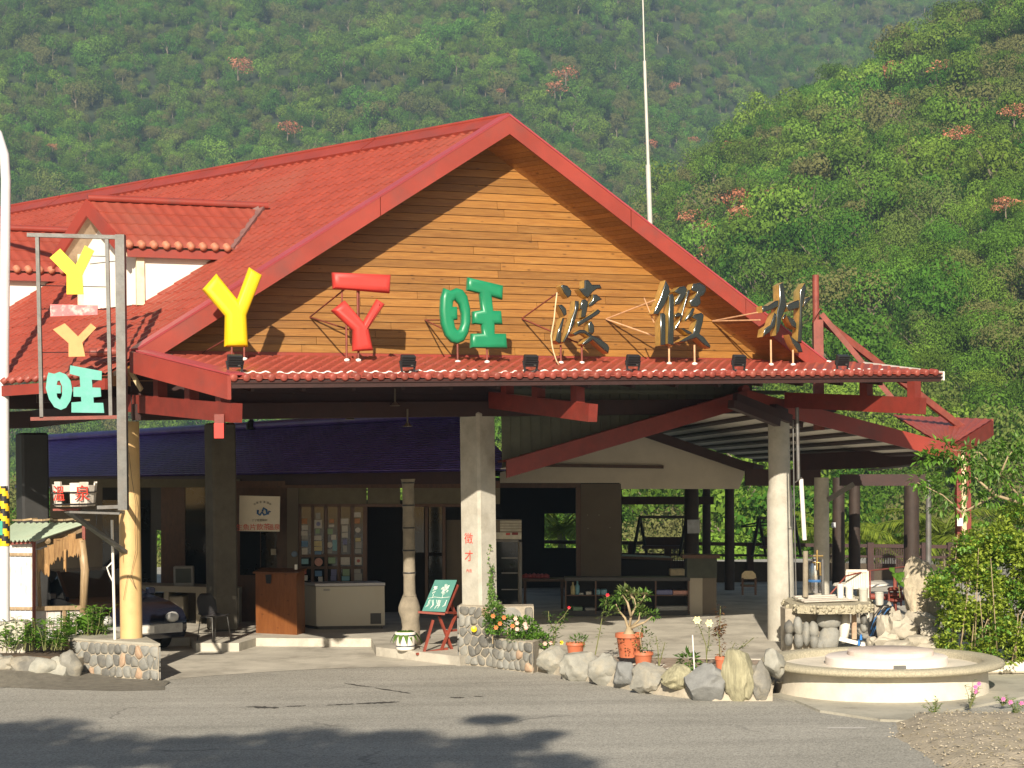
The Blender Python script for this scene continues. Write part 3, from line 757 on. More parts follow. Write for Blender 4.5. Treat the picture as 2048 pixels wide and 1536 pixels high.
# side boards
hp(MB().prism([can(0, .0)+UP*.05, can(0, 1)+UP*.05, can(0, 1)-UP*.27, can(0, .0)-UP*.25], -W*.05), 'side_fascia', REDF)
hp(MB().prism([can(0, .03)+UP*.055, can(0, .99)+UP*.055, can(0, .99)+UP*.06+W*.22, can(0, .03)+UP*.06+W*.22], cn*.025), 'verge_flashing', MATS['flashing_mauve'])
hp(MB().prism([can(1, .2)+UP*.04, can(1, 1)+UP*.04, can(1, 1)-UP*.1, can(1, .2)-UP*.1], W*.03), 'side_fascia', WHITE)
for k in range(3):
    p = can(.0, .0)+U*.12-W*.0+U*(.1+.17*k)+UP*.06
    hp(MB().lathe(p-W*.25, [(.0, .03), (.05, .025), (.065, 0), (.06, -.2)], 8, ax=-W), 'eave_tile', TILE, 50)
# outrigger brackets: sloping beam, posts and head piece
def bracket(cx, cy, ex_, ey_, zc, ze, plane_c, sp=((.38, .2), (.64, .2), (.93, .2)), m=REDD, hd=.95):
    a = Vector((cx, cy, zc)); b = Vector((ex_, ey_, ze))
    hp(MB().bar(a, b, .16, .26), 'bracket_beam', m)
    d = b-a
    for (t, w_) in sp:
        q = a+d*t
        # up to the canopy
        best = None
        for iu in range(101):
            for iv in range(0, 21):
                c = can(iu/100, iv/20); e = (c.x-q.x)**2+(c.y-q.y)**2
                if best is None or e < best[0]: best = (e, c)
        zt = best[1].z-.12
        hp(MB().box((q.x, q.y, (q.z+.1+zt)/2), .15, .15, max(.1, zt-q.z-.1), X=d.cross(UP)), 'bracket_post', m)
colL = Vector((-5.905, 27.0, 0)); colC = PP(960, 1328, 28.0); colR = G(1563, 1279, .15)
eL = P(474, 826, 23.55); bL = P(262, 806, 26.2)
bracket(bL.x, bL.y, eL.x, eL.y, bL.z, eL.z, 0, ((.30, .2), (.60, .2), (.88, .2)))
eC = P(1186, 826, 25.6); bC = P(985, 800, 27.9)
bracket(bC.x, bC.y, eC.x, eC.y, bC.z, eC.z, 0, ((.16, .2), (.48, .2), (.86, .2)))
eR = P(1846, 812, 27.2); bR = P(1575, 800, 29.4)
bracket(bR.x, bR.y, eR.x, eR.y, bR.z, eR.z, 0, ((.6, .2), (.94, .2)))
hp(MB().box(P(440, 845, 23.7), .13, .13, .22), 'bracket_foot', REDD)
hp(MB().box(P(440, 862, 23.7)-Vector((0, .08, 0)), .13, .02, .2), 'red_plate', mat('signal_red', (.75, .03, .02), .4, .05))
# ---- columns
def fluted(c, z0, z1, half, m, ang, name='column', par=None):
    mb = MB(); X = Vector((math.cos(ang), math.sin(ang), 0)); mb.box((c.x, c.y, (z0+z1)/2), half*2, half*2, z1-z0, X=X, bev=.04); return hp(mb, name, m, None, par)
colc = fluted(colC+Vector((0, .25, 0)), .0, 4.02, .215, CONC, math.radians(45+4))
mb = MB(); mb.lathe((colR.x, colR.y, .0), [(.235, 0), (.225, 1.2), (.215, 2.6), (.185, 2.75), (.18, 4.05)], 24); hp(mb, 'column', CONC, 60)
mb = MB(); mb.lathe((colL.x, colL.y, .3), [(.17, 0), (.165, 1.5), (.16, 3.6)], 24); lc = hp(mb, 'column', CREAM, 60)
pt = P(443, 1100, 32.9)
fluted(Vector((pt.x, pt.y, 0)), .15, 4.05, .235, DARKC, math.radians(30))
pl_ = Vector((-8.55, 31.2, 0)); fluted(pl_, 0, 3.86, .24, mat('black_column_paint', (.03, .03, .03), .6, .2, 3), math.radians(30))
hp(MB().bar(Vector((-8.5, 31.1, 4.1)), Vector((-5.9, 26.4, 4.1)), .12, .3), 'eave_beam', DARKRED)
hp(MB().bar(Vector((-8.5, 31.1, 4.1)), Vector((-16, 35, 4.1)), .12, .3), 'eave_beam', DARKRED)
# cross beams under the hall roof, seen dark below the tie beam
for t in (.35, .7):
    a = A+U*(8*t)+Ld*.95; b = A+U*(8*t)+Rd*.9
    hp(MB().bar(Vector((a.x, a.y, 4.35)), Vector((b.x, b.y, 4.35)), .12, .26), 'cross_beam', DARKRED)
# broken lining and loose lath at the left corner of the canopy
hp(MB().bar(P(252, 726, 25.8), P(283, 780, 25.6), .03, .07), 'loose_lath', PALEW)
hp(MB().prism([P(226, 728, 25.9), P(240, 726, 25.9), P(240, 750, 25.9), P(227, 751, 25.9)], (0, .03, 0)), 'broken_lining', WHITE)
# white sealant runs near the eave and lumps at the verge
R = random.Random(5); u = .012
while u < .93:
    ln = R.uniform(.012, .085); pts = []
    v0 = R.uniform(.78, .84)
    n = max(3, int(ln*NCAN*6))
    for k in range(n+1):
        uu = u+ln*k/n; f = (uu*NCAN) % 1
        pr = .019*(max(0, math.sin(2*math.pi*f))**.8*1.2 if f < .5 else -.3*math.sin(2*math.pi*(f-.5)))
        pts.append(can(uu, v0+.015*math.sin(uu*90))+cn*(pr+.022))
    hp(MB().tube(pts, .011, 5), 'sealant_bead', BEAD, 180)
    u += ln+R.uniform(.002, .008)
for (px, py, r) in ((292, 711, .05), (310, 712, .07), (335, 713, .06), (352, 715, .04), (1618, 725, .04), (1640, 724, .09), (1655, 726, .06)):
    v = .02 if px < 400 else .12
    hp(MB().blob(PP(px, py, 27.8)+UP*.02, r*1.4, r, r*.5, px, .3, 1), 'sealant_lump', BEAD, 180)
# pipe and lamps hanging under the canopy
for (px, py) in ((588, 805), (790, 805), (700, 832), (815, 846)):
    a = P(px, py-28, 27.2); b = P(px, py, 27.2)
    mb = MB(); mb.tube([a, b], .015, 6); mb.lathe(b, [(.03, .0), (.05, -.03), (.085, -.05), (.07, -.055)], 10)
    hp(mb, 'hanging_lamp', mat('dim_lamp_metal', (.12, .1, .07), .5), 50)
# ---- dormers on the left slope
def isect_left(px, py):
    d = ray(px, py); q0 = A+nL*.08; t = (q0-C0).dot(nL)/d.dot(nL); return C0+d*t
def dormer():
    Q = isect_left(530, 424); q0 = A+nL*.08
    ap = Q - W*2.8; hw, dz = .90, .78
    dm = bpy.data.objects.new('dormer', None); COL.objects.link(dm); dm.parent = hall; dm.location = wmat(hall).inverted() @ ap
    def part(mb, name, m, sm_=None, kind=None): o = mb.build(name, m, dm, sm_); return tag(o, kind=kind)
    for sgn in (-1, 1):
        dn_end = ap + U*(hw*sgn) - UP*dz
        fall = dn_end-ap; nr = W.cross(fall).normalized(); nr = nr if nr.z > 0 else -nr
        # slope sheet clipped against the main roof: barrel rows run down, stop where they meet it
        mb = MB(); per = .19; sub = 6; n = int(3.3/per)*sub; rows = 4
        lv = []
        for r in range(rows): lv += [(r/rows, 0), ((r+.97)/rows, .018)]
        lv.append((1, .008))
        vs_ = []
        def roofgap(p): return (p-q0).dot(nL)
        grid = []
        for (t, h) in lv:
            row = []
            base = ap+fall*t
            for c in range(n+1):
                f = (c % sub)/sub; pr = .008*(max(0, math.sin(2*math.pi*f))**.8*1.2 if f < .5 else -.3*math.sin(2*math.pi*(f-.5)))
                row.append(base+W*(per*c/sub-.0)+nr*(h+pr+.05))
            grid.append(row)
        n1 = n+1; vs_ = [p for r in grid for p in r]
        fs = []
        for i in range(len(lv)-1):
            for c in range(n):
                ids = (i*n1+c, i*n1+c+1, (i+1)*n1+c+1, (i+1)*n1+c)
                if all(roofgap(vs_[k]) < -.12 for k in ids): continue
                fs.append(ids)
        mb.add(vs_, fs)
        part(mb, 'roof_sheet', RED, 60)
        # eave tile ends and eave board
        end = None
        for c in range(int(3.3/per)):
            p = ap+fall*1.0+W*(per*(c+.25))+nr*.065
            if roofgap(p) < .02: break
            end = p
            part(MB().lathe(p, [(.0, .035), (.04, .03), (.062, .0), (.06, -.08)], 9, ax=fall.normalized()), 'eave_tile', mat('eave_tile_pale', (.45, .17, .10), .6, .2, 9), 50)
        if end:
            a = ap+fall*.97-UP*.08+W*.02; b = a+W*((end-ap).dot(W)-.02)
            part(MB().bar(a, b, .05, .13), 'eave_board', REDF)
        # cheek wall below the eave, running back into the roof
        ins = ap+U*(sgn*(hw-.16)); zt = ap.z-dz*.9
        f0 = Vector((ins.x, ins.y, zt))+W*.30
        def down_to_roof(p):
            k = (p-q0).dot(nL)/nL.z; return p-UP*max(0, k+.02)
        back = f0; kk = 0
        while roofgap(back) > 0 and kk < 60: back = back+W*.05; kk += 1
        part(MB().prism([down_to_roof(f0), back, f0], U*(-sgn)*.06), 'cheek_wall', WHITE)
        part(MB().box((down_to_roof(f0)+f0)/2, .12, .1, (f0-down_to_roof(f0)).length, X=W), 'corner_board', mat('cream_board', (.72, .62, .42), .6))
        # front rake boards and soffit
        r0 = ap-W*.02+UP*.08; r1 = ap+fall*1.0-W*.02+UP*.08
        part(MB().prism([r0, r1, r1-UP*.24, r0-UP*.26], -W*.04), 'rake_board', REDF)
        part(MB().prism([ap-UP*.10, ap+fall-UP*.10, ap+fall+W*.32-UP*.10, ap+W*.32-UP*.10], -UP*.02), 'soffit', mat('beige_soffit', (.5, .4, .28), .7))
    # front wall
    fr = ap+W*.30
    pl2 = [fr-UP*.12, fr+U*(hw-.16)-UP*(dz*.9), fr-U*(hw-.16)-UP*(dz*.9)]
    lo = [fr+U*(hw-.16)-UP*(dz*.9), fr-U*(hw-.16)-UP*(dz*.9)]
    def dr(p): k = (p-q0).dot(nL)/nL.z; return p-UP*max(0, k)
    pw = [fr-UP*.12, lo[0], dr(lo[0]), dr(lo[1]), lo[1]]
    part(MB().prism(pw, W*.06), 'front_wall', WHITE)
    # ridge cap and lead valley
    part(MB().tube([ap+UP*.1-W*.03, ap+UP*.1+W*2.85], .06, 8), 'ridge_cap', REDF, 60)
    for sgn in (-1, 1):
        e = ap+U*(hw*sgn)-UP*dz
        k = 0
        while (e-q0).dot(nL) > 0 and k < 90: e = e+W*.05; k += 1
        part(MB().bar(ap+W*2.72+UP*.06, e+UP*.05, .16, .05), 'valley_flashing', mat('valley_grey', (.2, .1, .09), .6, .3, 8))
    return dm
dm = dormer()
d2 = copy_tree(dm, hall); d2.location = dm.location + U*4.25
# ---- lettering painted on the middle column
txc = colC+Vector((0, .25, 0)); fx = Vector((math.cos(math.radians(4)), math.sin(math.radians(4)), 0))
cx_ = Vector((math.cos(math.radians(49)), math.sin(math.radians(49)), 0)); cy_ = Vector((-cx_.y, cx_.x, 0))
# the column's two visible faces look along -cy_ (right) and -cx_ (left); the letters are on the left one
for (ch, py, sz) in (('徵', 1078, .19), ('才', 1113, .19), ('內洽', 1141, .06)):
    z = P(942, py, 28.0).z
    ft = txc - cx_*.2165 + cy_*.02; ft.z = z
    glyphs(ch, sz, ft, -cy_, UP, INK_RED, 'painted_lettering', colc)
# ================================================================== LETTER SIGNS ON THE CANOPY
CL = 26.77
def crop(ox, oy, k): return lambda pts: [(ox+x/k, oy+y/k) for x, y in pts]
mpL = lambda x, y: PP(x, y, CL)
def letter(label, loops_list, m, feet, struts=(), group=None, depth=.02, bev=.085, sides=None, footm=RUSTY):
    base = PP(feet[0][0], feet[0][2], CL)
    t = thing('sign_letter', label, 'sign letter', base, group or 'letters standing on the canopy')
    for nm, loops in loops_list: puffy(nm, loops, mpL, m, t, depth, bev, sides)
    for (px, y0, y1) in feet:
        a, b = PP(px, y0, CL-.0), PP(px, y1, CL)
        # stand on the canopy surface
        best = min(((can(i/200, j/40)-b).xy.length, i, j) for i in range(201) for j in range(41)); b = can(best[1]/200, best[2]/40)+cn*.02; a.x, a.y = b.x, b.y
        MB().tube([a, b], .016, 8).build('leg', footm, t, 60)
        MB().blob(b+UP*.012, .05, .05, .03, px, .2, 1).build('foot_sealant', BEAD, t, 180)
    for (x0, y0, x1, y1, back) in struts:
        a = PP(x0, y0, CL+.05); b = PP(x1, y1, CW-.04) if back else PP(x1, y1, CL+.06)
        MB().tube([a, b], .012, 6).build('stay', footm, t, 60)
    return t
c1 = crop(380, 520, 3.151); c2 = crop(640, 530, 5.12)
letter('big yellow padded letter Y standing at the left end of the canopy', [('letter_face', [c1([(80, 187), (165, 90), (297, 255), (372, 50), (450, 98), (352, 350), (362, 545), (218, 545), (222, 350)])])], YEL,
       [(464, 690, 724), (490, 690, 724)], [(450, 680, 405, 706, 1)])
letter('red padded bar above a red letter Y on the canopy', [('letter_bar', [c2([(125, 80), (715, 105), (705, 288), (135, 240)])]), ('letter_face', [c2([(118, 468), (248, 368), (440, 590), (578, 355), (655, 405), (490, 650), (535, 872), (335, 880), (335, 665)])])], REDV,
       [(718, 580, 731), (694, 650, 728)], [(684, 580, 684, 610, 0), (690, 578, 620, 634, 1), (700, 660, 620, 634, 1), (718, 580, 718, 640, 0)], depth=.02, bev=.08)
letter('green padded Chinese character with round left half', [('letter_face', [c2([(1265, 240), (1330, 265), (1390, 238), (1450, 255), (1500, 320), (1530, 450), (1535, 580), (1510, 700), (1465, 780), (1400, 808), (1340, 790), (1280, 720), (1240, 600), (1228, 470), (1235, 340)]),
       c2([(1375, 355), (1420, 400), (1445, 500), (1445, 600), (1425, 660), (1400, 672), (1375, 640), (1362, 565), (1400, 560), (1395, 430), (1350, 430), (1355, 380)])]),
       ('letter_face', [c2([(1510, 130), (1865, 213), (1860, 355), (1750, 322), (1765, 470), (1845, 472), (1860, 610), (1780, 605), (1780, 705), (1895, 705), (1910, 855), (1540, 848), (1545, 705), (1660, 705), (1650, 610), (1560, 600), (1558, 478), (1650, 465), (1630, 290), (1500, 260)])])], GRNV,
       [(912, 685, 732), (975, 692, 732)], [(905, 640, 850, 640, 1), (890, 660, 850, 640, 1)], depth=.02, bev=.062)
k1 = crop(1080, 540, 7.68); k2 = crop(1280, 540, 7.68); k3 = crop(1490, 540, 7.68)
def strokes(k, lst): return [('stroke', [k(s_)]) for s_ in lst]
kw = dict(depth=.09, bev=.022, sides=GILT)
letter('dark chrome Chinese brush character with three water dots and a dangling cord', strokes(k1, [
    [(280, 260), (300, 235), (380, 250), (445, 330), (440, 400), (390, 440), (330, 370)],
    [(235, 545), (300, 540), (360, 600), (375, 690), (330, 725), (290, 640)],
    [(310, 740), (335, 750), (290, 960), (280, 1140), (240, 1130), (195, 1090), (230, 950)],
    [(500, 480), (560, 490), (550, 600), (520, 720), (470, 880), (400, 1020), (330, 1130), (310, 1110), (390, 940), (440, 760), (490, 620)],
    [(560, 300), (640, 285), (640, 170), (700, 160), (760, 235), (880, 235), (910, 290), (830, 305), (770, 350), (700, 440), (640, 410), (580, 340)],
    [(700, 540), (770, 460), (770, 385), (830, 385), (915, 460), (850, 490), (770, 560), (720, 575)],
    [(600, 470), (655, 455), (700, 500), (690, 600), (660, 735), (590, 740), (600, 620), (570, 600)],
    [(530, 810), (650, 745), (760, 680), (850, 610), (890, 640), (870, 680), (700, 790), (545, 880)],
    [(700, 830), (745, 790), (790, 860), (795, 960), (760, 1000), (705, 960)],
    [(460, 985), (570, 925), (650, 930), (760, 1010), (860, 1050), (1000, 1150), (1025, 1200), (1010, 1290), (930, 1230), (770, 1085), (650, 1165), (600, 1140), (715, 1035), (640, 985), (570, 985), (500, 1020)]]), CHROME,
    [(1122, 690, 731), (1165, 690, 731)], [(1130, 575, 1044, 637, 1), (1165, 690, 1044, 637, 1)], **kw)
letter('dark chrome Chinese brush character with two gilt-sided upright strokes', strokes(k2, [
    [(350, 170), (400, 260), (420, 350), (330, 560), (230, 700), (160, 680), (180, 620), (270, 420)],
    [(265, 680), (320, 665), (350, 700), (350, 1165), (270, 1165)],
    [(405, 385), (460, 375), (480, 420), (475, 1170), (380, 1140)],
    [(480, 340), (560, 270), (640, 255), (680, 300), (660, 400), (560, 540), (490, 550), (490, 490), (560, 385), (510, 365)],
    [(690, 310), (725, 335), (690, 450), (620, 680), (540, 900), (480, 940), (490, 890), (570, 760), (600, 640)],
    [(735, 310), (770, 220), (870, 205), (960, 260), (970, 330), (930, 400), (880, 420), (890, 520), (840, 580), (740, 570), (710, 490), (790, 430), (830, 350), (770, 335)],
    [(760, 590), (800, 600), (760, 715), (650, 800), (640, 770), (715, 670)],
    [(745, 735), (800, 690), (900, 665), (935, 700), (920, 820), (870, 990), (940, 1040), (1040, 1170), (1030, 1210), (940, 1160), (820, 1050), (640, 1115), (550, 1110), (680, 1030), (765, 980), (825, 780)],
    [(485, 700), (540, 660), (605, 680), (590, 720), (490, 740)],
    [(570, 900), (620, 900), (755, 965), (745, 1000), (690, 995)]]), CHROME,
    [(1339, 690, 731), (1385, 690, 731)], [(1310, 600, 1212, 638, 1), (1360, 690, 1212, 638, 1), (1288, 596, 1308, 645, 0)], footm=mat('peach_steel', (.62, .36, .2), .6), **kw)
letter('dark chrome Chinese brush character before the right end of the rake', strokes(k3, [
    [(470, 240), (530, 200), (560, 330), (590, 560), (510, 760), (480, 940), (430, 1010), (440, 650), (480, 500)],
    [(215, 560), (300, 560), (420, 480), (470, 475), (460, 570), (370, 620), (220, 660)],
    [(405, 660), (438, 690), (420, 850), (330, 970), (230, 1030), (250, 910), (340, 850)],
    [(515, 770), (555, 690), (590, 690), (570, 750)],
    [(590, 710), (700, 760), (740, 830), (740, 910), (660, 860)],
    [(790, 330), (870, 210), (890, 280), (870, 430), (830, 600), (830, 900), (820, 1130), (760, 1100), (790, 700), (790, 520)],
    [(580, 560), (640, 520), (760, 470), (785, 475), (785, 590), (620, 640)],
    [(865, 455), (930, 420), (970, 450), (900, 530), (845, 575)],
    [(630, 1000), (700, 1060), (800, 1145), (840, 1270), (770, 1270), (680, 1130)]]), CHROME,
    [(1542, 680, 730), (1588, 700, 730)], [(1515, 625, 1425, 642, 1), (1520, 640, 1425, 642, 1)], footm=MATS['peach_steel'], **kw)
# cord hanging from the water-dot character: tied to it, so a part
ch_ = [o for o in COL.objects if o.name.startswith('sign_letter') and 'water dots' in o.get('label', '')][0]
MB().tube([PP(x, y, CL-.12) for x, y in ((1114, 585), (1111, 610), (1108, 640), (1102, 672), (1104, 690), (1107, 704), (1113, 722), (1119, 732))], .012, 5).build('cord', PALEW, ch_, 180)
# ---- floodlights on the canopy edge
def flood(px, py, label, s=1.0):
    p = PP(px, py, 25.35)
    best = min(((can(i/300, j/60)-p).xy.length, i, j) for i in range(301) for j in range(40, 61)); p = can(best[1]/300, best[2]/60)+cn*.03
    t = thing('floodlight', label, 'floodlight', p, 'floodlights along the canopy edge')
    tilt = Matrix.Rotation(math.radians(20), 3, W)
    z = tilt @ UP; n = tilt @ NV
    c = p+UP*.17
    MB().box(c, .21, .09, .17, X=W, Y=-n, Z=z, bev=.012).build('housing', BLACKM, t)
    mb = MB()
    for k in range(5): mb.box(c+z*(-.07+.035*k)-n*.0+n*.05, .19, .018, .012, X=W, Y=-n, Z=z)
    mb.build('cooling_fin', BLACKM, t)['kind'] = 'stuff'
    mb = MB(); mb.box(c-n*.056, .18, .012, .14, X=W, Y=-n, Z=z); mb.build('lens', GLASS, t)
    mb = MB()
    for sg in (-1, 1): mb.bar(p+W*(.085*sg), c+W*(.115*sg), .012, .03)
    mb.bar(p-W*.115, p+W*.115, .03, .012); mb.build('bracket', BLACKM, t)
    MB().box(c+n*.062+W*.05-z*.05, .035, .004, .016, X=W, Y=-n, Z=z).build('rating_plate', STEEL, t)
    return t
for px, py, lb in ((470, 742, 'black floodlight at the left corner of the canopy under the yellow letter'), (816, 745, 'black floodlight between the red letter and the green character'),
                   (1060, 746, 'black floodlight between the green character and the first chrome one'), (1265, 746, 'black floodlight between the first two chrome characters'),
                   (1477, 745, 'black floodlight left of the last chrome character'), (1684, 742, 'black floodlight farthest right on the canopy edge')):
    flood(px, py, lb)
# ---- mast behind the hall
t = thing('antenna_mast', 'tall thin pale mast rising behind the right roof slope', 'mast', P(1301, 470, 45)-UP*6)
MB().tube([P(1302, 560, 45)-UP*5, P(1300, 445, 45), P(1296, 330, 45)], .065, 8).build('lower_tube', mat('pale_steel', (.5, .5, .46), .5, .1), t, 60)
MB().tube([P(1296.5, 332, 45), P(1289, 122, 45)], .042, 8).build('middle_tube', MATS['pale_steel'], t, 60)
MB().tube([P(1289, 124, 45), P(1284, -60, 45)], .022, 6).build('upper_tube', MATS['pale_steel'], t, 60)
# ---- red steel post with struts at the right
t = thing('steel_post', 'dark red steel post with two slanting struts behind the right roof end', 'post', P(1636, 860, 31))
MB().box((P(1636, 640, 31)+P(1637, 860, 31))/2, .17, .17, (P(1636, 640, 31)-P(1637, 860, 31)).length).build('lower_section', RUSTY, t)
MB().tube([P(1632, 640, 31), P(1631, 550, 31)], .06, 10).build('upper_tube', RUSTY, t, 60)
MB().bar(P(1643, 628, 31), P(1800, 815, 30.6), .06, .09).build('strut', RUSTY, t)
MB().bar(P(1643, 640, 31.1), P(1930, 860, 32.5), .08, .12).build('strut', RUSTY, t)
MB().tube([P(1625, 645, 30.9), P(1640, 617, 30.9), P(1645, 620, 30.9)], .012, 5).build('wire', RUSTY, t, 180)
# ================================================================== HANGING SIGN FRAME AT THE LEFT
YS = 24.75
t = thing('hanging_sign', 'grey steel frame with flat yellow, pink, orange and teal letters on the ochre column', 'sign', P(243, 1020, YS))
def sf(mb, n, m, s_=None): return mb.build(n, m, t, s_)
sf(MB().bar(P(241, 470, YS), P(247, 1020, YS), .13, .13), 'main_post', STEEL)
sf(MB().bar(P(55, 470, YS), P(246, 475, YS), .07, .055), 'top_bar', STEEL)
sf(MB().bar(P(75, 474, YS), P(84, 836, YS), .06, .05), 'side_bar', STEEL)
sf(MB().bar(P(214, 476, YS), P(222, 836, YS), .05, .05), 'side_bar', STEEL)
sf(MB().bar(P(62, 838, YS), P(243, 834, YS), .06, .05), 'bottom_bar', RUSTY)
for (x0, y0, x1, y1) in ((78, 571, 216, 574), (80, 618, 218, 619), (82, 705, 219, 704), (180, 512, 214, 513), (180, 528, 234, 522)):
    sf(MB().tube([P(x0, y0, YS), P(x1, y1, YS)], .006, 4), 'wire', BLACKM)
sf(MB().bar(P(195, 1015, YS), P(247, 1013, YS), .06, .05), 'lower_arm', STEEL)
sf(MB().bar(P(140, 1024, YS), P(240, 1027, YS), .05, .03), 'lower_arm', STEEL)
for y_ in (852, 930, 1008): sf(MB().bar(P(245, y_, YS+.05), P(250, y_-3, 26.86), .05, .05), 'tie_bar', STEEL)
k = crop(60, 460, 3.84)
def flat(n, pts, m, hole=None, y=YS-.05):
    pp = [P(a, b, y) for a, b in k(pts)]; hh = [P(a, b, y) for a, b in k(hole)] if hole else None
    sf(MB().prism(pp, (0, -.025, 0), hh), n, m)
flat('yellow_letter', [(155, 215), (235, 145), (355, 270), (425, 120), (495, 160), (402, 350), (412, 495), (285, 495), (285, 345)], YELF)
flat('pink_bar', [(158, 572), (520, 580), (523, 652), (160, 665)], PINKF)
flat('orange_letter', [(180, 765), (270, 718), (372, 818), (470, 718), (512, 752), (405, 865), (428, 972), (300, 975), (300, 870)], ORGF)
flat('teal_letter', [(145, 1095), (190, 1105), (230, 1090), (280, 1110), (315, 1160), (328, 1230), (315, 1310), (280, 1365), (240, 1382), (190, 1360), (150, 1300), (125, 1215), (135, 1130)], TEALF,
     [(230, 1155), (250, 1200), (250, 1270), (235, 1305), (212, 1285), (208, 1255), (240, 1255), (240, 1195), (208, 1190), (215, 1160)])
flat('teal_letter', [(312, 1040), (555, 1085), (553, 1155), (478, 1150), (482, 1210), (545, 1212), (550, 1280), (490, 1285), (493, 1328), (565, 1328), (573, 1405), (322, 1402), (322, 1325), (398, 1318), (395, 1282), (337, 1280), (337, 1208), (390, 1205), (385, 1125), (308, 1105)], TEALF)
# wooden-bucket sign with the hot spring characters, on its bracket
t = thing('bucket_sign', 'whitewashed wooden tub with red hot spring characters on a steel bracket', 'sign', P(150, 1018, 25.5))
cB = P(150, 1012, 25.5); rr = .31; nst = 14
for i in range(nst):
    a = 2*math.pi*i/nst
    if i in (10,): continue
    hgt = .33+.03*math.sin(i*2.3); a0, a1 = a-.205, a+.205
    q = []
    for zz, r_ in ((0, rr*.93), (hgt, rr*1.03)):
        q += [cB+Vector((math.cos(a0)*r_, math.sin(a0)*r_, zz)), cB+Vector((math.cos(a1)*r_, math.sin(a1)*r_, zz)), cB+Vector((math.cos(a1)*(r_-.02), math.sin(a1)*(r_-.02), zz)), cB+Vector((math.cos(a0)*(r_-.02), math.sin(a0)*(r_-.02), zz))]
    MB().hexa(q).build('stave', mat('whitewashed_wood', (.72, .66, .58), .7, .12, 9, obj_var=.1, stain=(.45, .32, .25), stain_scale=7), t)
for zz in (.02, .19): MB().lathe(cB+UP*zz, [(rr*.975+zz*.1+.004, 0), (rr*.975+zz*.1+.012, .01), (rr*.98+zz*.1+.004, .02)], 24).build('hoop', BLACKM, t, 60)
MB().lathe(cB, [(.0, .0), (rr*.9, 0), (rr*.9, .03), (.0, .03)], 16).build('bottom', OLDW, t)
for ch, px in (('溫', 128), ('泉', 174)):
    q = P(px, 992, 25.5); dx = q.x-cB.x; yy = -math.sqrt(max(0, (rr*1.02)**2-dx*dx)); glyphs(ch, .24, Vector((q.x, cB.y+yy-.012, cB.z+.17)), Vector((-yy, dx, 0)), UP, INK_RED, 'painted_character', t, .004)
MB().bar(P(160, 1022, 25.5), P(248, 1024, 26.86), .05, .05).build('bracket_arm', STEEL, t)
MB().box(P(135, 1019, 25.5), .36, .25, .03).build('shelf', RUSTY, t)
MB().bar(P(135, 1022, 25.4), P(250, 1104, 26.84), .09, .05).build('stay', STEEL, t)
mb = MB().tube([P(193, 1027, 25.6), P(193, 1050, 25.6)], .006, 4); mb.build('wire', BLACKM, t)
# white pipe with a loose hook up the column
t = thing('drain_pipe', 'thin white pipe with a bent hook beside the ochre column', 'pipe', P(230, 1285, 26.75))
MB().tube([P(224, 1040, 26.75), P(230, 1285, 26.75)], .022, 8).build('pipe', WHITE, t, 60)
MB().tube([P(227, 1122, 26.75), P(214, 1135, 26.75), P(219, 1150, 26.75), P(228, 1168, 26.75)], .012, 6).build('hook', WHITE, t, 180)
t = MB(); t.tube([P(258, 905, 26.80), P(264, 960, 26.80), P(272, 1010, 26.80), P(270, 1060, 26.80), P(272, 1100, 26.82), P(262, 1150, 26.80), P(272, 1178, 26.82), P(262, 1160, 26.80), P(256, 1150, 26.79), P(252, 1170, 26.79), P(247, 1200, 26.79)], .003, 4)
top(t, 'loose_wire', BLACKM, 'thin black wire running loosely down the ochre column', 'wire', smooth=180)
# street lamp
t = thing('street_lamp', 'white street lamp post with a yellow and black band at the left edge', 'street lamp', P(11, 1240, 26.9))
LPW = mat('lamp_white', (.66, .66, .68), .4, .04, 3, stain=(.5, .48, .44), stain_scale=2, stain_amt=.3)
pz = P(11, 1240, 26.9)
pts = [P(9, 1242, 26.9), P(8, 700, 26.9), P(12, 360, 26.9), P(9, 310, 26.9), P(-4, 268, 26.9), P(-30, 235, 26.9), P(-160, 205, 26.9)]
MB().tube(pts, [.08, .078, .074, .072, .068, .064, .05], 16).build('post', LPW, t, 60)
hb = P(-160, 205, 26.9); MB().box(hb-Vector((.25, 0, .02)), .6, .2, .1, bev=.03).build('lamp_head', STEEL, t)
# band of diagonal stripes: alternating helical strips round the post
z0 = P(9, 1092, 26.9).z; z1 = P(9, 972, 26.9).z
bandY, bandK = MB(), MB()
nA, nZ = 24, 24
for i in range(nA):
    for j in range(nZ):
        za, zb_ = z0+(z1-z0)*j/nZ, z0+(z1-z0)*(j+1)/nZ
        a0, a1 = 2*math.pi*i/nA, 2*math.pi*(i+1)/nA
        ph = ((za-z0)/.2 + i/nA*1.6) % 1.0
        mb = bandY if ph < .5 else bandK
        cxx = pz.x+(P(8, 1000, 26.9).x-pz.x)
        mb.add([(cxx+.084*math.cos(a), 26.9+.084*math.sin(a), z) for a, z in ((a0, za), (a1, za), (a1, zb_), (a0, zb_))], [(0, 1, 2, 3)])
bandY.build('yellow_band', mat('band_yellow', (.8, .5, .01), .5, .05), t); bandK.build('black_band', BLACKM, t)
MB().box(P(2, 1056, 26.81), .05, .01, .22).build('number_plate', mat('plate_green', (.03, .3, .22), .5), t)
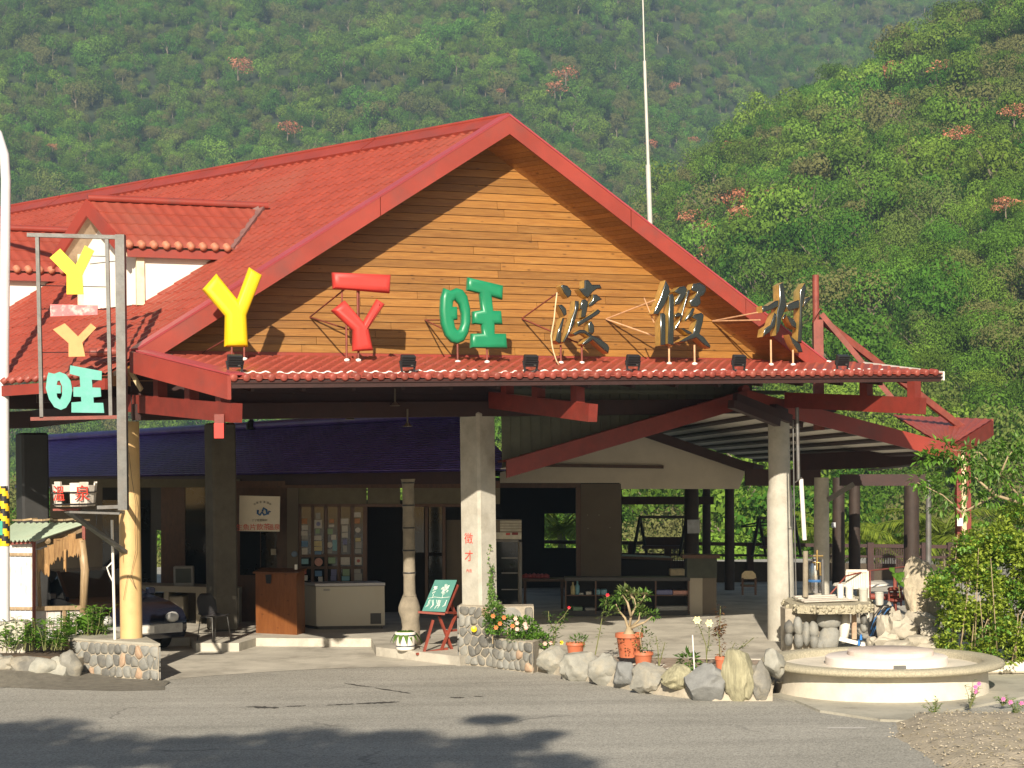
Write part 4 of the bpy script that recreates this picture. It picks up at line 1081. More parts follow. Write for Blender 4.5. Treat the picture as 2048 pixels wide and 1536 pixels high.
# ================================================================== TERRACE PAVILION (gable roof running back beside the hall)
pav = thing('terrace_pavilion', 'open terrace roof on posts with dark purlins under white sheets, right of the entrance', 'pavilion', G(1563, 1279, .15)+Vector((1, 2, 0)))
def pv(mb, name, m, smooth=None, kind=None): o = mb.build(name, m, pav, smooth); return tag(o, kind=kind)
pA = PP(1492, 797, 27.75); pB = PP(1918, 908, 27.75); pC = PP(1012, 938, 27.75); pD = Vector((-.075, 1, 0))*16
SHEETP = mat('white_ceiling_sheet', (.78, .74, .66), .7, .1, 3)
for e in (pB, pC):
    n = pD.cross(e-pA).normalized(); n = n if n.z > 0 else -n
    ns = 4
    for k in range(ns):
        a0 = pA+pD*(k/ns); dd = pD*(.996/ns)
        pv(pantile(a0+n*.11, dd, e-pA, n, 0, 0, .2, .3, sub=4, bot=False), 'roof_sheet', RED, 60)
    pv(MB().prism([pA, e, e+pD, pA+pD], n*.02), 'ceiling_sheet', SHEETP)
    for k in range(8):
        q = pA+(e-pA)*((k+.55)/8)-n*.026
        pv(MB().bar(q+pD*.012, q+pD*.99, .13, .05, up=n), 'purlin', DARKRED)
    for t in (.98,):
        pv(MB().bar(pA+pD*t-n*.2, e+pD*t-n*.2, .12, .18), 'rafter', DARKRED)
    f0 = UP*.14; pv(MB().prism([pA+f0, e+f0, e-UP*.14, pA-UP*.14], NV*.05), 'rake_fascia', REDF if e is pB else REDD)  # left rake in the darker red: the canopy's shade put into its colour
pv(MB().tube([pA+UP*.16, pA+pD+UP*.16], .07, 8), 'ridge_cap', REDF, 60)
# small tiled hip beyond the right end
q = [P(1786, 834, 33.5), P(1984, 843, 33.0), P(1906, 892, 30.9), P(1882, 892, 30.9)]
hn = (q[1]-q[0]).cross(q[3]-q[0]).normalized(); hn = hn if hn.z > 0 else -hn
mb = MB(); nu_, nv2 = 66, 12
for j in range(nv2+1):
    for i in range(nu_+1):
        a_ = q[0].lerp(q[1], i/nu_); b_ = q[3].lerp(q[2], i/nu_); mb.v.append(tuple(a_.lerp(b_, j/nv2)+hn*(.04+.018*max(0, math.sin(i*2*math.pi/6))+.012*(j % 2))))
mb.f = [(j*(nu_+1)+i, j*(nu_+1)+i+1, (j+1)*(nu_+1)+i+1, (j+1)*(nu_+1)+i) for j in range(nv2) for i in range(nu_)]; mb.m = [0]*len(mb.f)
pv(mb, 'hip_roof_sheet', RED, 60)
mb = MB(); mb.add([q[1]+UP*.02, q[0]+UP*.02, q[3]+UP*.02, q[2]+UP*.02], [(0, 1, 2, 3)]); pv(mb, 'hip_lining', RED)
pv(MB().bar(q[1]-UP*.12, q[2]-UP*.12, .05, .28), 'hip_fascia', REDD)
pv(MB().bar(q[1]-UP*.1, q[1]-UP*.1+Vector((.1, 2.5, .1)), .05, .3), 'hip_fascia', REDD)
# dark beams: front ties, brackets at the right column
for (a, b, w_, h_) in ((P(1580, 838, 29.2), P(1470, 795, 28.2), .1, .14), (P(1555, 845, 29.0), P(1462, 808, 27.9), .12, .13), (P(1545, 820, 29.3), P(1600, 845, 29.9), .14, .2),
                       (P(1490, 955, 37), P(1640, 955, 37), .15, .35), (P(1590, 925, 36), P(1910, 912, 33.5), .16, .34), (P(1680, 960, 38), P(1850, 960, 38), .12, .25)):
    pv(MB().bar(a, b, w_, h_), 'beam', DARKRED)
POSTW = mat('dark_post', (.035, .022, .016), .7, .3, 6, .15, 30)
def post(px, py0, py1, Y, wpx, name='post', m=POSTW, rnd_=True):
    a, b = P(px, py1, Y), P(px, py0, Y); r = wpx/F*Y/2
    if rnd_: pv(MB().tube([a, (a+b)/2, b], [r, r*.97, r*.92], 12), name, m, 60)
    else: pv(MB().box((a+b)/2, r*2, r*2, (b-a).length), name, m)
for (px, y0, y1, Y, w_) in ((1383, 965, 1112, 40, 30), (1413, 965, 1110, 44, 17), (1459, 965, 1180, 41, 20), (1677, 955, 1170, 42, 26), (1709, 950, 1180, 40, 24), (1823, 950, 1150, 41, 32)):
    post(px, y0, y1, Y, w_)
post(1643, 955, 1215, 34.5, 32, 'column', CONC)
post(1857, 955, 1170, 31.5, 12, 'pipe_post', STEEL)
a = P(1926, 1140, 31.2)
for dx, mm in ((-.085, REDD), (0, PALEW), (.085, REDD)):
    b = P(1926, 905, 31.2); pv(MB().box((a+b)/2+Vector((dx, 0, 0)), .08, .16, (b-a).length), 'post_board', mm)
pv(MB().bar(P(1655, 1000, 34.4), P(1708, 968, 34.3), .06, .1), 'knee_brace', STEEL)
pv(MB().bar(P(1236, 1001, 42), P(1427, 1001, 42), .14, .19), 'cross_beam', DARKRED)
pv(MB().box(P(1387, 1053, 39.5), .28, .02, .31).build if False else MB().box(P(1387, 1053, 39.7), .28, .02, .31), 'paper_notice', mat('grey_paper', (.5, .52, .55), .7))
pv(MB().box(P(1667, 1050, 41.6), .1, .02, .12), 'paper_notice', MATS['grey_paper'])
pv(MB().box(P(1920, 1044, 30.9), .1, .02, .14), 'paper_notice', WHITE)
pv(MB().bar(P(1740, 940, 33), P(1960, 915, 31.2), .12, .03), 'gutter', STEEL)
# ================================================================== RESTAURANT WALL AND RECEPTION UNDER THE ROOFS
rest = thing('restaurant_building', 'pale gabled restaurant front with a dark window behind the middle column', 'building', G(1150, 1225, .15))
def rp(mb, name, m, smooth=None, kind=None): o = mb.build(name, m, rest, smooth); return tag(o, kind=kind)
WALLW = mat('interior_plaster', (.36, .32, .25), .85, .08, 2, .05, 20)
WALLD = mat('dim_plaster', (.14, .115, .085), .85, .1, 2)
YR = 38.0
g = [P(1000, 945, YR), P(1282, 868, YR), P(1492, 940, YR), P(1478, 978, YR), P(1240, 978, YR), P(1240, 966, YR), P(1000, 966, YR)]
rp(MB().prism(g, (0, .2, 0)), 'gable_wall', mat('gable_plaster', (.60, .55, .46), .85, .08, 2, .05, 20))
rp(MB().bar(P(1270, 858, YR-.1), P(1505, 938, YR-.1), .12, .2), 'verge_board', DARKRED); rp(MB().bar(P(1290, 860, YR-.1), P(1010, 938, YR-.1), .12, .16), 'verge_board', DARKRED)
rp(MB().bar(P(1060, 930, YR-.06), P(1327, 934, YR-.06), .06, .07), 'ledge', BROWNW)
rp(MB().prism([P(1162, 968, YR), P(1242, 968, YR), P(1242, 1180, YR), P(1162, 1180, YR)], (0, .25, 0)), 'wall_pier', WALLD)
for (px, py) in ((1175, 1030), (1198, 1030), (1176, 1057), (1220, 1055)): rp(MB().lathe(P(px, py, YR-.005), [(.012, 0), (.0, .01)], 8, ax=(0, -1, 0)), 'anchor_hole', WALLW)
rp(MB().bar(P(1000, 971, YR+.1), P(1162, 971, YR+.1), .12, .1), 'window_head', BROWNW)
rp(MB().bar(P(1157, 975, YR+.1), P(1158, 1165, YR+.1), .12, .12), 'window_jamb', BROWNW)
# room behind, with a hole that lets the garden show
YB = 44.0
x0, x1, x2, x3 = 985, 1089, 1154, 1240; y0, y1, y2, y3 = 955, 1027, 1096, 1215
for r_ in ((x0, y0, x1, y3), (x2, y0, x3, y3), (x1, y0, x2, y1), (x1, y2, x2, y3)):
    rp(MB().prism([P(r_[0], r_[1], YB), P(r_[2], r_[1], YB), P(r_[2], r_[3], YB), P(r_[0], r_[3], YB)], (0, .15, 0)), 'back_wall', mat('room_dark', (.012, .010, .009), .8, .1))  # near-black colour holds the darkness of the unlit room
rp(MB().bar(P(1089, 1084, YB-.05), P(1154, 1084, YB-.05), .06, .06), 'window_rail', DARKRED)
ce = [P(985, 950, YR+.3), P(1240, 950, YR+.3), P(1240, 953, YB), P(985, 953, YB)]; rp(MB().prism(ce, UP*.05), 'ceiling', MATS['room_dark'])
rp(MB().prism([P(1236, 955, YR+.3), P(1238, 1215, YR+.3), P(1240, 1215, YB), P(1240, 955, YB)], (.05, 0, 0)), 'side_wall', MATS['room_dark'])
rec = thing('reception_building', 'low reception building with shaded tiled roof tinted with violet sky sheen and a door covered in stickers', 'building', G(660, 1240, .15))
def rc_(mb, name, m, smooth=None, kind=None): o = mb.build(name, m, rec, smooth); return tag(o, kind=kind)
SKYSHEEN = mat('sky_sheen_tiles', (.13, .085, .36), .32, .2, 3, .05, 40, stain=(.06, .03, .1), stain_scale=1, stain_amt=.5)  # blue-violet is the sky's reflection put into the tile colour
t0, t1 = P(96, 880, 46.5), P(935, 832, 32.0); t0.z = t1.z = 4.07
b0 = P(96, 957, 43.0); b1 = P(935, 940, 30.1); b0.z = b1.z = 3.1
pn = (t1-t0).cross(b0-t0).normalized(); pn = pn if pn.z > 0 else -pn
L3 = t1-t0
for k in range(4): rc_(pantile(t0+L3*(k/4), L3*.2496, (b0-t0), pn, 0, 0, .3, .16, amp=.006, step=.02, sub=4), 'roof_sheet', SKYSHEEN, 60)
rc_(MB().tube([t0+UP*.08, t1+UP*.08], .09, 8), 'ridge_cap', SKYSHEEN, 60)
bk = Vector((-.9, 1.6, 0)); rc_(MB().prism([t0, t1, t1+bk*2-UP*1.2, t0+bk*2-UP*1.2], -UP*.05), 'rear_slope', SKYSHEEN)
rc_(MB().bar(b0-UP*.12, b1-UP*.12, .08, .24), 'eave_board', DARKRED)
for px in (497, 905 if False else 560): pass
for (px, py) in ((503, 850), (822, 842)):
    q = P(px, py, 38 if px < 600 else 34.5); rc_(MB().lathe(q-UP*.1, [(.12, 0), (.12, .12), (.05, .2), (.03, .3), (.0, .32)], 10), 'roof_finial', BLACKM, 60)
YD = 34.6
def rect(x0, y0, x1, y1, Y, th, name, m, f=rc_):
    return f(MB().prism([P(x0, y0, Y), P(x1, y0, Y), P(x1, y1, Y), P(x0, y1, Y)], (0, th, 0)), name, m)
FASC = mat('olive_lintel_panel', (.13, .115, .075), .8, .15)
rect(470, 962, 1000, 976, YD-.06, .12, 'head_rail', BROWNW)
rect(595, 976, 733, 1010, YD, .05, 'transom_panel', FASC); rect(735, 976, 800, 1010, YD, .05, 'transom_panel', FASC); rect(812, 976, 1000, 1008, YD, .05, 'transom_panel', FASC)
rect(596, 1008, 930, 1014, YD-.03, .08, 'door_rail', BROWNW)
rect(574, 976, 596, 1180, YD-.1, .25, 'pillar', WALLD)
# door grid of stickered panes
for x in (596, 622, 649, 675, 702, 727): rect(x, 1012, x+6, 1240, YD-.03, .07, 'mullion', BROWNW)
for y in (1109, 1133, 1172): rect(602, y, 727, y+5, YD-.025, .05, 'glazing_bar', BROWNW)
for i in range(5):
    xa = (602, 628, 655, 681, 708)[i]
    for (ya, yb) in ((1014, 1109), (1114, 1133), (1138, 1172), (1177, 1240)): rect(xa, ya, xa+20, yb, YD+.012, .006, 'pane', GLASS)
stc = {'w': (.5, .48, .43), 'b': (.08, .2, .36), 'c': (.16, .36, .42), 'y': (.5, .42, .2), 'g': (.22, .34, .2), 'r': (.35, .08, .06), 'p': (.5, .25, .2), 'o': (.4, .17, .06), 'v': (.14, .15, .3), 'k': (.3, .3, .28)}
STICK = {k_: mat('sticker_'+k_, c, .5, .12, 25) for k_, c in stc.items()}
sx = lambda x: 460+x/5.12; sy = lambda y: 960+y/5.12
for s_ in '''735 395 790 450 o;732 463 798 512 w;724 522 794 570 w;733 572 798 610 k;732 625 798 682 b;735 697 795 763 w;732 806 803 860 c;722 928 782 965 r;718 976 794 1030 w;877 335 927 400 k;864 408 942 495 w;877 500 920 548 g;860 570 938 615 w;862 625 940 675 y;858 682 942 725 y;868 730 935 765 b;870 930 942 985 b;904 990 948 1042 w;1016 400 1066 440 o;1012 456 1066 482 w;998 500 1052 555 g;1036 560 1088 612 w;1050 615 1096 725 c;990 712 1046 752 k;1006 793 1080 855 g;1034 915 1092 980 v;1030 982 1090 1030 v;1134 395 1214 452 w;1146 466 1206 530 w;1146 540 1206 590 w;1154 606 1200 660 v;1157 670 1198 740 k;1132 790 1228 868 w;1154 912 1224 980 g;1144 985 1224 1030 c;1146 1036 1218 1066 w;1268 330 1340 382 w;1276 395 1330 445 o;1284 592 1338 630 y;1284 634 1348 700 k;1280 706 1344 752 k;1280 790 1348 868 w;1270 906 1338 956 k;1272 958 1354 1030 k'''.split(';'):
    a_ = s_.split(); x_0, y_0, x_1, y_1 = [float(v) for v in a_[:4]]
    rect(sx(x_0), sy(y_0), sx(x_1), sy(y_1), YD+.004, .004, 'sticker', STICK[a_[4]])
for (x, y, r_, m_) in ((908, 840, 42, 'p'), (1020, 665, 30, 'w'), (1310, 512, 27, 'w'), (1315, 828, 17, 'r'), (905, 450, 22, 'v')):
    rc_(MB().lathe(P(sx(x), sy(y), YD+.002), [(r_/5.12/F*YD, 0), (r_/5.12/F*YD, .004)], 18, ax=(0, -1, 0)), 'round_sticker', STICK[m_])
# dark doorway, left bays, back wall
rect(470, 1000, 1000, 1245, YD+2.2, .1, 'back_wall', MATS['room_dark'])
rect(726, 1012, 734, 1240, YD-.04, .09, 'door_jamb', BROWNW)
for i, x in enumerate((850, 885, 925)): rect(x, 1012, x+6, 1215, YD-.03, .08, 'mullion', BROWNW)
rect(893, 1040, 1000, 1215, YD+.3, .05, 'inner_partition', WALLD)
for (xa, ya, xb, yb) in ((826, 1014, 848, 1105), (858, 1014, 884, 1105), (858, 1112, 884, 1210)): rect(xa, ya, xb, yb, YD+.012, .006, 'pane', GLASS)
# left wing
rect(100, 958, 480, 975, YD+1.2, .1, 'head_rail', FASC)
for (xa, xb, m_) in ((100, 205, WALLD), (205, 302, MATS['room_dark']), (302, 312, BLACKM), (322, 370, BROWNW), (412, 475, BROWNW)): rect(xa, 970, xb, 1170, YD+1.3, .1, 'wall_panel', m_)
rect(312, 970, 322, 1060, YD+1.3, .1, 'wall_panel', BLACKM)
rect(370, 970, 412, 1170, YD+1.33, .02, 'pane', GLASS); rect(205, 1000, 300, 1165, YD+1.28, .015, 'pane', GLASS)
rect(473, 975, 575, 1245, YD+.2, .06, 'wall_panel', BROWNW); rect(480, 1062, 520, 1150, YD+.17, .02, 'pane', GLASS); rect(522, 1062, 553, 1150, YD+.17, .02, 'pane', GLASS)
rc_(MB().box(P(545, 1105, YD-.3)+Vector((-.02, .3, 0)), .1, .05, .12), 'switch_box', WALLW)
rc_(MB().lathe(P(589, 1108, YD-.13), [(.06, 0), (.06, .03), (.045, .035)], 14, ax=(0, -1, 0)), 'wall_speaker', mat('speaker_blue', (.12, .18, .26), .5))
# ---- things on and under the reception counter
t = thing('service_counter', 'long pale concrete counter with open bays along the reception wall', 'counter', G(340, 1245, .15))
YCN = 34.4
MB().prism([P(185, 1168, YCN), P(478, 1176, YCN), P(478, 1188, YCN), P(185, 1180, YCN)], (0, .9, 0)).build('counter_top', WALLW, t)
for xa, xb in ((272, 281), (328, 337), (392, 402), (470, 478)): MB().prism([P(xa, 1184, YCN+.05), P(xb, 1184, YCN+.05), P(xb, 1247, YCN+.05), P(xa, 1247, YCN+.05)], (0, .8, 0)).build('counter_leg', WALLW, t)
MB().prism([P(185, 1184, YCN+.85), P(478, 1186, YCN+.85), P(478, 1247, YCN+.85), P(185, 1247, YCN+.85)], (0, .05, 0)).build('counter_back', WALLD, t)
def boxthing(name, label, cat, x0, y0, x1, y1, Y, dep, m, group=None, bev=.02):
    a = P(x0, y1, Y); b = P(x1, y0, Y); c = Vector(((a.x+b.x)/2, Y+dep/2, (a.z+b.z)/2))
    return top(MB().box(c, abs(b.x-a.x), dep, abs(b.z-a.z), bev=bev), name, m, label, cat, group)
boxthing('storage_box', 'white storage box in the left bay under the counter', 'box', 283, 1191, 312, 1243, YCN+.1, .6, WALLW)
boxthing('storage_box', 'white storage box in the right bay under the counter, beside the chair', 'box', 338, 1193, 366, 1245, YCN+.1, .6, WALLW)
boxthing('dustpan', 'small red plastic tub under the counter', 'tub', 313, 1221, 325, 1243, YCN+.2, .2, INK_RED)
t = thing('television', 'old grey tube television on the reception counter', 'television', P(370, 1174, 34.7))
tc = P(368, 1153, 34.7); GREYP = mat('grey_plastic', (.25, .24, .22), .5, .1)
MB().box(tc, .40, .12, .42, bev=.02).build('casing', GREYP, t)
MB().hexa([tc+Vector((x, y, z)) for z in (-.19, .19) for x, y in ((-.19, .06), (.19, .06), (.11, .4), (-.11, .4))]).build('tube_housing', BLACKM, t)
MB().box(tc+Vector((0, -.062, .02)), .31, .015, .28, bev=.006).build('screen', mat('dead_screen', (.1, .11, .1), .12, .1), t)
# chair
t = thing('shell_chair', 'dark shell chair with steel legs in front of the counter', 'chair', G(428, 1281, .15))
cp = t.location.copy(); cz = Vector((.75, -.66, 0)).normalized(); cxx = cz.cross(UP)
def CP(a, b, c): return cp + cxx*a + cz*b + UP*c
mb = MB(); nu, nv_ = 8, 12; vs_ = []
for j in range(nv_+1):
    s_ = j/nv_
    if s_ < .5: y_ = .22-s_*2*.40; z_ = .44-.03*math.sin(s_*2*math.pi)
    else: y_ = -.18-(s_-.5)*.20; z_ = .44+(s_-.5)*2*.38
    for i in range(nu+1):
        x_ = -1+2*i/nu; wv = .21 if s_ < .8 else .21-.1*((s_-.8)/.2)**2
        vs_.append(CP(x_*wv, y_+.04*x_*x_*(1 if s_ > .5 else 0), z_+.03*x_*x_*(1 if s_ <= .5 else 0)))
n1 = nu+1; fr = [(j*n1+i, j*n1+i+1, (j+1)*n1+i+1, (j+1)*n1+i) for j in range(nv_) for i in range(nu)]
mb.add(vs_, fr); o = mb.build('seat_shell', mat('dark_shell', (.035, .033, .035), .5, .1), t, 180); so_ = o.modifiers.new('thickness', 'SOLIDIFY'); so_.thickness = .012
for sx_ in (-1, 1):
    MB().tube([CP(.2*sx_, .22, 0), CP(.17*sx_, .17, .42), CP(.17*sx_, -.15, .42), CP(.2*sx_, -.22, 0)], .011, 6).build('leg_frame', STEEL, t, 180)
# notice board
t = thing('notice_board', 'cream notice board with blue emblem and red characters hanging by the dark column', 'notice board', P(520, 1062, 33.2))
MB().prism([P(479, 991, 33.2), P(560, 993, 33.2), P(559, 1063, 33.2), P(478, 1062, 33.2)], (0, .03, 0)).build('board', mat('cream_board2', (.62, .56, .45), .6, .04), t)
def on_board(txt, px, py, sz, m, n): glyphs(txt, sz, P(px, py, 33.19), (1, 0, .013), UP, m, n, t, .001)
for k_, ch in enumerate('台東金崙溫泉'): 
    a = math.radians(150-24*k_); on_board(ch, 525+18*math.cos(a), 1009-9*math.sin(a)+4, .045, INK_BLK, 'arched_lettering')
pts = [P(516+x, 1023+y, 33.185) for x, y in ((0, -3), (-1, 4), (4, 7), (8, 1), (12, 7), (18, 5), (17, -3), (11, -7), (9, 0))]
MB().tube(pts, .02, 6).build('emblem', INK_BLU, t, 180)
MB().tube([P(536, 1029, 33.185), P(538, 1022, 33.185), P(541, 1024, 33.185)], .014, 6).build('emblem', INK_BLU, t, 180)
on_board('丫丫旺渡假村', 519, 1041, .05, INK_BLK, 'lettering'); on_board('生魚片飲茶', 506, 1055, .13, INK_RED, 'red_lettering'); on_board('溫泉', 548, 1055, .12, INK_RED, 'red_lettering')
# podium
t = thing('podium', 'brown wooden podium beside the white freezer', 'podium', G(553, 1270, .15))
ps = t.location; pa, pb = G(512, 1266, .15), G(594, 1270, .15); ht = 1.10
MB().hexa([pa, pb, pb+Vector((.1, .42, 0)), pa+Vector((.1, .42, 0)), pa+UP*ht+Vector((0, .02, 0)), pb+UP*ht+Vector((0, .02, 0)), pb+Vector((.1, .42, ht+.04)), pa+Vector((.1, .42, ht+.04))]).build('body', PODIUMW, t)
MB().hexa([pa+Vector((-.04, -.04, ht)), pb+Vector((.04, -.04, ht)), pb+Vector((.14, .46, ht+.05)), pa+Vector((.06, .46, ht+.05)), pa+Vector((-.04, -.04, ht+.03)), pb+Vector((.04, -.04, ht+.03)), pb+Vector((.14, .46, ht+.08)), pa+Vector((.06, .46, ht+.08))]).build('top', PODIUMW, t)
mb = MB(); mb.prism([pa+(pb-pa)*.27+UP*(ht-.18)-Vector((0, .012, 0)), pa+(pb-pa)*.38+UP*(ht-.18)-Vector((0, .012, 0)), pa+(pb-pa)*.40+UP*(ht-.02)-Vector((0, .012, 0)), pa+(pb-pa)*.25+UP*(ht-.02)-Vector((0, .012, 0))], (0, .01, 0)); mb.build('hanging_cloth', BLACKM, t)
MB().box(pa+(pb-pa)*.9+Vector((.05, .2, ht+.12)), .05, .05, .09).build('cup', WHITE, t)
# chest freezer
t = thing('chest_freezer', 'white chest freezer with grey lid by the stickered door', 'freezer', G(690, 1256, .15))
fa, fb = G(633, 1259, .15), G(770, 1257, .15); fd = Vector((-.15, .62, 0)); WHT = mat('freezer_white', (.46, .43, .35), .45, .05, 2, stain=(.4, .34, .25), stain_scale=2, stain_amt=.4)
L0, Lb = fa+Vector((-.34, .55, 0)), fb+Vector((-.2, .6, 0))
MB().hexa([fa+UP*.06, fb+UP*.06, Lb+UP*.06, L0+UP*.06, fa+UP*.80, fb+UP*.80, Lb+UP*.80, L0+UP*.80]).build('cabinet', WHT, t)
c_ = (fa+fb+Lb+L0)/4
MB().hexa([c_+(q-c_)*1.02+UP*z for z in (.81, .86) for q in (fa, fb, Lb, L0)]).build('lid', mat('freezer_lid', (.42, .42, .44), .4, .05), t)
MB().hexa([c_+(q-c_)*.94+UP*z for z in (.0, .06) for q in (fa, fb, Lb, L0)]).build('plinth', BLACKM, t)
ge = (fb-fa).normalized(); MB().box(fb-ge*.17+UP*.19-Vector((0, .008, 0)), .2, .012, .2).build('motor_grille', BLACKM, t)
MB().box(fa+ge*.2+UP*.74-Vector((0, .006, 0)), .12, .01, .04).build('badge', GREYP, t)
# bamboo-like pillar
t = thing('carved_pillar', 'rough stone pillar with ringed shaft and bulging base beside the doorway', 'pillar', G(817, 1296, .15))
cpz = t.location.copy(); cpz.y += .5
ROUGHC = mat('pillar_stone', (.25, .215, .16), .9, .25, 5, .4, 18)
ztop = P(815, 958, cpz.y).z
prof = [(.165, .15), (.165, .3), (.155, .45), (.15, .6), (.165, .72), (.155, .8), (.13, .9), (.105, 1.0)]
mb = MB(); mb.lathe((cpz.x, cpz.y, 0), prof, 20, jit=.3); mb.build('base', ROUGHC, t, 180)
pr2 = [(.118, .98)]; z = 1.0; k = 0
while z < ztop-.3: pr2 += [(.102, z+.03), (.098, z+.3), (.107, z+.36), (.107, z+.38)]; z += .38
pr2.append((.125, ztop)); mb = MB(); mb.lathe((cpz.x, cpz.y, 0), pr2, 16, jit=.06); mb.build('shaft', ROUGHC, t, 60)
mb = MB(); 
for k in range(5): mb.lathe((cpz.x, cpz.y, 1.36+.38*k), [(.109, 0), (.113, .012), (.109, .024)], 16)
mb.build('dark_ring', BLACKM, t, 60)['kind'] = 'stuff'
# tall drinks fridge
t = thing('drinks_fridge', 'upright glass door drinks fridge just right of the middle column', 'fridge', G(1008, 1236, .15))
YF = G(1008, 1236, .15).y
def fx_(x0, y0, x1, y1, yo, th, n, m): return MB().prism([P(x0, y0, YF+yo), P(x1, y0, YF+yo), P(x1, y1, YF+yo), P(x0, y1, YF+yo)], (0, th, 0)).build(n, m, t)
fx_(960, 1040, 1043, 1236, .03, .55, 'cabinet', WALLW)
for k_ in range(4): fx_(960, 1042+5.5*k_, 1043, 1045.5+5.5*k_, -.0, .03, 'vent_slat', mat('fridge_cream', (.5, .47, .38), .5))
fx_(960, 1065, 1043, 1078, -.01, .05, 'sign_panel', MATS['fridge_cream']); fx_(1012, 1066, 1020, 1070, -.02, .01, 'indicator', INK_RED); fx_(1024, 1065, 1036, 1070, -.02, .01, 'indicator', mat('dim_red', (.2, .02, .02), .5))
fx_(965, 1084, 1036, 1228, -.005, .01, 'door_glass', GLASS); fx_(1038, 1080, 1044, 1236, -.02, .05, 'door_stile', STEEL); fx_(960, 1079, 1044, 1084, -.02, .05, 'door_rail', STEEL)
for y_ in (1115, 1145, 1178): fx_(1003, y_, 1036, y_+2, -.008, .003, 'shelf_edge', GREYP)
# display case along the terrace edge
t = thing('display_case', 'long dark glass display case with bottles and folded cloths', 'display case', G(1260, 1226, .15))
YC_ = G(1260, 1232, .15).y
def dc(x0, y0, x1, y1, yo, th, n, m): return MB().prism([P(x0, y0, YC_+yo), P(x1, y0, YC_+yo), P(x1, y1, YC_+yo), P(x0, y1, YC_+yo)], (0, th, 0)).build(n, m, t)
dc(1130, 1155, 1380, 1162, -.02, .5, 'top', BLACKM); dc(1130, 1222, 1380, 1232, 0, .48, 'base', BLACKM); dc(1130, 1190, 1380, 1192, .05, .4, 'shelf', BROWNW)
dc(1130, 1160, 1380, 1230, .46, .02, 'back', MATS['room_dark'])
for x in (1130, 1190, 1248, 1310, 1376): dc(x, 1160, x+3, 1228, -.01, .04, 'mullion', BROWNW)
def bottle(px, py, h, r, m, label, Y):
    b = P(px, py, Y); b.z -= 0
    top(MB().lathe(b, [(r, 0), (r, h*.65), (r*.4, h*.78), (r*.4, h), (0, h)], 10), 'bottle', m, label, 'bottle', smooth=50)
bottle(1146, 1190, .26, .045, STICK['y'], 'cream bottle on the upper shelf of the display case', YC_+.2)
bottle(1155, 1190, .28, .045, STICK['c'], 'light blue bottle on the upper shelf of the display case', YC_+.2)
for (x0_, y0_, x1_, y1_, m_, nm, lb) in ((1158, 1186, 1167, 1190, 'w', 'price_card', 'small white card beside the blue bottle'), (1172, 1183, 1183, 1190, 'w', 'bowl_box', 'white square tub in the middle of the display shelf'),
        (1189, 1179, 1201, 1190, 'c', 'gift_box', 'left pale blue box on the display shelf'), (1202, 1179, 1214, 1190, 'c', 'gift_box', 'right pale blue box on the display shelf by the flower pot'),
        (1146, 1214, 1165, 1222, 'g', 'paper_box', 'greenish flat box on the floor of the display case at the left'), (1170, 1216, 1192, 1222, 'k', 'paper_box', 'grey flat box on the floor of the display case'),
        (1312, 1180, 1345, 1190, 'v', 'folded_cloth', 'folded blue patterned cloth on the display shelf'), (1346, 1181, 1376, 1190, 'p', 'folded_cloth', 'folded pink cloth on the display shelf'),
        (1312, 1212, 1376, 1222, 'k', 'folded_cloth', 'pale folded cloths on the floor of the display case'), (1262, 1184, 1300, 1190, 'y', 'folded_cloth', 'folded yellow cloth at the middle of the display shelf')):
    boxthing(nm, lb, 'cloth' if 'cloth' in nm else ('card' if 'card' in nm else 'box'), x0_, y0_, x1_, y1_, YC_+.1, .25, STICK[m_], bev=.01)
# counter post clad below, dark above
t = thing('bar_counter', 'counter end clad in pale panels with a dark upper half under the post', 'counter', G(1408, 1228, .15))
YK = G(1408, 1230, .15).y
for (x0_, y0_, x1_, y1_, yo, n, m_) in ((1378, 1155, 1405, 1230, 0, 'pale_panel', WALLW), (1405, 1152, 1433, 1230, .01, 'pale_panel', WALLD), (1374, 1117, 1434, 1156, -.03, 'dark_panel', mat('dark_green_board', (.04, .045, .03), .7)), (1365, 1110, 1440, 1117, -.08, 'counter_top', BROWNW)):
    MB().prism([P(x0_, y0_, YK+yo), P(x1_, y0_, YK+yo), P(x1_, y1_, YK+yo), P(x0_, y1_, YK+yo)], (0, .5, 0)).build(n, m_, t)
t = thing('long_table', 'long dark table on the terrace behind the display case', 'table', P(1290, 1160, 40))
MB().prism([P(1240, 1112, 40), P(1345, 1116, 40), P(1345, 1121, 40), P(1240, 1117, 40)], (0, 1.0, 0)).build('top', BROWNW, t)
MB().prism([P(1243, 1119, 40.1), P(1340, 1121, 40.1), P(1340, 1170, 40.1), P(1243, 1170, 40.1)], (0, .6, 0)).build('pedestal', MATS['room_dark'], t)
boxthing('cardboard_box', 'brown cardboard box in the shade beside the long table', 'box', 1340, 1138, 1370, 1152, 39, .3, PALEW)
t = thing('low_stool', 'wooden stool with rounded back in the shaded terrace left of the right column', 'stool', P(1497, 1185, 36))
MB().prism([P(1483, 1158, 36), P(1484, 1148, 36), P(1490, 1142, 36), P(1505, 1142, 36), P(1511, 1148, 36), P(1513, 1158, 36)], (0, .05, 0)).build('backrest', PALEW, t)
for x_ in (1485, 1511): MB().bar(P(x_, 1156, 36), P(x_, 1190, 36), .04, .04).build('leg', BROWNW, t)
MB().prism([P(1484, 1170, 36), P(1512, 1170, 36), P(1512, 1174, 36), P(1484, 1174, 36)], (0, .3, 0)).build('seat', BROWNW, t)
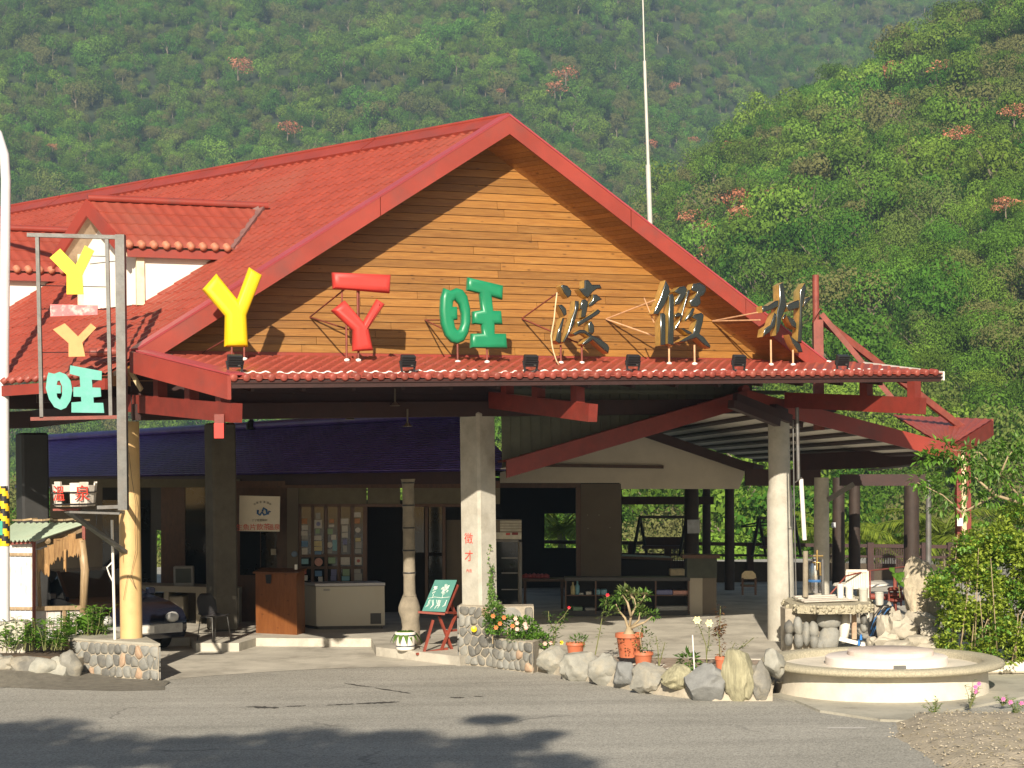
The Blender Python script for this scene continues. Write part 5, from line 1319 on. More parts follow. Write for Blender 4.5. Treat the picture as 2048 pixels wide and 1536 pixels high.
# pink bundle on table by the fridge
t = thing('side_table', 'dark wooden table right of the drinks fridge', 'table', P(1095, 1215, 37))
MB().prism([P(1046, 1158, 37), P(1130, 1158, 37), P(1130, 1163, 37), P(1046, 1163, 37)], (0, .6, 0)).build('top', BROWNW, t)
for x_ in (1050, 1124): MB().bar(P(x_, 1162, 37.1), P(x_, 1222, 37.1), .06, .06).build('leg', BROWNW, t)
mb = MB()
for k in range(6): mb.blob(P(1052+8*k, 1153, 37.3), .09, .12, .07, k, .3, 1)
top(mb, 'towel_heap', mat('pink_towel', (.3, .06, .06), .9), 'heap of pink towels on the table behind the fridge', 'towels', smooth=180)
# ================================================================== FAR TERRACE: railing, swings, palms
t = thing('terrace_railing', 'dark railing with balusters along the far edge of the terrace', 'railing', P(1560, 1160, 45.3))
MB().bar(P(1040, 1083, 45.3), P(1935, 1094, 45.3), .09, .09).build('top_rail', DARKRED, t)
MB().bar(P(1040, 1106, 45.3), P(1935, 1115, 45.3), .06, .06).build('lower_rail', DARKRED, t)
for px in (1262, 1335, 1500, 1740, 1848, 1900): MB().bar(P(px, 1085, 45.3), P(px, 1160, 45.3), .22, .16).build('post', DARKRED, t)
for k in range(34):
    px = 1336+3.2*k if k < 12 else 1752+3.4*(k-12); MB().bar(P(px, 1088, 45.3), P(px, 1135, 45.3), .025, .025).build('baluster', DARKRED, t)
MB().prism([P(1238, 1120, 45.35), P(1935, 1130, 45.35), P(1935, 1175, 45.35), P(1238, 1165, 45.35)], (0, .1, 0)).build('parapet', mat('parapet_dark', (.06, .045, .03), .8), t)
def swing(x0, x1, ytop, ybot, Y, label, arm=False):
    t = thing('garden_swing', label, 'swing', P((x0+x1)/2, ybot, Y))
    MB().bar(P(x0+12, ytop, Y), P(x1-12, ytop, Y), .07, .07).build('top_bar', BLACKM, t)
    for xx in (x0, x1):
        xc = x0+12 if xx == x0 else x1-12
        for s_ in (-1, 1): MB().bar(P(xc, ytop, Y), P(xc+s_*14, ybot, Y+s_*.4), .06, .06).build('leg', BLACKM, t)
    for xx in (x0+20, x1-20): MB().tube([P(xx, ytop, Y), P(xx, ybot-18, Y)], .012, 5).build('hanger', BLACKM, t)
    MB().prism([P(x0+18, ybot-20, Y), P(x1-18, ybot-20, Y), P(x1-18, ybot-14, Y), P(x0+18, ybot-14, Y)], (0, .5, 0)).build('seat', DARKRED, t)
    MB().prism([P(x0+18, ybot-38, Y+.5), P(x1-18, ybot-38, Y+.5), P(x1-18, ybot-20, Y+.45), P(x0+18, ybot-20, Y+.45)], (0, .05, 0)).build('backrest', DARKRED, t)
    if arm: MB().tube([P(x0-24, ytop+16, Y), P(x0+10, ytop+9, Y), P(x1-10, ytop+10, Y), P(x0-24, ytop+18, Y)], .02, 5).build('canopy_arm', BLACKM, t)
swing(1268, 1385, 1034, 1112, 44.0, 'dark A-frame garden swing left of the terrace posts'); swing(1506, 1600, 1036, 1112, 44.2, 'dark garden swing with a canopy arm left of the right column', True)
LEAF_PALM = leaf_mat('palm_leaves', (.14, .22, .02), (.20, .25, .03), .4, obj=False)
def palm(px, py, Y, s, seed, label, base_z=-3.0):
    R = random.Random(seed); c = P(px, py, Y); t = thing('palm', label, 'palm', Vector((c.x, c.y, base_z)), 'palms beyond the terrace railing')
    MB().tube([Vector((c.x, c.y, base_z-.5)), Vector((c.x+.1, c.y, (base_z+c.z)/2)), c], [.16, .13, .12], 8).build('trunk', BARK, t, 60)
    for k in range(16):
        a = 2*math.pi*k/16+R.uniform(-.2, .2); el = R.uniform(.2, 1.25); L = s*R.uniform(.8, 1.1); mb = MB(); pts = []
        for i in range(9):
            f = i/8; pts.append(c + Vector((math.cos(a)*L*f*math.cos(el*(1-.4*f)), math.sin(a)*L*f*math.cos(el*(1-.4*f)), L*f*math.sin(el)-L*.55*f*f)))
        mb.tube(pts, [.03*(1-i/10) for i in range(9)], 4)
        for i in range(1, 49):
            f = i/49*8; j = min(7, int(f)); p = pts[j].lerp(pts[j+1], f-j); d = (pts[j+1]-pts[j]).normalized(); sd = d.cross(UP).normalized()
            for sg in (-1, 1): mb.leaf(p, sd*sg*.8+d*.7-UP*R.uniform(.1, .5), UP, s*.34*(1-.5*i/49), .016*s, .1)
        mb.build('frond', LEAF_PALM, t)
palm(1122, 1065, 49, 2.4, 1, 'young palm seen through the dark restaurant window'); palm(1885, 1080, 50, 2.6, 2, 'bright palm beyond the railing at the right end'); palm(1800, 1100, 51.5, 2.2, 3, 'palm behind the railing left of the grey pipe post')
palm(1660, 1080, 50, 2.2, 4, 'palm glimpsed between the two dark posts')
# ================================================================== STONE WALLS
STONE = mat('river_stone', (.20, .20, .185), .75, .18, 9, .3, 30, obj_var=.42, hue=.02, stain=(.36, .32, .24), stain_scale=5, stain_amt=.4)
STONEB = mat('border_stone', (.25, .245, .215), .8, .22, 5, .5, 16, obj_var=.28, hue=.015, stain=(.42, .37, .27), stain_scale=3, stain_amt=.55)
MORTAR = mat('lime_mortar', (.40, .355, .28), .95, .2, 10, .5, 30, stain=(.28, .25, .2), stain_scale=3)
TANST = mat('tan_stone', (.40, .28, .19), .8, .15, 8, .3, 30)
def clip_cell(poly, a, b):
    """keep the part of poly nearer to a than to b"""
    m = ((a[0]+b[0])/2, (a[1]+b[1])/2); n = (b[0]-a[0], b[1]-a[1]); out = []
    for i in range(len(poly)):
        p, q = poly[i], poly[(i+1) % len(poly)]
        dp = (p[0]-m[0])*n[0]+(p[1]-m[1])*n[1]; dq = (q[0]-m[0])*n[0]+(q[1]-m[1])*n[1]
        if dp <= 0: out.append(p)
        if dp*dq < 0: t = dp/(dp-dq); out.append((p[0]+(q[0]-p[0])*t, p[1]+(q[1]-p[1])*t))
    return out
def stone_face(par, o, X, Yv, w, h, size, seed, gap=.009, bulge=.035, special=()):
    """a wall face of rounded stones set in mortar: one object per stone"""
    R = random.Random(seed); n = X.cross(Yv).normalized()
    if n.y > 0: n = -n
    pts = []; ny = max(2, round(h/size)); nx = max(1, round(w/size))
    for j in range(ny):
        for i in range(nx):
            pts.append(((i+.5+R.uniform(-.33, .33)+(.5 if j % 2 else 0)*.8)*w/nx-.2*w/nx, (j+.5+R.uniform(-.3, .3))*h/ny))
    for k, c in enumerate(pts):
        poly = [(0.005, 0.005), (w-.005, .005), (w-.005, h-.005), (.005, h-.005)]
        for j, q in enumerate(pts):
            if j != k and abs(q[0]-c[0]) < 3*size and abs(q[1]-c[1]) < 3*size: poly = clip_cell(poly, c, q)
            if len(poly) < 3: break
        if len(poly) < 3: continue
        for _ in range(2):
            poly = [p for a, b in zip(poly, poly[1:]+poly[:1]) for p in ((a[0]*.82+b[0]*.18, a[1]*.82+b[1]*.18), (a[0]*.18+b[0]*.82, a[1]*.18+b[1]*.82))]
        cx = sum(p[0] for p in poly)/len(poly); cy = sum(p[1] for p in poly)/len(poly)
        rad = sum(math.hypot(p[0]-cx, p[1]-cy) for p in poly)/len(poly)
        if rad < .025: continue
        f = 1-gap/rad; mb = MB(); vs_ = []; m = len(poly); b = bulge*R.uniform(.6, 1.25)
        tx, ty = R.uniform(-.12, .12), R.uniform(-.12, .12)
        for sc, dz in ((f, -.03), (f, .0), (f*.93, b*.6), (f*.65, b*.93)):
            for (px, py) in poly:
                u_, v_ = (px-cx)*sc, (py-cy)*sc
                vs_.append(o+X*(cx+u_)+Yv*(cy+v_)+n*(dz+(u_*tx+v_*ty if dz > 0 else 0)))
        vs_.append(o+X*cx+Yv*cy+n*b)
        fs = [(r*m+i, r*m+(i+1) % m, (r+1)*m+(i+1) % m, (r+1)*m+i) for r in range(3) for i in range(m)]
        fs += [(3*m+i, 3*m+(i+1) % m, 4*m) for i in range(m)]
        mb.add(vs_, fs); mb.build('stone', TANST if R.random() < .09 else STONE, par, 50)
def fix_normals(o):
    bm = bmesh.new(); bm.from_mesh(o.data); bmesh.ops.recalc_face_normals(bm, faces=bm.faces[:]); bm.to_mesh(o.data); bm.free(); return o
# ---- left planter under the ochre column
pl = thing('stone_planter', 'low planter of grey river stones carrying the ochre column', 'planter', G(230, 1352))
F0, F1 = G(128, 1347), G(318, 1363); hh = .53
bk0, bk1 = F0+Vector((.2, 1.6, 0)), F1+Vector((-.55, 1.5, 0))
fix_normals(MB().prism([p+UP*0 for p in (F0, F1, bk1, bk0)], UP*hh).build('mortar_core', MORTAR, pl))
fix_normals(MB().prism([p+UP*hh for p in (F0+Vector((0, -.02, 0)), F1+Vector((.03, -.02, 0)), bk1, bk0)], UP*.035).build('cap', APRON, pl))
X_ = (F1-F0); stone_face(pl, F0+UP*0, X_.normalized(), UP, X_.length, hh, .155, 21)
X2 = (bk1-F1); stone_face(pl, F1, X2.normalized(), UP, X2.length*.5, hh, .17, 22)
# boulders running on to the left
bo = thing('boulder_edging', 'rough boulder edging under the weeds at the far left', 'edging', G(60, 1335))
for i, (px, py, r, rz) in enumerate(((12, 1326, .26, .2), (48, 1330, .3, .24), (86, 1334, .28, .27), (116, 1340, .22, .27), (-20, 1322, .28, .22), (140, 1330, .2, .3))):
    p = P(px, py, 26.35); MB().blob(p-UP*.02, r*.95, r*.7, rz*.8, i, .3, 3, 1.9, cuts=8).build('boulder', STONEB, bo, 35)
fix_normals(MB().prism([P(-60, 1338, 26.3), P(135, 1350, 26.3), P(135, 1350, 26.3)+Vector((.1, .7, 0)), P(-60, 1338, 26.3)+Vector((0, .9, 0))], UP*.2).build('mortar_bed', MORTAR, bo))
fix_normals(MB().prism([P(-70, 1312, 26.5)-UP*.1, P(140, 1316, 26.5)-UP*.1, Vector((-7.1, 29.2, .3)), Vector((-10.5, 29.6, .3))], UP*.12).build('soil', mat('dark_soil', (.08, .055, .035), .95, .3, 9), bo))
# lamp footing
lf = MB(); q_ = P(14, 1243, 26.9); lf.box((q_.x+.05, q_.y+.1, .35+(q_.z-.35)/2), .5, .45, q_.z-.35, bev=.03); o = top(lf, 'lamp_footing', mat('footing_concrete', (.5, .47, .4), .9, .15, 4, .3), 'whitish concrete block at the foot of the street lamp', 'footing')
# ---- middle planter
pm = thing('stone_planter', 'tall planter of pale river stones round the foot of the middle column', 'planter', G(960, 1330))
q0, q1 = G(919, 1329), G(992, 1335); h1 = .94; d1 = Vector((.1, 1.15, 0))
fix_normals(MB().prism([q0, q1, q1+d1, q0+d1], UP*h1).build('mortar_core', MORTAR, pm))
xx = q1-q0; stone_face(pm, q0, xx.normalized(), UP, xx.length, h1, .16, 31)
stone_face(pm, q0+d1, -d1.normalized(), UP, d1.length, h1, .2, 32)
q2, q3 = G(985, 1336), G(1066, 1347); h2 = .47; d2_ = Vector((.25, .9, 0))
fix_normals(MB().prism([q2, q3, q3+d2_, q2+d2_], UP*h2).build('mortar_core', MORTAR, pm))
xx = q3-q2; stone_face(pm, q2, xx.normalized(), UP, xx.length, h2, .14, 33)
r0_, r1_ = P(998, 1262, 28.6), P(1068, 1262, 28.6); r0_.z = r1_.z = .15
fix_normals(MB().prism([r0_, r1_, r1_+Vector((0, .5, 0)), r0_+Vector((0, .5, 0))], UP*.70).build('mortar_core', MORTAR, pm))
xx = r1_-r0_; stone_face(pm, r0_, xx.normalized(), UP, xx.length, .70, .3, 34)
yl = P(948, 1258, 27.5); MB().lathe(yl+Vector((0, -.02, 0)), [(.05, 0), (.045, .02), (0, .03)], 12, ax=(0, -1, 0)).build('yellow_sticker', mat('sticker_yellow', (.85, .55, .01), .4, .05), pm)
# ---- row of boulders along the flower bed
bb = thing('boulder_border', 'row of big grey boulders set in mortar along the flower bed', 'border', G(1290, 1375))
BL = [(1064, 1318, 26, 22, 1), (1108, 1320, 26, 24, 0), (1161, 1336, 37, 29, 0), (1211, 1340, 29, 27, 2), (1253, 1350, 24, 29, 3), (1300, 1359, 32, 29, 0), (1358, 1356, 33, 24, 4), (1417, 1371, 38, 33, 3), (1482, 1346, 29, 56, 4), (1521, 1366, 18, 34, 0), (1547, 1325, 22, 26, 0)]
PALEST = mat('pale_boulder', (.42, .39, .33), .85, .2, 6, .5, 18); GREENST = mat('striped_boulder', (.33, .31, .2), .8, .35, 3, .5, 20, stretch=(9, 9, 1.2)); DKST = mat('dark_boulder', (.20, .205, .20), .7, .2, 7, .35, 30)
mm4 = [STONEB, PALEST, STONEB, DKST, GREENST]
def bed_line(px):
    return G(px, lerp([(1040, 1338), (1108, 1350), (1200, 1370), (1300, 1389), (1417, 1403), (1482, 1404), (1546, 1403)], px))
for i, (px, py, rx, ry, mk) in enumerate(BL):
    fy = min(py+ry, 1403); g0 = bed_line(px); Yp = g0.y+.10; c = P(px, py, Yp); s_ = Yp/F
    MB().blob(c+Vector((0, .05, 0)), rx*s_*1.2, max(.2, rx*s_*.9), ry*s_*1.2, i*3+1, .3, 4, 1.5, R=Matrix.Rotation(random.Random(i).uniform(-.15, .15), 3, 'Y'), cuts=9).build('boulder', mm4[mk], bb, 35)
R = random.Random(9)
prev = None; vs_ = []
nseg = 26
mb = MB()
for i in range(nseg+1):
    p = bed_line(1046+i*500/nseg)+Vector((0, R.uniform(-.03, .03), 0)); d = Vector((.1, .5, 0)); hz = R.uniform(.1, .19)
    p = p+Vector((0, .07, 0)); vs_ += [p-UP*.02, p+UP*.07+d*.06, p+UP*hz*1.25+d*.22, p+UP*(hz*.8+.08)+d*1.3]
mb.add(vs_, [(i*4+k, (i+1)*4+k, (i+1)*4+k+1, i*4+k+1) for i in range(nseg) for k in range(3)]); mb.build('mortar_bed', MORTAR, bb, 60)
bed = [G(1075, 1312, .17), G(1200, 1333, .17), G(1340, 1350, .17), G(1540, 1366, .17), G(1545, 1322, .17), G(1300, 1316, .17), G(1090, 1310, .17)]
fix_normals(tag(MB().prism([p-UP*.15 for p in bed], UP*.16).build('flower_bed', mat('bed_soil', (.33, .26, .2), .95, .35, 7, .6, 25, stain=(.15, .1, .06), stain_scale=4)), kind='structure'))
R = random.Random(12); mb = MB()
for k in range(260):
    t_ = R.random(); p = G(1050, 1322, .18).lerp(G(1540, 1372, .18), t_)+Vector((R.uniform(0, .3), R.uniform(0, 1.3), 0))
    mb.blob(p, R.uniform(.012, .05), R.uniform(.012, .05), R.uniform(.008, .025), k, .3, 1)
tag(mb.build('bed_gravel', PALEST, smooth=180), 'pale gravel and rubble strewn over the flower bed', 'gravel', kind='stuff')
# ================================================================== PLANTS
LEAF_A = leaf_mat('fresh_leaves', (.07, .19, .018), (.13, .26, .03), .35, obj=False)
LEAF_B = leaf_mat('dark_leaves', (.06, .15, .02), (.11, .20, .035), .3, obj=False)
LEAF_C = leaf_mat('olive_leaves', (.08, .13, .03), (.13, .17, .045), .3, obj=False)
LEAF_Y = leaf_mat('yellow_green_leaves', (.20, .32, .025), (.32, .39, .05), .45, obj=False)
LEAF_BR = leaf_mat('reddish_leaves', (.16, .07, .03), (.2, .1, .04), .3, obj=False)
STEM = mat('green_stem', (.16, .17, .06), .7, .2); TWIG = mat('pale_twig', (.36, .28, .17), .8, .25, 9)
FL_O = mat('orange_petals', (.75, .2, .06), .5, .15, 20); FL_P = mat('pink_petals', (.8, .5, .42), .5, .1, 20); FL_Y = mat('cream_petals', (.85, .78, .42), .5, .08, 20); FL_R = mat('red_petals', (.65, .03, .05), .5, .1, 20); FL_YY = mat('yellow_petals', (.85, .6, .02), .5, .1, 20); FL_M = mat('magenta_petals', (.7, .18, .42), .5, .1, 20)
def foliage(c, rx, ry, rz, n, L, wd_, R, up=.6):
    mb = MB()
    for k in range(n):
        d = Vector((R.gauss(0, 1), R.gauss(0, 1), R.gauss(.1, 1))).normalized(); f = R.uniform(.35, 1)**.6
        p = Vector(c)+Vector((d.x*rx, d.y*ry, d.z*rz))*f
        dd = (d+Vector((R.uniform(-.8, .8), R.uniform(-.8, .8), up*R.uniform(-.4, 1)))).normalized()
        mb.leaf(p, dd, UP+Vector((R.uniform(-.6, .6), R.uniform(-.6, .6), 0)), L*R.uniform(.6, 1.25), wd_*R.uniform(.7, 1.2))
    return mb
def flower(par, p, r, m, name='flower'):
    mb = MB(); R = random.Random(int(p.x*991)+int(p.z*577))
    for ring, (n, rr, tilt) in enumerate(((6, r, .25), (5, r*.7, .7))):
        for k in range(n):
            a = 2*math.pi*k/n+ring*.4; d = Vector((math.cos(a)*math.cos(tilt), -math.sin(tilt)*.9-.15, math.sin(a)*math.cos(tilt))); mb.leaf(p, d, Vector((0, -1, 0)), rr*1.15, rr*.95, .1)
    mb.blob(p+Vector((0, -r*.25, 0)), r*.35, r*.35, r*.35, 1, .1, 1)
    return mb.build(name, m, par, 180)
# weeds on the left planter
R = random.Random(41)
t = thing('weed_bed', 'bright green weeds growing along the left planter', 'weeds', G(110, 1318)+UP*.3)
for k in range(125):
    px = R.uniform(-10, 208); base = P(px, 1300, R.uniform(26.6, 27.3) if px < 130 else R.uniform(27.4, 27.9)); hgt = R.uniform(.15, .5)
    base.z = .42 if px < 130 else .52
    tip = base+Vector((R.uniform(-.12, .12), R.uniform(-.12, .12), hgt))
    MB().tube([base, base.lerp(tip, .5)+Vector((.02, 0, 0)), tip], [.008, .006, .003], 4).build('stem', STEM, t)
    mb = MB()
    for j in range(16):
        f = R.uniform(.25, 1); p = base.lerp(tip, f); a = R.uniform(0, 6.28); mb.leaf(p, Vector((math.cos(a), math.sin(a), R.uniform(-.1, .6))), UP, R.uniform(.08, .17), R.uniform(.03, .06))
    mb.build('leaves', LEAF_A, t)['kind'] = 'stuff'
def big_leaf(par, p, X, Yv, w, h):
    mb = MB(); n = X.cross(Yv); vs_ = [p]
    out = [(0, -.42), (.25, -.5), (.48, -.2), (.5, .1), (.36, .36), (.08, .5), (-.22, .44), (-.42, .2), (-.5, -.12), (-.42, -.4), (-.16, -.52)]
    for (a, b) in out: vs_.append(p+X*a*w+Yv*b*h+n*(-.05+.06*math.cos(a*6)))
    mb.add(vs_, [(0, i+1, (i+1) % len(out)+1) for i in range(len(out))]); return mb.build('broad_leaf', LEAF_A, par, 180)
t = thing('taro_plant', 'large single taro leaf standing at the right end of the weeds', 'plant', P(166, 1296, 27.5))
lp = P(171, 1246, 27.5); big_leaf(t, lp, Vector((.9, .1, .35)).normalized(), Vector((-.35, -.25, .85)).normalized(), .30, .27); big_leaf(t, P(140, 1263, 27.4), Vector((.9, .2, -.1)).normalized(), Vector((0, -.6, .6)).normalized(), .26, .2)
MB().tube([t.location, P(168, 1275, 27.6), lp], [.012, .01, .007], 5).build('stem', STEM, t)
# middle planter: vine, shrub with orange flowers, low flowers
t = thing('climbing_vine', 'small-leaved vine climbing the lit face of the middle column', 'vine', P(985, 1215, 27.6))
R = random.Random(8); face = lambda px, py: P(px, py, 28.0-.10)
for (x0, x1) in ((985, 977), (975, 982), (992, 978), (968, 974)):
    pts = []
    ytop = {977: 1090, 982: 1130, 978: 1150, 974: 1165}[x1]
    for i in range(12):
        f = i/11; pts.append(face(x0+(x1-x0)*f+5*math.sin(i*1.3), 1225+(ytop-1225)*f))
    MB().tube(pts, [.006*(1-.6*i/11) for i in range(12)], 4).build('stem', TWIG, t)
    mb = MB()
    for k in range(120):
        f = R.random()**1.35*11; j = min(10, int(f)); p = pts[j].lerp(pts[j+1], f-j)+Vector((R.gauss(0, .05*(1-f/14)), R.uniform(-.04, .01), R.uniform(-.03, .03)))
        mb.leaf(p, Vector((R.uniform(-1, 1), R.uniform(-.8, -.1), R.uniform(-.6, 1))), Vector((0, -1, .3)), R.uniform(.03, .06), R.uniform(.015, .03))
    mb.build('leaves', LEAF_B, t)['kind'] = 'stuff'
t = thing('flowering_shrub', 'bushy green shrub with orange and pink flowers on the middle planter', 'shrub', P(1010, 1265, 27.4))
R = random.Random(15)
for (px, py, rx, rz, n) in ((988, 1225, .17, .13, 420), (1015, 1250, .27, .14, 620), (1050, 1255, .2, .16, 480), (985, 1250, .14, .14, 300), (1040, 1280, .2, .12, 300), (1080, 1282, .24, .12, 380), (1070, 1268, .14, .12, 240)):
    c = P(px, py, 27.0 if py < 1270 else 26.9)
    foliage(c, rx, rx*.8, rz, n, .055, .035, R).build('leaves', LEAF_A if py > 1235 else LEAF_B, t)['kind'] = 'stuff'
    MB().tube([c-UP*(rz+.15), c], [.01, .006], 5).build('stem', TWIG, t)
for (px, py, m_) in ((986, 1232, FL_O), (1008, 1235, FL_O), (1031, 1237, FL_P), (1034, 1246, FL_P), (1025, 1252, FL_O), (1052, 1255, FL_P), (1034, 1258, FL_P), (1102, 1285, FL_P), (1090, 1287, FL_P), (1072, 1288, FL_P), (1050, 1248, FL_P), (1123, 1285, FL_YY), (1000, 1247, FL_O), (992, 1255, FL_O)):
    flower(t, P(px, py, 26.75), .034, m_)
def rose(label, base, stems, leafm=LEAF_C, n=14, L=.07):
    t = thing('rose_bush', label, 'rose', base); R = random.Random(int(base.x*100))
    for (pts, fl) in stems:
        MB().tube(pts, [.009-.004*i/(len(pts)-1) for i in range(len(pts))], 5).build('stem', STEM, t)
        mb = MB()
        for k in range(n*len(pts)):
            f = R.uniform(.15, 1)*(len(pts)-1); j = min(len(pts)-2, int(f)); p = pts[j].lerp(pts[j+1], f-j)
            a = R.uniform(0, 6.28); mb.leaf(p+Vector((math.cos(a)*R.uniform(0, .06), math.sin(a)*R.uniform(0, .06), R.uniform(-.03, .04))), Vector((math.cos(a), math.sin(a), R.uniform(-.4, .5))), UP, L*R.uniform(.6, 1.2), L*.5)
        mb.build('leaves', leafm, t)['kind'] = 'stuff'
        if fl: flower(t, pts[-1]+Vector((0, -.01, .015)), fl[0], fl[1])
    return t
YB2 = 26.4
rose('rose bush with red buds on an arching stem behind the small flower pot', P(1105, 1300, YB2), [([P(1105, 1300, YB2), P(1112, 1270, YB2), P(1110, 1250, YB2), P(1125, 1235, YB2), P(1138, 1217, YB2)], (.025, FL_R)), ([P(1105, 1300, YB2), P(1108, 1262, YB2), P(1098, 1240, YB2), P(1097, 1222, YB2)], None), ([P(1108, 1265, YB2), P(1125, 1245, YB2), P(1130, 1230, YB2)], None)], LEAF_B)
rose('tall thin stem with leaves and one red flower left of the big pot', P(1190, 1318, 26.2), [([P(1190, 1312, 26.2), P(1200, 1260, 26.2), P(1208, 1215, 26.2), P(1215, 1192, 26.2)], (.03, FL_R))], LEAF_C, 8)
rose('white rose bush with two blooms in the flower bed', P(1412, 1330, 24.9), [([P(1414, 1335, 24.9), P(1412, 1290, 24.9), P(1402, 1262, 24.9), P(1394, 1242, 24.9)], (.058, FL_Y)), ([P(1413, 1310, 24.9), P(1418, 1280, 24.9), P(1418, 1248, 24.9)], (.055, FL_Y))], LEAF_C, 7, .06)
rose('reddish-leaved rose stem right of the white roses', P(1440, 1330, 24.7), [([P(1440, 1315, 24.7), P(1438, 1270, 24.7), P(1440, 1238, 24.7), P(1441, 1212, 24.7)], None), ([P(1438, 1275, 24.7), P(1430, 1258, 24.7)], None), ([P(1438, 1262, 24.7), P(1448, 1250, 24.7)], None)], LEAF_BR, 22, .07)
rose('low weedy stems beside the small front pot', P(1318, 1335, 25.3), [([P(1318, 1332, 25.3), P(1316, 1300, 25.3), P(1312, 1272, 25.3)], None), ([P(1318, 1332, 25.3), P(1326, 1300, 25.3), P(1330, 1284, 25.3)], None)], LEAF_C, 6, .05)
rose('thin weedy stems behind the tall upright boulder', P(1470, 1330, 25.4), [([P(1466, 1330, 25.4), P(1475, 1300, 25.4), P(1490, 1290, 25.4), P(1508, 1275, 25.4)], None), ([P(1466, 1330, 25.4), P(1462, 1300, 25.4), P(1470, 1285, 25.4)], None)], LEAF_C, 9, .05)
t = thing('leafy_clump', 'clump of drooping dark leaves around the white stick', 'plant', P(1380, 1340, 25.0)); R = random.Random(77)
foliage(P(1377, 1322, 25.0), .14, .14, .13, 110, .11, .045, R, -.6).build('leaves', LEAF_B, t)['kind'] = 'stuff'
MB().tube([P(1380, 1345, 25.0), P(1378, 1322, 25.0)], .008, 5).build('stem', STEM, t)
top(MB().tube([P(1389, 1342, 24.6), P(1385, 1270, 24.6)], .011, 8), 'marker_stick', WHITE, 'thin white stick standing upright in the flower bed', 'stick', smooth=60)
# terracotta pots
POT = mat('terracotta_plastic', (.52, .15, .07), .5, .08, 4, stain=(.45, .2, .12), stain_scale=5, stain_amt=.3)
def pot_at(px, ytop, ybot, wpx, Y, label, plant):
    b = P(px, ybot, Y); tp = P(px, ytop, Y); r = wpx/2/F*Y; h = tp.z-b.z
    t = thing('potted_plant', label, 'potted plant', b, 'terracotta pots along the flower bed')
    MB().lathe(b, [(r*.72, 0), (r*.9, h*.80), (r*.92, h*.82), (r*1.02, h*.83), (r*1.0, h), (r*.92, h), (r*.86, h*.85)], 24).build('pot', POT, t, 40)
    MB().lathe(b+UP*h*.86, [(r*.88, 0), (.0, .01)], 16).build('soil', MATS['dark_soil'], t)
    plant(t, b+UP*h*.88, r)
def pl_small(t, c, r):
    R = random.Random(4); foliage(c+UP*.05+Vector((.05, 0, 0)), r*.9, r*.8, .08, 120, .08, .018, R, 1.0).build('leaves', LEAF_B, t)['kind'] = 'stuff'
    MB().tube([c, c+UP*.08], .006, 4).build('stem', STEM, t)
def pl_rose(t, c, r):
    # thick-stemmed desert rose: swollen pale branches, leaf tufts at the tips
    R = random.Random(18); K = lambda px, py, o=0: P(px, py, t.location.y+o)
    br = [[(1258, 1262), (1250, 1236), (1238, 1222), (1232, 1208)], [(1258, 1262), (1262, 1232), (1272, 1212), (1268, 1196)], [(1262, 1232), (1255, 1205), (1245, 1190)], [(1272, 1212), (1285, 1200), (1290, 1190)], [(1262, 1255), (1278, 1240), (1280, 1225)],
          [(1262, 1256), (1290, 1244), (1305, 1232)], [(1268, 1200), (1258, 1185), (1252, 1180)]]
    for i, b_ in enumerate(br):
        pts = [K(x, y, .05*math.sin(i*2.1+j)) for j, (x, y) in enumerate(b_)]; MB().tube(pts, [.024-.016*j/(len(pts)-1) for j in range(len(pts))], 7).build('branch', TWIG, t, 180)
    for i, (x, y, s) in enumerate(((1245, 1187, .10), (1232, 1205, .09), (1222, 1222, .10), (1215, 1205, .09), (1268, 1192, .10), (1290, 1190, .09), (1252, 1182, .09), (1280, 1222, .05), (1288, 1222, .08), (1306, 1230, .09), (1278, 1205, .06), (1240, 1195, .08))):
        foliage(K(x, y), s, s, s*.7, 46, .085, .035, R, 1.0).build('leaf_tuft', LEAF_B if i % 2 else LEAF_C, t)['kind'] = 'stuff'
    MB().lathe(c-UP*.05, [(.09, 0), (.10, .06), (.05, .14), (.03, .18)], 10, jit=.3).build('swollen_base', TWIG, t, 180)
    foliage(c-UP*.12+Vector((.0, -r*.9, 0)), r*1.1, .08, .12, 70, .05, .03, R, -.3).build('trailing_leaves', LEAF_BR, t)['kind'] = 'stuff'
def pl_front(t, c, r):
    R = random.Random(6); pts = [c, c+Vector((-.03, 0, .12)), c+Vector((-.05, 0, .3)), c+Vector((.0, 0, .42))]
    MB().tube(pts, [.008, .007, .006, .004], 5).build('stem', TWIG, t); foliage(c+UP*.2, .15, .12, .2, 110, .06, .025, R, .3).build('leaves', LEAF_C, t)['kind'] = 'stuff'
def pl_right(t, c, r): rr = random.Random(3); MB().tube([c, c+UP*.15], .006, 4).build('stem', TWIG, t); foliage(c+UP*.1, .08, .08, .08, 26, .06, .02, rr).build('leaves', LEAF_BR, t)['kind'] = 'stuff'
pot_at(1151, 1285, 1313, 38, 26.1, 'small terracotta pot with short grass at the left of the flower bed', pl_small)
pot_at(1259, 1266, 1314, 56, 25.9, 'large terracotta pot with a branching thick-stemmed desert rose', pl_rose)
pot_at(1287, 1304, 1336, 40, 25.2, 'terracotta pot with a spindly stem in front of the large pot', pl_front)
pot_at(1443, 1313, 1352, 26, 24.6, 'narrow terracotta pot beside the tall upright boulder', pl_right)
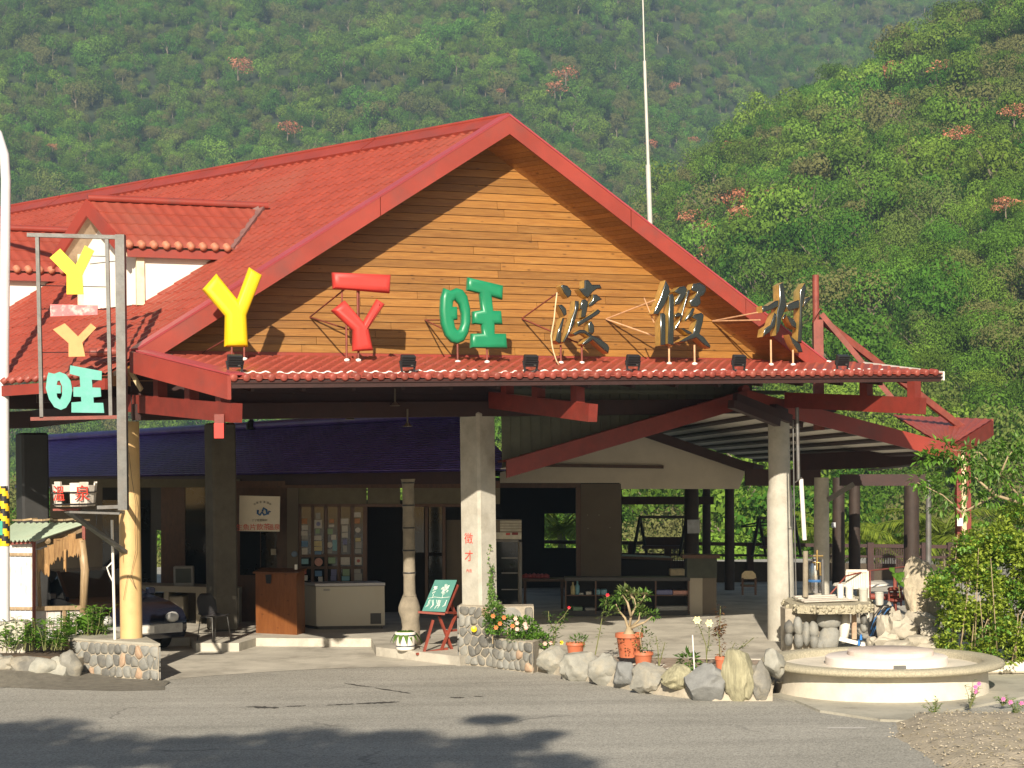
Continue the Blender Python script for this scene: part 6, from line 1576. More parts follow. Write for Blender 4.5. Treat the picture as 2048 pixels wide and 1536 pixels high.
# orchid pot and easel by the step
t = thing('potted_plant', 'white glazed pot with broad drooping leaves below the carved pillar', 'potted plant', G(811, 1300, .15))
b = t.location.copy(); b.y -= .0
MB().lathe(b, [(.13, 0), (.15, .02), (.16, .14), (.175, .28), (.17, .30), (.15, .30), (.14, .25)], 24).build('pot', WHITE, t, 40)
mb = MB(); mb.lathe(b, [(.172, .235), (.176, .245), (.176, .255), (.172, .26)], 24); mb.lathe(b, [(.155, .06), (.16, .07), (.158, .08)], 24); mb.build('glaze_band', mat('dark_glaze', (.04, .05, .08), .3), t)
R = random.Random(2)
for k in range(13):
    a = 2*math.pi*k/13; d = Vector((math.cos(a), math.sin(a), 0)); mb = MB(); c = b+UP*.28; L = R.uniform(.24, .38); vs_ = []
    for i in range(7):
        f = i/6; p = c+d*L*f*.8+UP*(L*.75*f-L*1.25*f*f); w_ = .055*math.sin(math.pi*min(1, f*.9+.1)); sd = d.cross(UP)
        vs_ += [p-sd*w_, p-UP*.008, p+sd*w_]
    mb.add(vs_, [(i*3+j, i*3+j+1, i*3+j+4, i*3+j+3) for i in range(6) for j in range(2)]); mb.build('strap_leaf', LEAF_B, t, 180)
t = thing('easel', 'green chalkboard with a white tree drawing on a folding red easel', 'easel', G(880, 1302, .15))
YE = t.location.y; CHB = mat('chalkboard_green', (.025, .17, .14), .55, .1, 4, stain=(.08, .22, .19), stain_scale=3, stain_amt=.4)
bp = [P(844, 1222, YE), P(890, 1224, YE), P(914, 1160, YE+.25), P(870, 1160, YE+.25)]
MB().prism(bp, (0, .03, 0)).build('board', CHB, t)
bn = (bp[1]-bp[0]).cross(bp[3]-bp[0]).normalized(); bn = bn if bn.y < 0 else -bn
def BP(u, v): return (bp[0]*(1-u)+bp[1]*u)*(1-v)+(bp[3]*(1-u)+bp[2]*u)*v+bn*.006
R = random.Random(19); mb = MB(); CHALK = mat('chalk_line', (.7, .75, .7), .9, .2, 60)
def chalk(pts): mb.tube([BP(u, v) for u, v in pts], .0042, 4)
for (cu, cv, ru, rv, n) in ((.2, .68, .1, .14, 12), (.62, .72, .2, .16, 26)):
    for k in range(n):
        a = R.uniform(0, 6.28); f = R.uniform(.2, 1); u_, v_ = cu+ru*f*math.cos(a), cv+rv*f*math.sin(a); chalk([(u_+.03*math.cos(q), v_+.03*math.sin(q)) for q in (0, 1.3, 2.6, 3.9, 5.2)])
    chalk([(cu, cv-rv), (cu+.02, .42)])
chalk([(.04, .4), (.3, .45), (.6, .43), (.95, .46)])
for k in range(12): u_ = R.uniform(.08, .9); chalk([(u_, .08+R.uniform(0, .1)), (u_+.05, .2), (u_+R.uniform(-.1, .1), .36)])
mb.build('chalk_drawing', CHALK, t)['kind'] = 'stuff'
EASEL = mat('easel_red', (.25, .05, .03), .6, .2, 9)
for n_, a_, b_ in (('tray', (836, 1224, 0), (890, 1228, 0)), ('tray', (893, 1225, .0), (915, 1226, .3)), ('leg', (895, 1190, .3), (915, 1240, .5)), ('leg', (866, 1240, .02), (848, 1304, -.05)), ('leg', (912, 1228, .3), (880, 1306, .1)), ('leg', (878, 1232, .15), (905, 1302, .3)), ('leg', (915, 1170, .35), (893, 1222, .1)),
                   ('foot', (833, 1308, -.1), (895, 1297, .2)), ('foot', (872, 1312, -.15), (916, 1304, .2)), ('brace', (892, 1262, .25), (914, 1260, .4))):
    MB().bar(P(a_[0], a_[1], YE+a_[2]), P(b_[0], b_[1], YE+b_[2]), .045, .035).build(n_, EASEL, t)
# ================================================================== ROADSIDE HUT AND CAR AT THE LEFT
YH = 28.4
t = thing('roadside_hut', 'small white hut with green corrugated roof and a window trimmed with bark slabs', 'hut', P(100, 1305, YH))
def ht_(mb, n, m, s_=None, kind=None): return tag(mb.build(n, m, t, s_), kind=kind)
HUTG = mat('hut_roof_green', (.42, .52, .40), .55, .12, 3, .05, 30, stain=(.3, .3, .22), stain_scale=3); HUTW = mat('hut_white_sheet', (.72, .70, .68), .5, .06, 3, stain=(.5, .33, .25), stain_scale=4, stain_amt=.6)
ra, rb_ = P(-40, 1090, YH-.15), P(66, 1080, YH-.15); rc2, rd2 = P(176, 1047, YH+.7), P(20, 1043, YH+1.1)
n_ = 16; vs_ = []
# corrugated sheet falling towards the road
e0_, e1_ = P(-30, 1084, YH-.1), P(70, 1081, YH-.25); e2_ = P(176, 1046, YH+.45); e3_ = P(30, 1046, YH+1.1)
cols = 60; rows = 6; mb = MB(); grid = []
for j in range(rows+1):
    a_ = e0_.lerp(e3_, j/rows); b_ = e1_.lerp(e2_, j/rows)
    for i in range(cols+1): grid.append(a_.lerp(b_, i/cols)+UP*(.02*math.sin(i*2*math.pi/5)))
mb.add(grid, [(j*(cols+1)+i, j*(cols+1)+i+1, (j+1)*(cols+1)+i+1, (j+1)*(cols+1)+i) for j in range(rows) for i in range(cols)]); ht_(mb, 'roof_sheet', HUTG, 60)
for k in range(7): ht_(MB().bar(e3_.lerp(e2_, k/7)+UP*.05, e3_.lerp(e2_, (k+.93)/7)+UP*(.05+.02*(k % 2)), .14, .03), 'roof_slab', OLDW)
ht_(MB().bar(P(20, 1086, YH-.08), P(66, 1083, YH-.12), .04, .06), 'eave_rail', RUSTY)
# left wall: ribbed sheets
k = 0; x = -40
while x < 64:
    ht_(MB().prism([P(x, 1088, YH), P(x+9.2, 1088, YH), P(x+9.2, 1305, YH), P(x, 1305, YH)], (0, .02, 0)), 'wall_sheet', HUTW); ht_(MB().bar(P(x+9.6, 1088, YH-.005), P(x+9.6, 1305, YH-.005), .016, .016), 'sheet_rib', HUTW); x += 10.2
for y_ in (1108, 1216): ht_(MB().bar(P(-40, y_, YH-.03), P(66, y_+1, YH-.03), .03, .045), 'wall_rail', OLDW)
ht_(MB().tube([P(68, 1076, YH-.12), P(68, 1300, YH-.12)], .03, 10), 'pipe_post', RUSTY, 60)
# opening with bark trim on the front-right face, lower panel
YW = YH+.0; S = lambda x, y, o=0: P(x, y, YW+(x-72)*.004+o)
for (x0_, x1_) in ((72, 82), (82.5, 95), (95.5, 108), (108.5, 121), (124, 136), (136.5, 148), (148.5, 158), (158.5, 166)):
    ht_(MB().prism([S(x0_, 1222), S(x1_, 1222), S(x1_, 1300), S(x0_, 1300)], (0, .02, 0)), 'wall_sheet', HUTW)
ht_(MB().bar(S(72, 1217, -.03), S(170, 1215, -.03), .05, .07), 'sill', OLDW); ht_(MB().bar(S(128, 1220, -.03), S(133, 1298, -.03), .04, .05), 'stud', OLDW)
ht_(MB().tube([S(78, 1100, -.03), S(76, 1150, -.03), S(80, 1216, -.03)], [.045, .035, .03], 7), 'bark_post', OLDW, 180)
ht_(MB().tube([S(163, 1080, -.03), S(170, 1140, -.03), S(166, 1225, -.03)], [.065, .072, .06], 8), 'bark_post', OLDW, 180)
R = random.Random(33)
bt = [(76, 88, 1100, 1140), (86, 98, 1096, 1146), (96, 110, 1090, 1128), (108, 126, 1078, 1118), (126, 138, 1075, 1105), (128, 133, 1100, 1142), (137, 152, 1068, 1114), (152, 166, 1078, 1112), (88, 100, 1128, 1150)]
for (x0_, x1_, y0_, y1_) in bt:
    pts = [S(x0_, y0_, -.05), S(x1_, y0_-2, -.05)]; n = 7
    for i in range(n+1): f = i/n; pts.append(S(x1_+(x0_-x1_)*f, y1_+R.uniform(-7, 5)*(1 if 0 < i < n else .3), -.05))
    ht_(MB().prism(pts, (0, -R.uniform(.02, .045), 0)), 'bark_slab', BARKW)
ht_(MB().lathe(S(96, 1082, -.1), [(.0, 0), (.04, .0), (.05, .02), (.0, .05)], 12, ax=(0, -1, 0)), 'log_end', OLDW)
ht_(MB().bar(S(70, 1094, .02), S(172, 1056, .1), .06, .07), 'lintel', OLDW); ht_(MB().bar(S(168, 1052, .0), S(168, 1080, .0), .05, .05), 'pipe_stub', RUSTY)
ht_(MB().bar(S(-30, 1100, .9), S(-30, 1290, .9), .06, .06), 'rear_post', OLDW); ht_(MB().bar(S(168, 1062, .45), S(168, 1290, .45), .06, .06), 'rear_post', OLDW)
# ---- parked car
CARP = mat('car_paint_navy', (.008, .010, .02), .2, .1, 2, coat=.9)
def car():
    nose = P(284, 1262, 30.1); nose.z = 0
    d = Vector((.62, -.78, 0)).normalized(); sd = UP.cross(d)
    t = thing('parked_car', 'dark navy saloon car parked behind the hut and the ochre column', 'car', nose-d*2.2, rz=0)
    o = nose-d*4.3
    def C(l, w_, z): return o+d*l+sd*w_+UP*z
    prof = [(0.05, .42), (0, .62), (.06, .86), (.25, .92), (.75, .95), (2.9, .93), (3.7, .84), (4.15, .72), (4.28, .58), (4.3, .40), (4.2, .24), (.15, .24)]
    secs = [(-.84, .0, .93), (-.86, 0, 1), (.86, 0, 1), (.84, 0, .93)]
    mb = MB(); n = len(prof); vs_ = []
    for (w_, _, k) in ((-.80, 0, .96), (-.86, 0, 1), (-.4, 0, 1.012), (.4, 0, 1.012), (.86, 0, 1), (.80, 0, .96)):
        for (l, z) in prof: vs_.append(C(2.15+(l-2.15)*(k if k < 1 else 1), w_, .55+(z-.55)*k))
    fs = [(r*n+i, r*n+(i+1) % n, (r+1)*n+(i+1) % n, (r+1)*n+i) for r in range(5) for i in range(n)] + [tuple(range(n)), tuple(reversed(range(5*n, 6*n)))]
    mb.add(vs_, fs); fix_normals(mb.build('body', CARP, t, 40))
    cab = [(.55, .94, .76), (1.05, 1.34, .6), (1.7, 1.40, .58), (2.2, 1.36, .58), (2.95, .93, .74)]
    mb = MB(); vs_ = []
    for (l, z, w_) in cab: vs_ += [C(l, -w_, z), C(l, w_, z)]
    base = [(l, .9, .80) for l, z, w_ in cab]
    for (l, z, w_) in base: vs_ += [C(l, -w_, z), C(l, w_, z)]
    fs = [(2*i, 2*i+1, 2*i+3, 2*i+2) for i in range(1, 3)]
    mb.add(vs_, fs); fix_normals(mb.build('roof', CARP, t, 40))
    mb = MB(); mb.add(vs_, [(0, 1, 3, 2)]); mb.build('rear_window', GLASS, t)
    mb = MB(); mb.add(vs_, [(6, 7, 9, 8)]); mb.build('windscreen', GLASS, t)
    for s_ in (0, 1): mb = MB(); mb.add(vs_, [(2*i+s_, 2*i+2+s_, 10+2*i+2+s_, 10+2*i+s_) for i in range(4)]); mb.build('side_windows', GLASS, t)
    for s_ in (-1, 1):
        for (l0, z0, l1, z1) in ((.55, .94, 1.05, 1.34), (2.2, 1.36, 2.95, .94), (1.62, .92, 1.66, 1.4)): 
            wa = {.55: .76, 2.2: .58, 1.62: .79}[l0]; wb = {1.05: .6, 2.95: .74, 1.66: .585}[l1]; MB().bar(C(l0, s_*wa*1.01, z0), C(l1, s_*wb*1.01, z1), .06, .05).build('window_post', CARP, t)
        for l in (.85, 3.45):
            c = C(l, s_*.76, .31); w = MB().lathe(c, [(.31, -.1), (.315, -.06), (.315, .06), (.31, .1), (.2, .1)], 20, ax=sd*s_).build('wheel', mat('tyre_rubber', (.02, .02, .02), .9), t, 40); MB().lathe(c, [(.2, .09), (.18, .11), (.05, .12), (0, .12)], 16, ax=sd*s_).build('rim', STEEL, w, 40)
        MB().blob(C(4.22, s_*.62, .60), .12, .2, .1, s_, .05, 2).build('headlight', mat('headlight_glass', (.6, .6, .58), .1, .05), t, 180)
        MB().box(C(2.75, s_*.95, .98), .14, .14, .12, X=d, bev=.02).build('mirror', CARP, t)
    MB().bar(C(4.31, -.75, .42), C(4.31, .75, .42), .08, .16).build('bumper', mat('bumper_grey', (.35, .34, .32), .4), t)
    MB().box(C(4.36, 0, .42), .02, .4, .12, X=d).build('number_plate', WHITE, t)
    return t
car()
# ================================================================== FOUNTAIN, STONE TABLE, ROCKERY AT THE RIGHT
t = thing('fountain_basin', 'round pebble-rimmed fountain basin with a white plinth inside', 'fountain', Vector((4.97, 23.75, 0)))
PEB = mat('pebble_wash', (.44, .40, .29), .9, .3, 45, .8, 90); BASW = mat('basin_plaster', (.70, .64, .53), .85, .1, 2.5, .15, 20, stain=(.42, .40, .34), stain_scale=1.3, stain_amt=.6); BASI = mat('basin_inside', (.66, .56, .45), .7, .1, 3)
c = t.location
MB().lathe(c, [(1.42, -.05), (1.42, .05), (1.40, .36)], 72).build('basin_wall', BASW, t, 60)
MB().lathe(c, [(1.36, .355), (1.57, .36), (1.61, .375), (1.625, .405), (1.61, .435), (1.57, .455), (1.44, .46), (1.36, .45), (1.33, .43), (1.33, .30)], 96, jit=.006).build('pebble_rim', PEB, t, 180)
MB().lathe(c, [(1.34, .25), (0, .26)], 48).build('basin_floor', BASI, t)
pc = c+Vector((.10, .12, 0)); PL = mat('plinth_white', (.80, .72, .66), .7, .05, 3)
MB().lathe(pc, [(.82, .24), (.82, .46), (.80, .475), (0, .48)], 48).build('plinth', PL, t, 40)
MB().lathe(pc+Vector((.08, .1, 0)), [(.58, .478), (.58, .53), (.56, .545), (0, .55)], 40).build('plinth_slab', mat('slab_pink', (.66, .55, .48), .8, .15, 5), t, 40)
a = G(1775, 1350, 0); MB().box(Vector((pc.x, pc.y-.84, .40)), .16, .05, .05).build('spout', STEEL, t)
sheet('fountain_apron', [(p.x, p.y) for p in [G(1590, 1404), G(1640, 1425), G(1760, 1443), G(1830, 1446), G(1900, 1425), G(2060, 1395), G(2060, 1345), G(1540, 1392)]], .03, APRON, .03)
# low wall running off to the right
t = thing('garden_wall', 'low pale wall running right from behind the fountain', 'wall', G(2010, 1345))
MB().box(P(2050, 1332, 25.3)+Vector((.1, .1, -.02)), 1.5, .3, .16, bev=.03).build('coping', BASW, t); MB().box(Vector((P(2050, 1332, 25.3).x+.1, 25.45, .1)), 1.45, .2, .2).build('base', STONEB, t)
# stone table with slab top
t = thing('stone_table', 'stone-built counter with a ragged pebble slab top beside the right column', 'stone table', G(1640, 1303, .15))
ty = 27.6
outl = [(1566, 1199), (1590, 1192), (1640, 1190), (1700, 1190), (1742, 1196), (1740, 1208), (1715, 1212), (1680, 1216), (1640, 1213), (1600, 1210), (1575, 1206)]
topz = P(1640, 1205, ty).z
pts = []
for i, (x, y) in enumerate(outl): q = G(x, y, topz); q.y = max(26.9, min(29, q.y)); pts.append(q)
R = random.Random(6)
def refine(pts, k=3):
    out = []
    for a_, b_ in zip(pts, pts[1:]+pts[:1]):
        for i in range(k): p = a_.lerp(b_, i/k); out.append(p+Vector((R.uniform(-.03, .03), R.uniform(-.03, .03), 0)))
    return out
pts = refine(pts); fix_normals(MB().prism([p-UP*.13 for p in pts], UP*.13).build('slab', PEB, t))
mb = MB()
for k in range(150):
    p = R.choice(pts)+Vector((R.uniform(-.04, .04), -.0, R.uniform(-.12, -.01))); mb.blob(p, R.uniform(.02, .045), R.uniform(.02, .045), R.uniform(.02, .04), k, .3, 1)
mb.build('edge_pebbles', PEB, t, 180)['kind'] = 'stuff'
for i, (px, py, rx, ry) in enumerate(((1578, 1255, 9, 15), (1577, 1278, 8, 14), (1596, 1252, 9, 20), (1597, 1280, 9, 16), (1612, 1268, 8, 24), (1627, 1258, 10, 17), (1628, 1283, 9, 16), (1657, 1240, 24, 20), (1657, 1278, 20, 26), (1640, 1290, 8, 14), (1727, 1240, 6, 11), (1727, 1256, 6, 9))):
    p = P(px, py, 27.25); s_ = 27.25/F; MB().blob(p, rx*s_*1.1, .12, ry*s_*1.08, i+60, .25, 2).build('stone', STONE, t, 180)
MB().box(P(1620, 1260, 27.55)+Vector((.0, .1, 0)), .82, .5, .7).build('mortar_core', MORTAR, t)
MB().blob(P(1688, 1250, 27.4), .1, .14, .3, 3, .4, 2).build('broken_plaster', WHITE, t, 180); MB().bar(P(1678, 1277, 27.2), P(1732, 1290, 27.2), .09, .06).build('broken_plaster', WHITE, t)
MB().bar(P(1708, 1222, 27.3), P(1708, 1278, 27.3), .07, .07).build('leg', TANST, t)
for k in range(4): 
    top(MB().bar(P(1588+6*k, 1193+3.4*k, 27.9-.16*k), P(1695+6*k, 1189+3.4*k, 28.1-.16*k), .11, .02), 'loose_board', mat('grey_board', (.5, .46, .4), .8, .15, 9, obj_var=.15), ('rearmost', 'second', 'third', 'front')[k]+' grey board lying on the stone table', 'board', 'boards on the stone table')
top(MB().tube([P(1611, 1194, 27.7), P(1611, 1102, 27.7)], [.045, .042], 12), 'stone_post', ROUGHC, 'speckled grey pipe standing on the stone table below the white pipe', 'pipe', smooth=60)
t = thing('plumbing_pipe', 'white plastic pipe wrapped round a downpipe beside the right column', 'pipe', P(1608, 1090, 27.9))
MB().tube([P(1602, 958, 27.9), P(1605, 1010, 27.9), P(1609, 1080, 27.9)], .036, 10).build('white_wrap', WHITE, t, 60)
MB().tube([P(1594, 815, 28.0), P(1597, 960, 27.95)], .03, 8).build('downpipe', STEEL, t, 60); MB().tube([P(1586, 840, 28.1), P(1588, 1000, 28.1), P(1592, 1190, 28.1)], .012, 6).build('conduit', STEEL, t, 60); MB().tube([P(1590, 965, 27.9), P(1604, 955, 27.85)], .01, 5).build('clamp', STEEL, t)
t = thing('water_urn', 'shiny steel water urn with brass fittings on the stone table', 'urn', P(1631, 1186, 28.2))
MB().lathe(t.location, [(.12, 0), (.125, .02), (.125, .48), (.11, .52), (.05, .55), (.045, .62), (0, .62)], 24).build('body', mat('polished_steel', (.55, .56, .58), .18, .05, metal=1), t, 40)
MB().lathe(t.location+UP*.18, [(.127, 0), (.13, .02), (.127, .04)], 24).build('band', INK_BLU, t)
BRASS = mat('old_brass', (.35, .24, .09), .4, .3, 12, metal=.7)
b_ = t.location
MB().tube([P(1625, 1125, 28.0), P(1640, 1125, 28.0), P(1640, 1150, 28.0), P(1648, 1150, 28.0)], .02, 6).build('fitting', BRASS, t, 180); MB().tube([P(1634, 1100, 28.0), P(1634, 1140, 28.0)], .018, 6).build('fitting', BRASS, t); MB().tube([P(1645, 1118, 28.0), P(1646, 1190, 28.0)], .026, 8).build('standpipe', STEEL, t, 60)
MB().tube([P(1626, 1112, 28.0), P(1646, 1112, 28.0)], .016, 6).build('fitting', BRASS, t)
t = thing('plastic_chair', 'white plastic chair with ribbed back behind the stone table', 'chair', G(1716, 1262, .15))
Yc = 28.9
n_ = 9
for k in range(n_):
    x0_ = 1693+k*42/n_; MB().prism([P(x0_, 1143 if 0 < k < n_-1 else 1146, Yc), P(x0_+42/n_-.7, 1143 if 0 < k < n_-1 else 1146, Yc), P(x0_+42/n_-.2+.4, 1178, Yc-.05), P(x0_+.4, 1178, Yc-.05)], (0, .02, 0)).build('back_slat', BASW, t)
MB().bar(P(1692, 1142, Yc-.01), P(1734, 1142, Yc-.01), .03, .05).build('back_rail', BASW, t)
for x_ in (1694, 1735): MB().bar(P(x_, 1142, Yc), P(x_+(2 if x_ > 1700 else -1), 1262, Yc-.1), .035, .035).build('leg', BASW, t)
MB().prism([P(1692, 1200, Yc-.05), P(1737, 1200, Yc-.05), P(1739, 1206, Yc-.5), P(1690, 1206, Yc-.5)], UP*.03).build('seat', BASW, t)
t = thing('round_table', 'round white table top behind the plastic chair', 'table', G(1722, 1225, .15)); Yt = 30.5
MB().lathe(P(1720, 1170, Yt), [(0, -.02), (.45, -.02), (.47, 0), (.45, .03), (0, .03)], 28).build('top', WHITE, t, 40); MB().tube([P(1720, 1170, Yt), P(1720, 1235, Yt)], .05, 10).build('pedestal', WALLW, t)
for i, (x, y0_, y1_, w_, lb) in enumerate(((1681, 1168, 1197, 14, 'white plastic beaker left of the chair on the stone table'), (1699, 1172, 1199, 16, 'white plastic beaker in front of the chair back'), (1727, 1176, 1208, 19, 'grey lidded bucket at the right end of the stone table'), (1759, 1184, 1210, 18, 'grey bucket standing right of the stone table'))):
    b_ = P(x, y1_, 27.75); r = w_/2/F*27.7; h = (y1_-y0_)/F*27.7
    tb = thing('bucket', lb, 'bucket', b_, 'buckets on the stone table'); MB().lathe(b_, [(r*.85, 0), (r, h*.9), (r*1.06, h*.92), (r*1.06, h), (r*.9, h), (r*.8, h*.4)], 18).build('body', WHITE if i < 2 else mat('bucket_grey', (.5, .49, .43), .6), tb, 40)
    if i == 3: MB().box(b_-UP*.35+Vector((0, .1, 0)), .15, .15, .7).build('stand', MORTAR, tb)
t = thing('hose_bundle', 'tangle of black hose and cable slumped beside the stone table', 'hose', P(1758, 1290, 26.9))
R = random.Random(14)
for k in range(16):
    x0_ = R.uniform(1738, 1752); y0_ = R.uniform(1240, 1290); pts = [P(x0_, y0_, 26.9+R.uniform(-.1, .1)), P(x0_+8, y0_-22, 26.8+R.uniform(-.1, .1)), P(x0_+20, y0_-38, 26.8), P(x0_+R.uniform(26, 38), y0_-R.uniform(36, 52), 26.9)]
    MB().tube(pts, R.uniform(.009, .018), 5).build('hose', BLACKM if k % 4 else INK_BLU, t, 180)
MB().blob(P(1755, 1262, 27.1), .14, .2, .26, 4, .4, 2).build('heap', BLACKM, t, 180)
t = thing('valve_stand', 'rusty red valve wheel and pipes beside the tall rock', 'valve', P(1790, 1250, 27.4))
MB().tube([P(1740, 1193, 27.8), P(1815, 1195, 27.8)], .05, 8).build('pipe', RUSTY, t, 60); MB().tube([P(1790, 1150, 27.5), P(1790, 1255, 27.5)], .03, 8).build('spindle', RUSTY, t, 60)
for k in range(3): MB().lathe(P(1790, 1182+11*k, 27.5), [(.09, 0), (.12, .02), (.12, .04), (.09, .06)], 14).build('flange', RUSTY, t, 40)
for x_ in (1778, 1802): MB().tube([P(x_, 1178, 27.45), P(x_, 1212, 27.45)], .014, 6).build('bolt', RUSTY, t)
t = thing('rope_rail', 'thin red rail sloping up from the stone table to the grey pipe post', 'rail', P(1750, 1200, 29))
MB().tube([P(1655, 1195, 28.3), P(1692, 1152, 28.6), P(1734, 1142, 29.0), P(1790, 1136, 30), P(1855, 1128, 31.2)], .014, 6).build('rail', RUSTY, t, 180); MB().tube([P(1740, 1141, 29.0), P(1740, 1215, 29.0)], .014, 6).build('upright', RUSTY, t)
# small blue taps / bottles at the foot of the counter
for x, y, lb in ((1722, 1280, 'blue plastic tap below the stone table, the upper one'), (1718, 1291, 'blue plastic tap below the stone table, the lower one')): top(MB().lathe(P(x, y, 27.0), [(.02, 0), (.02, .06), (.01, .07), (.01, .09), (0, .09)], 8), 'tap', mat('tap_blue', (.04, .2, .55), .4), lb, 'tap', smooth=40)
# rockery
t = thing('rockery', 'heap of rough pale rocks carrying the tall upright stone', 'rockery', G(1815, 1306, .15))
ROCKP = mat('pale_rock', (.46, .42, .34), .9, .3, 4, .7, 14, stain=(.28, .25, .19), stain_scale=4); ROCKT = mat('tall_rock', (.42, .36, .26), .9, .35, 3, .8, 12, stretch=(5, 5, 1.6), stain=(.24, .22, .18), stain_scale=3)
bm_ = MB().blob(P(1846, 1200, 27.0), .32, .22, .60, 9, .28, 4, 1.7, R=Matrix.Rotation(-.12, 3, 'Y'), cuts=10); bm_.build('upright_stone', ROCKT, t, 32)
for i, (px, py, rx, ry, Y) in enumerate(((1792, 1245, 18, 26, 26.9), (1768, 1262, 14, 30, 26.7), (1775, 1285, 26, 18, 26.5), (1810, 1262, 30, 24, 26.6), (1850, 1252, 32, 22, 26.7), (1870, 1275, 28, 22, 26.4), (1838, 1285, 34, 20, 26.3), (1800, 1292, 30, 14, 26.2), (1868, 1298, 34, 14, 26.1), (1747, 1287, 14, 14, 26.8), (1830, 1235, 20, 16, 26.9), (1780, 1225, 9, 22, 27.0))):
    s_ = Y/F; MB().blob(P(px, py, Y), rx*s_*1.1, .2, ry*s_*1.12, i+90, .4, 3, 1.9, cuts=10).build('rock', ROCKP, t, 32)
MB().lathe(P(1852, 1252, 26.45), [(.0, 0), (.09, .0), (.1, .02), (.05, .03), (0, .01)], 16, ax=(0, -1, .2)).build('shell_disc', PALEST, t, 60)
t = thing('rock_creeper', 'small bright creeper hanging beside the tall rock', 'plant', P(1797, 1185, 26.9)); R = random.Random(23)
MB().tube([P(1800, 1195, 26.9), P(1797, 1170, 26.9), P(1793, 1145, 26.9)], .008, 5).build('stem', STEM, t)
for k in range(8): big_leaf(t, P(1797+R.uniform(-9, 12), 1138+R.uniform(0, 32), 26.8), Vector((1, .1, R.uniform(-.4, .4))).normalized(), Vector((R.uniform(-.3, .3), -.3, .9)).normalized(), .09, .09)
# ---- shrub / young tree at the right edge
t = thing('garden_tree', 'tall yellow-green shrub with many thin pale stems at the right edge', 'shrub', P(1950, 1325, 25.6))
R = random.Random(61); YT = 25.6
for k in range(22):
    bx = R.uniform(1885, 2040); tx = bx+R.uniform(-40, 60); ty_ = R.uniform(1060, 1200); Yk = YT+R.uniform(-.5, .6)
    a_ = P(bx, 1322, Yk); b_ = P(tx, ty_, Yk+R.uniform(-.4, .4)); mid = a_.lerp(b_, .5)+Vector((R.uniform(-.1, .1), R.uniform(-.1, .1), 0))
    MB().tube([a_, mid, b_], [.011, .008, .004], 5).build('stem', TWIG, t, 180)
def region(px, py):   # outline of the mass in the picture
    if py > 1318 or py < 1010: return False
    left = 1888 if py > 1150 else 1888+(1150-py)*.6
    if 1150 < py < 1190: left = 1866
    if py < 1060: left = 2048-(py-1000)*.9-10
    return px > left
cl = 0
while cl < 430:
    px, py = R.uniform(1845, 2100), R.uniform(1000, 1318)
    if not region(px, py) or (noise.noise(Vector((px/45, py/45, 2))) < -.16): continue
    cl += 1; Yk = YT+R.uniform(-.6, .7); foliage(P(px, py, Yk), .16, .16, .11, 58, .068, .05, R, .2).build('leaves', LEAF_Y if R.random() < .8 else LEAF_A, t)['kind'] = 'stuff'
t = thing('overhanging_branch', 'glossy-leaved tree whose branch reaches in front of the red fascia at the right', 'tree', P(2100, 1320, 25.0))
BR = [[(2110, 1320), (2095, 1150), (2055, 1010), (1990, 990), (1950, 955)], [(2055, 1010), (2000, 950), (1960, 905), (1905, 900)], [(1990, 990), (1925, 1025), (1885, 990), (1835, 965)], [(2095, 1150), (2080, 960), (2060, 880)], [(2000, 950), (2015, 915), (2035, 890)], [(1925, 1025), (1905, 1012), (1880, 1020)], [(1960, 905), (1935, 925), (1920, 950)], [(1990, 990), (1970, 960), (1980, 930)]]
for i, b_ in enumerate(BR):
    pts = [P(x, y, 25.0+.12*math.sin(i+j)) for j, (x, y) in enumerate(b_)]; r0 = .05 if i == 0 else .018
    MB().tube(pts, [r0*(1-.75*j/(len(pts)-1)) for j in range(len(pts))], 6).build('branch', TWIG, t, 180)
for (px, py, s_) in ((1885, 893, .16), (1905, 905, .17), (1925, 915, .15), (1850, 920, .14), (1868, 915, .13), (1840, 962, .13), (1858, 970, .14), (1872, 985, .13), (1900, 945, .17), (1920, 940, .14), (1945, 900, .14), (1960, 925, .2), (1985, 950, .2), (2010, 900, .2), (2035, 885, .17), (2040, 930, .22), (2010, 960, .2), (1895, 1000, .15), (1880, 1015, .14), (1920, 1020, .14), (1950, 985, .16), (1975, 1000, .14), (2040, 980, .2), (1935, 965, .12), (1990, 890, .12), (2048, 905, .18), (1975, 935, .16), (2020, 930, .18)):
    foliage(P(px, py, 25.0), s_, s_*.9, s_*.7, 52, .13, .045, R, -.9).build('leaves', LEAF_A if R.random() < .45 else LEAF_B, t)['kind'] = 'stuff'
# ---- dry ground, gravel and a small flowering plant at the lower right
heap = MB(); R = random.Random(70); nx, ny = 44, 40; vs_ = []
ca, cb = G(1760, 1470), G(2080, 1470)
for j in range(ny+1):
    for i in range(nx+1):
        px = 1770+330*i/nx; py = 1418+230*j/ny; p = G(px, py); e = (px-1770-max(0, (py-1475)*1.6))/90; e2 = (py-1418)/30; e3 = sm(min(1, (1648-py)/60))*sm(min(1, (2100-px)/40)); hgt = .12*sm(min(e, 1))*sm(min(e2, 1))*e3; p.z = -.02+hgt*(1+.5*noise.noise(p*3))+.03*noise.noise(p*9)*sm(e)*e3; vs_.append(p)
heap.add(vs_, [(j*(nx+1)+i, (j+1)*(nx+1)+i, (j+1)*(nx+1)+i+1, j*(nx+1)+i+1) for j in range(ny) for i in range(nx)])
fix_normals(tag(heap.build('dirt_verge', mat('dry_dirt', (.38, .33, .25), .95, .3, 6, .8, 30, stain=(.2, .17, .1), stain_scale=3), smooth=180), kind='structure'))
mb = MB(); mb2 = MB()
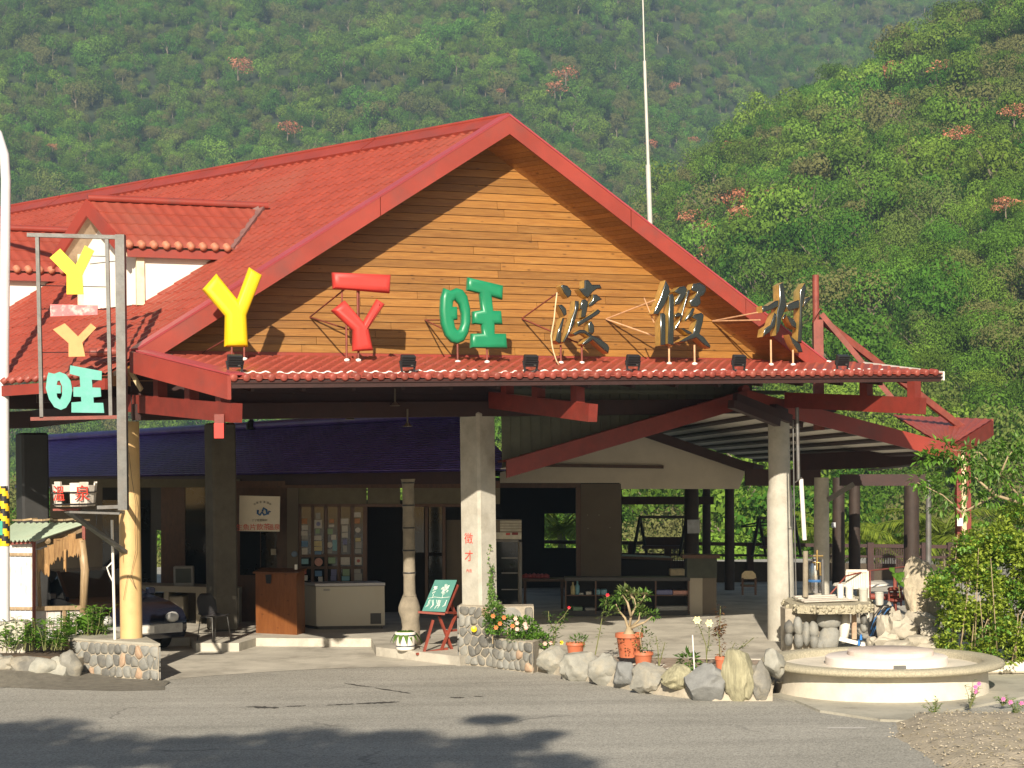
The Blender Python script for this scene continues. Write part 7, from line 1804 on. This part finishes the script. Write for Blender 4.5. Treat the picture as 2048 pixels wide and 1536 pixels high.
for k in range(2000):
    i = R.randrange(len(vs_)); p = vs_[i]+Vector((R.uniform(-.08, .08), R.uniform(-.08, .08), .005))
    if p.z < .0: continue
    if k % 3: mb.blob(p, R.uniform(.006, .022), R.uniform(.006, .022), R.uniform(.005, .012), k, .3, 1)
    else:
        a_ = R.uniform(0, 6.28); mb2.leaf(p+UP*.01, Vector((math.cos(a_), math.sin(a_), R.uniform(0, .5))), UP, R.uniform(.04, .1), R.uniform(.008, .02))
tag(mb.build('verge_gravel', mat('tan_gravel', (.36, .32, .25), .9, .4, 30), smooth=180), 'loose pale gravel on the dirt verge at the lower right', 'gravel', kind='stuff'); tag(mb2.build('dry_litter', mat('dry_grass', (.4, .33, .18), .9, .2, 9)), 'dry grass and leaf litter on the dirt verge', 'litter', kind='stuff')
def wildflower(px, py, hgt, label, fl):
    b_ = G(px, py); b_.z = .05; t = thing('wild_flower', label, 'flower', b_); R = random.Random(px)
    for k in range(7):
        tip = b_+Vector((R.uniform(-.14, .14), R.uniform(-.1, .1), hgt*R.uniform(.6, 1.05))); MB().tube([b_, b_.lerp(tip, .5)+Vector((.01, 0, .02)), tip], [.005, .004, .002], 4).build('stem', STEM, t)
        mb = MB()
        for j in range(10): f = R.uniform(.2, 1); a_ = R.uniform(0, 6.28); mb.leaf(b_.lerp(tip, f), Vector((math.cos(a_), math.sin(a_), R.uniform(0, .6))), UP, .06, .022)
        mb.build('leaves', LEAF_A, t)['kind'] = 'stuff'
        if k < fl: flower(t, tip, .03, FL_M)
wildflower(1940, 1425, .33, 'periwinkle with pink flowers in front of the fountain', 3); wildflower(2030, 1440, .2, 'small pink wild flower at the right edge of the dirt verge', 2); wildflower(1868, 1440, .22, 'thin dry weed left of the pink periwinkle', 0); wildflower(2005, 1420, .14, 'low weed with one pink flower right of the periwinkle', 1)
# painted line fragment and patches on the road
sheet('lane_mark', [(p.x, p.y) for p in (G(1655, 1455), G(1732, 1455), G(1732, 1458), G(1655, 1458))], .005, mat('worn_white_line', (.5, .48, .44), .8, .2, 20))
R = random.Random(44)
for k, (x0_, y0_, x1_, y1_, w_) in enumerate(((492, 1414, 558, 1416, 2.2), (570, 1413, 612, 1412, .9), (650, 1411, 708, 1408, 1.0), (712, 1408, 800, 1404, 1.5), (688, 1367, 745, 1375, .9), (748, 1376, 822, 1387, 1.1), (900, 1395, 930, 1396, 1.2), (948, 1393, 966, 1393, .7))):
    n = 14; up_ = []; lo_ = []
    for i in range(n+1):
        f = i/n; x_ = x0_+(x1_-x0_)*f; y_ = y0_+(y1_-y0_)*f+R.uniform(-.5, .5); h_ = w_*(.15+.85*math.sin(math.pi*f)**.5)*R.uniform(.35, 1.25)
        up_.append(G(x_, y_-h_)); lo_.append(G(x_, y_+h_))
    sheet('tar_patch', [(p.x, p.y) for p in up_+lo_[::-1]], .004, mat('tar', (.06, .056, .05), .8, .3, 9, .3))
gv = []
for k, (px, yf, yb) in enumerate(((-120, 1372, 1318), (-40, 1374, 1326), (30, 1376, 1333), (90, 1378, 1342), (150, 1381, 1352), (230, 1381, 1366), (330, 1382, 1372))):
    a_, b_ = G(px, yf+2*math.sin(k*3)), P(px, yb, 26.3 if px < 160 else G(px, yb).y); a_.z = .003; b_.z = max(b_.z, .006); gv += [a_, a_.lerp(b_, .5)-UP*.02*(px < 160)+UP*.004, b_, b_+Vector((0, .4, .02))]
mb = MB(); mb.add(gv, [(i*4+q, (i+1)*4+q, (i+1)*4+q+1, i*4+q+1) for i in range(6) for q in range(3)])
fix_normals(tag(mb.build('dirt_gutter', mat('gutter_dirt', (.15, .138, .11), .95, .3, 7, .4, stain=(.2, .18, .15), stain_scale=2.5), smooth=180), kind='structure'))
# ================================================================== ROADSIDE TREES behind the photographer, casting the dappled shade in front
def shade_tree(x, y, h, lobes, label, seed):
    R = random.Random(seed); t = thing('roadside_tree', label, 'tree', Vector((x, y, 0)))
    MB().tube([(x, y, -.2), (x+.1, y, h*.45), (x-.1, y, h*.8)], [.26, .2, .1], 10).build('trunk', BARK, t, 60)
    mb = MB()
    for (dx, dy, dz, r, n) in lobes:
        MB().tube([(x, y, h*.55), (x+dx*.5, y+dy*.5, h*.5+dz*.35), (x+dx, y+dy, dz)], [.08, .05, .02], 6).build('limb', BARK, t, 60)
        for k in range(n):
            d = Vector((R.gauss(0, 1), R.gauss(0, 1), R.gauss(0, 1))).normalized()*R.uniform(.2, 1)**.5
            mb.card((x+dx+d.x*r, y+dy+d.y*r*.7, dz+d.z*r*.55), d+Vector((0, 0, .6)), .13, R)
    mb.build('crown', LEAF_B, t)['kind'] = 'stuff'
def lobes_for(tx, ty, lst):
    out = []
    for (px, py, r, z) in lst:
        py -= 14; r *= 1.22
        q = G(px, py) - SUND*(z/-SUND.z)*-1 if False else G(px, py) + SUND*(z/SUND.z)
        out.append((q.x-tx, q.y-ty, z, r, int(520*r*r)+60))
    return out
shade_tree(-5.5, -4.5, 10.5, lobes_for(-5.5, -4.5, [(40, 1475, .75, 9.5), (130, 1510, .9, 10), (0, 1530, 1.0, 9), (270, 1520, .7, 10.5), (390, 1500, .5, 9.6), (470, 1530, .7, 9.2), (-200, 1500, 1.3, 10), (-300, 1440, .9, 9)]), 'leafy roadside tree beside the photographer, left of the pair', 5)
shade_tree(-1.2, -5.5, 11, lobes_for(-1.2, -5.5, [(600, 1490, .6, 10), (690, 1515, .75, 10.6), (790, 1490, .5, 10), (985, 1452, .3, 10.4), (900, 1512, .6, 9.6), (1010, 1500, .5, 10.2), (1090, 1482, .22, 10), (840, 1545, .9, 10.5), (560, 1545, .9, 10), (1080, 1545, .6, 10)]), 'leafy roadside tree behind the photographer, right of the pair', 6)
HAZE = .00036
# ================================================================== AIR
if HAZE:
    hm = bpy.data.materials.new('haze'); hm.use_nodes = True; hm.node_tree.nodes.clear()
    t = NT(hm); pv = t.n('ShaderNodeVolumePrincipled'); pv.inputs['Density'].default_value = HAZE; pv.inputs['Color'].default_value = (.52, .74, 1, 1); pv.inputs['Anisotropy'].default_value = 0.0
    ho = t.n('ShaderNodeOutputMaterial'); t.l(pv.outputs[0], ho.inputs['Volume'])
    tag(MB().box((110-60, 470, 205), 1000, 1100, 430).build('haze', hm), 'thin blue haze in the valley air', 'haze', kind='stuff')
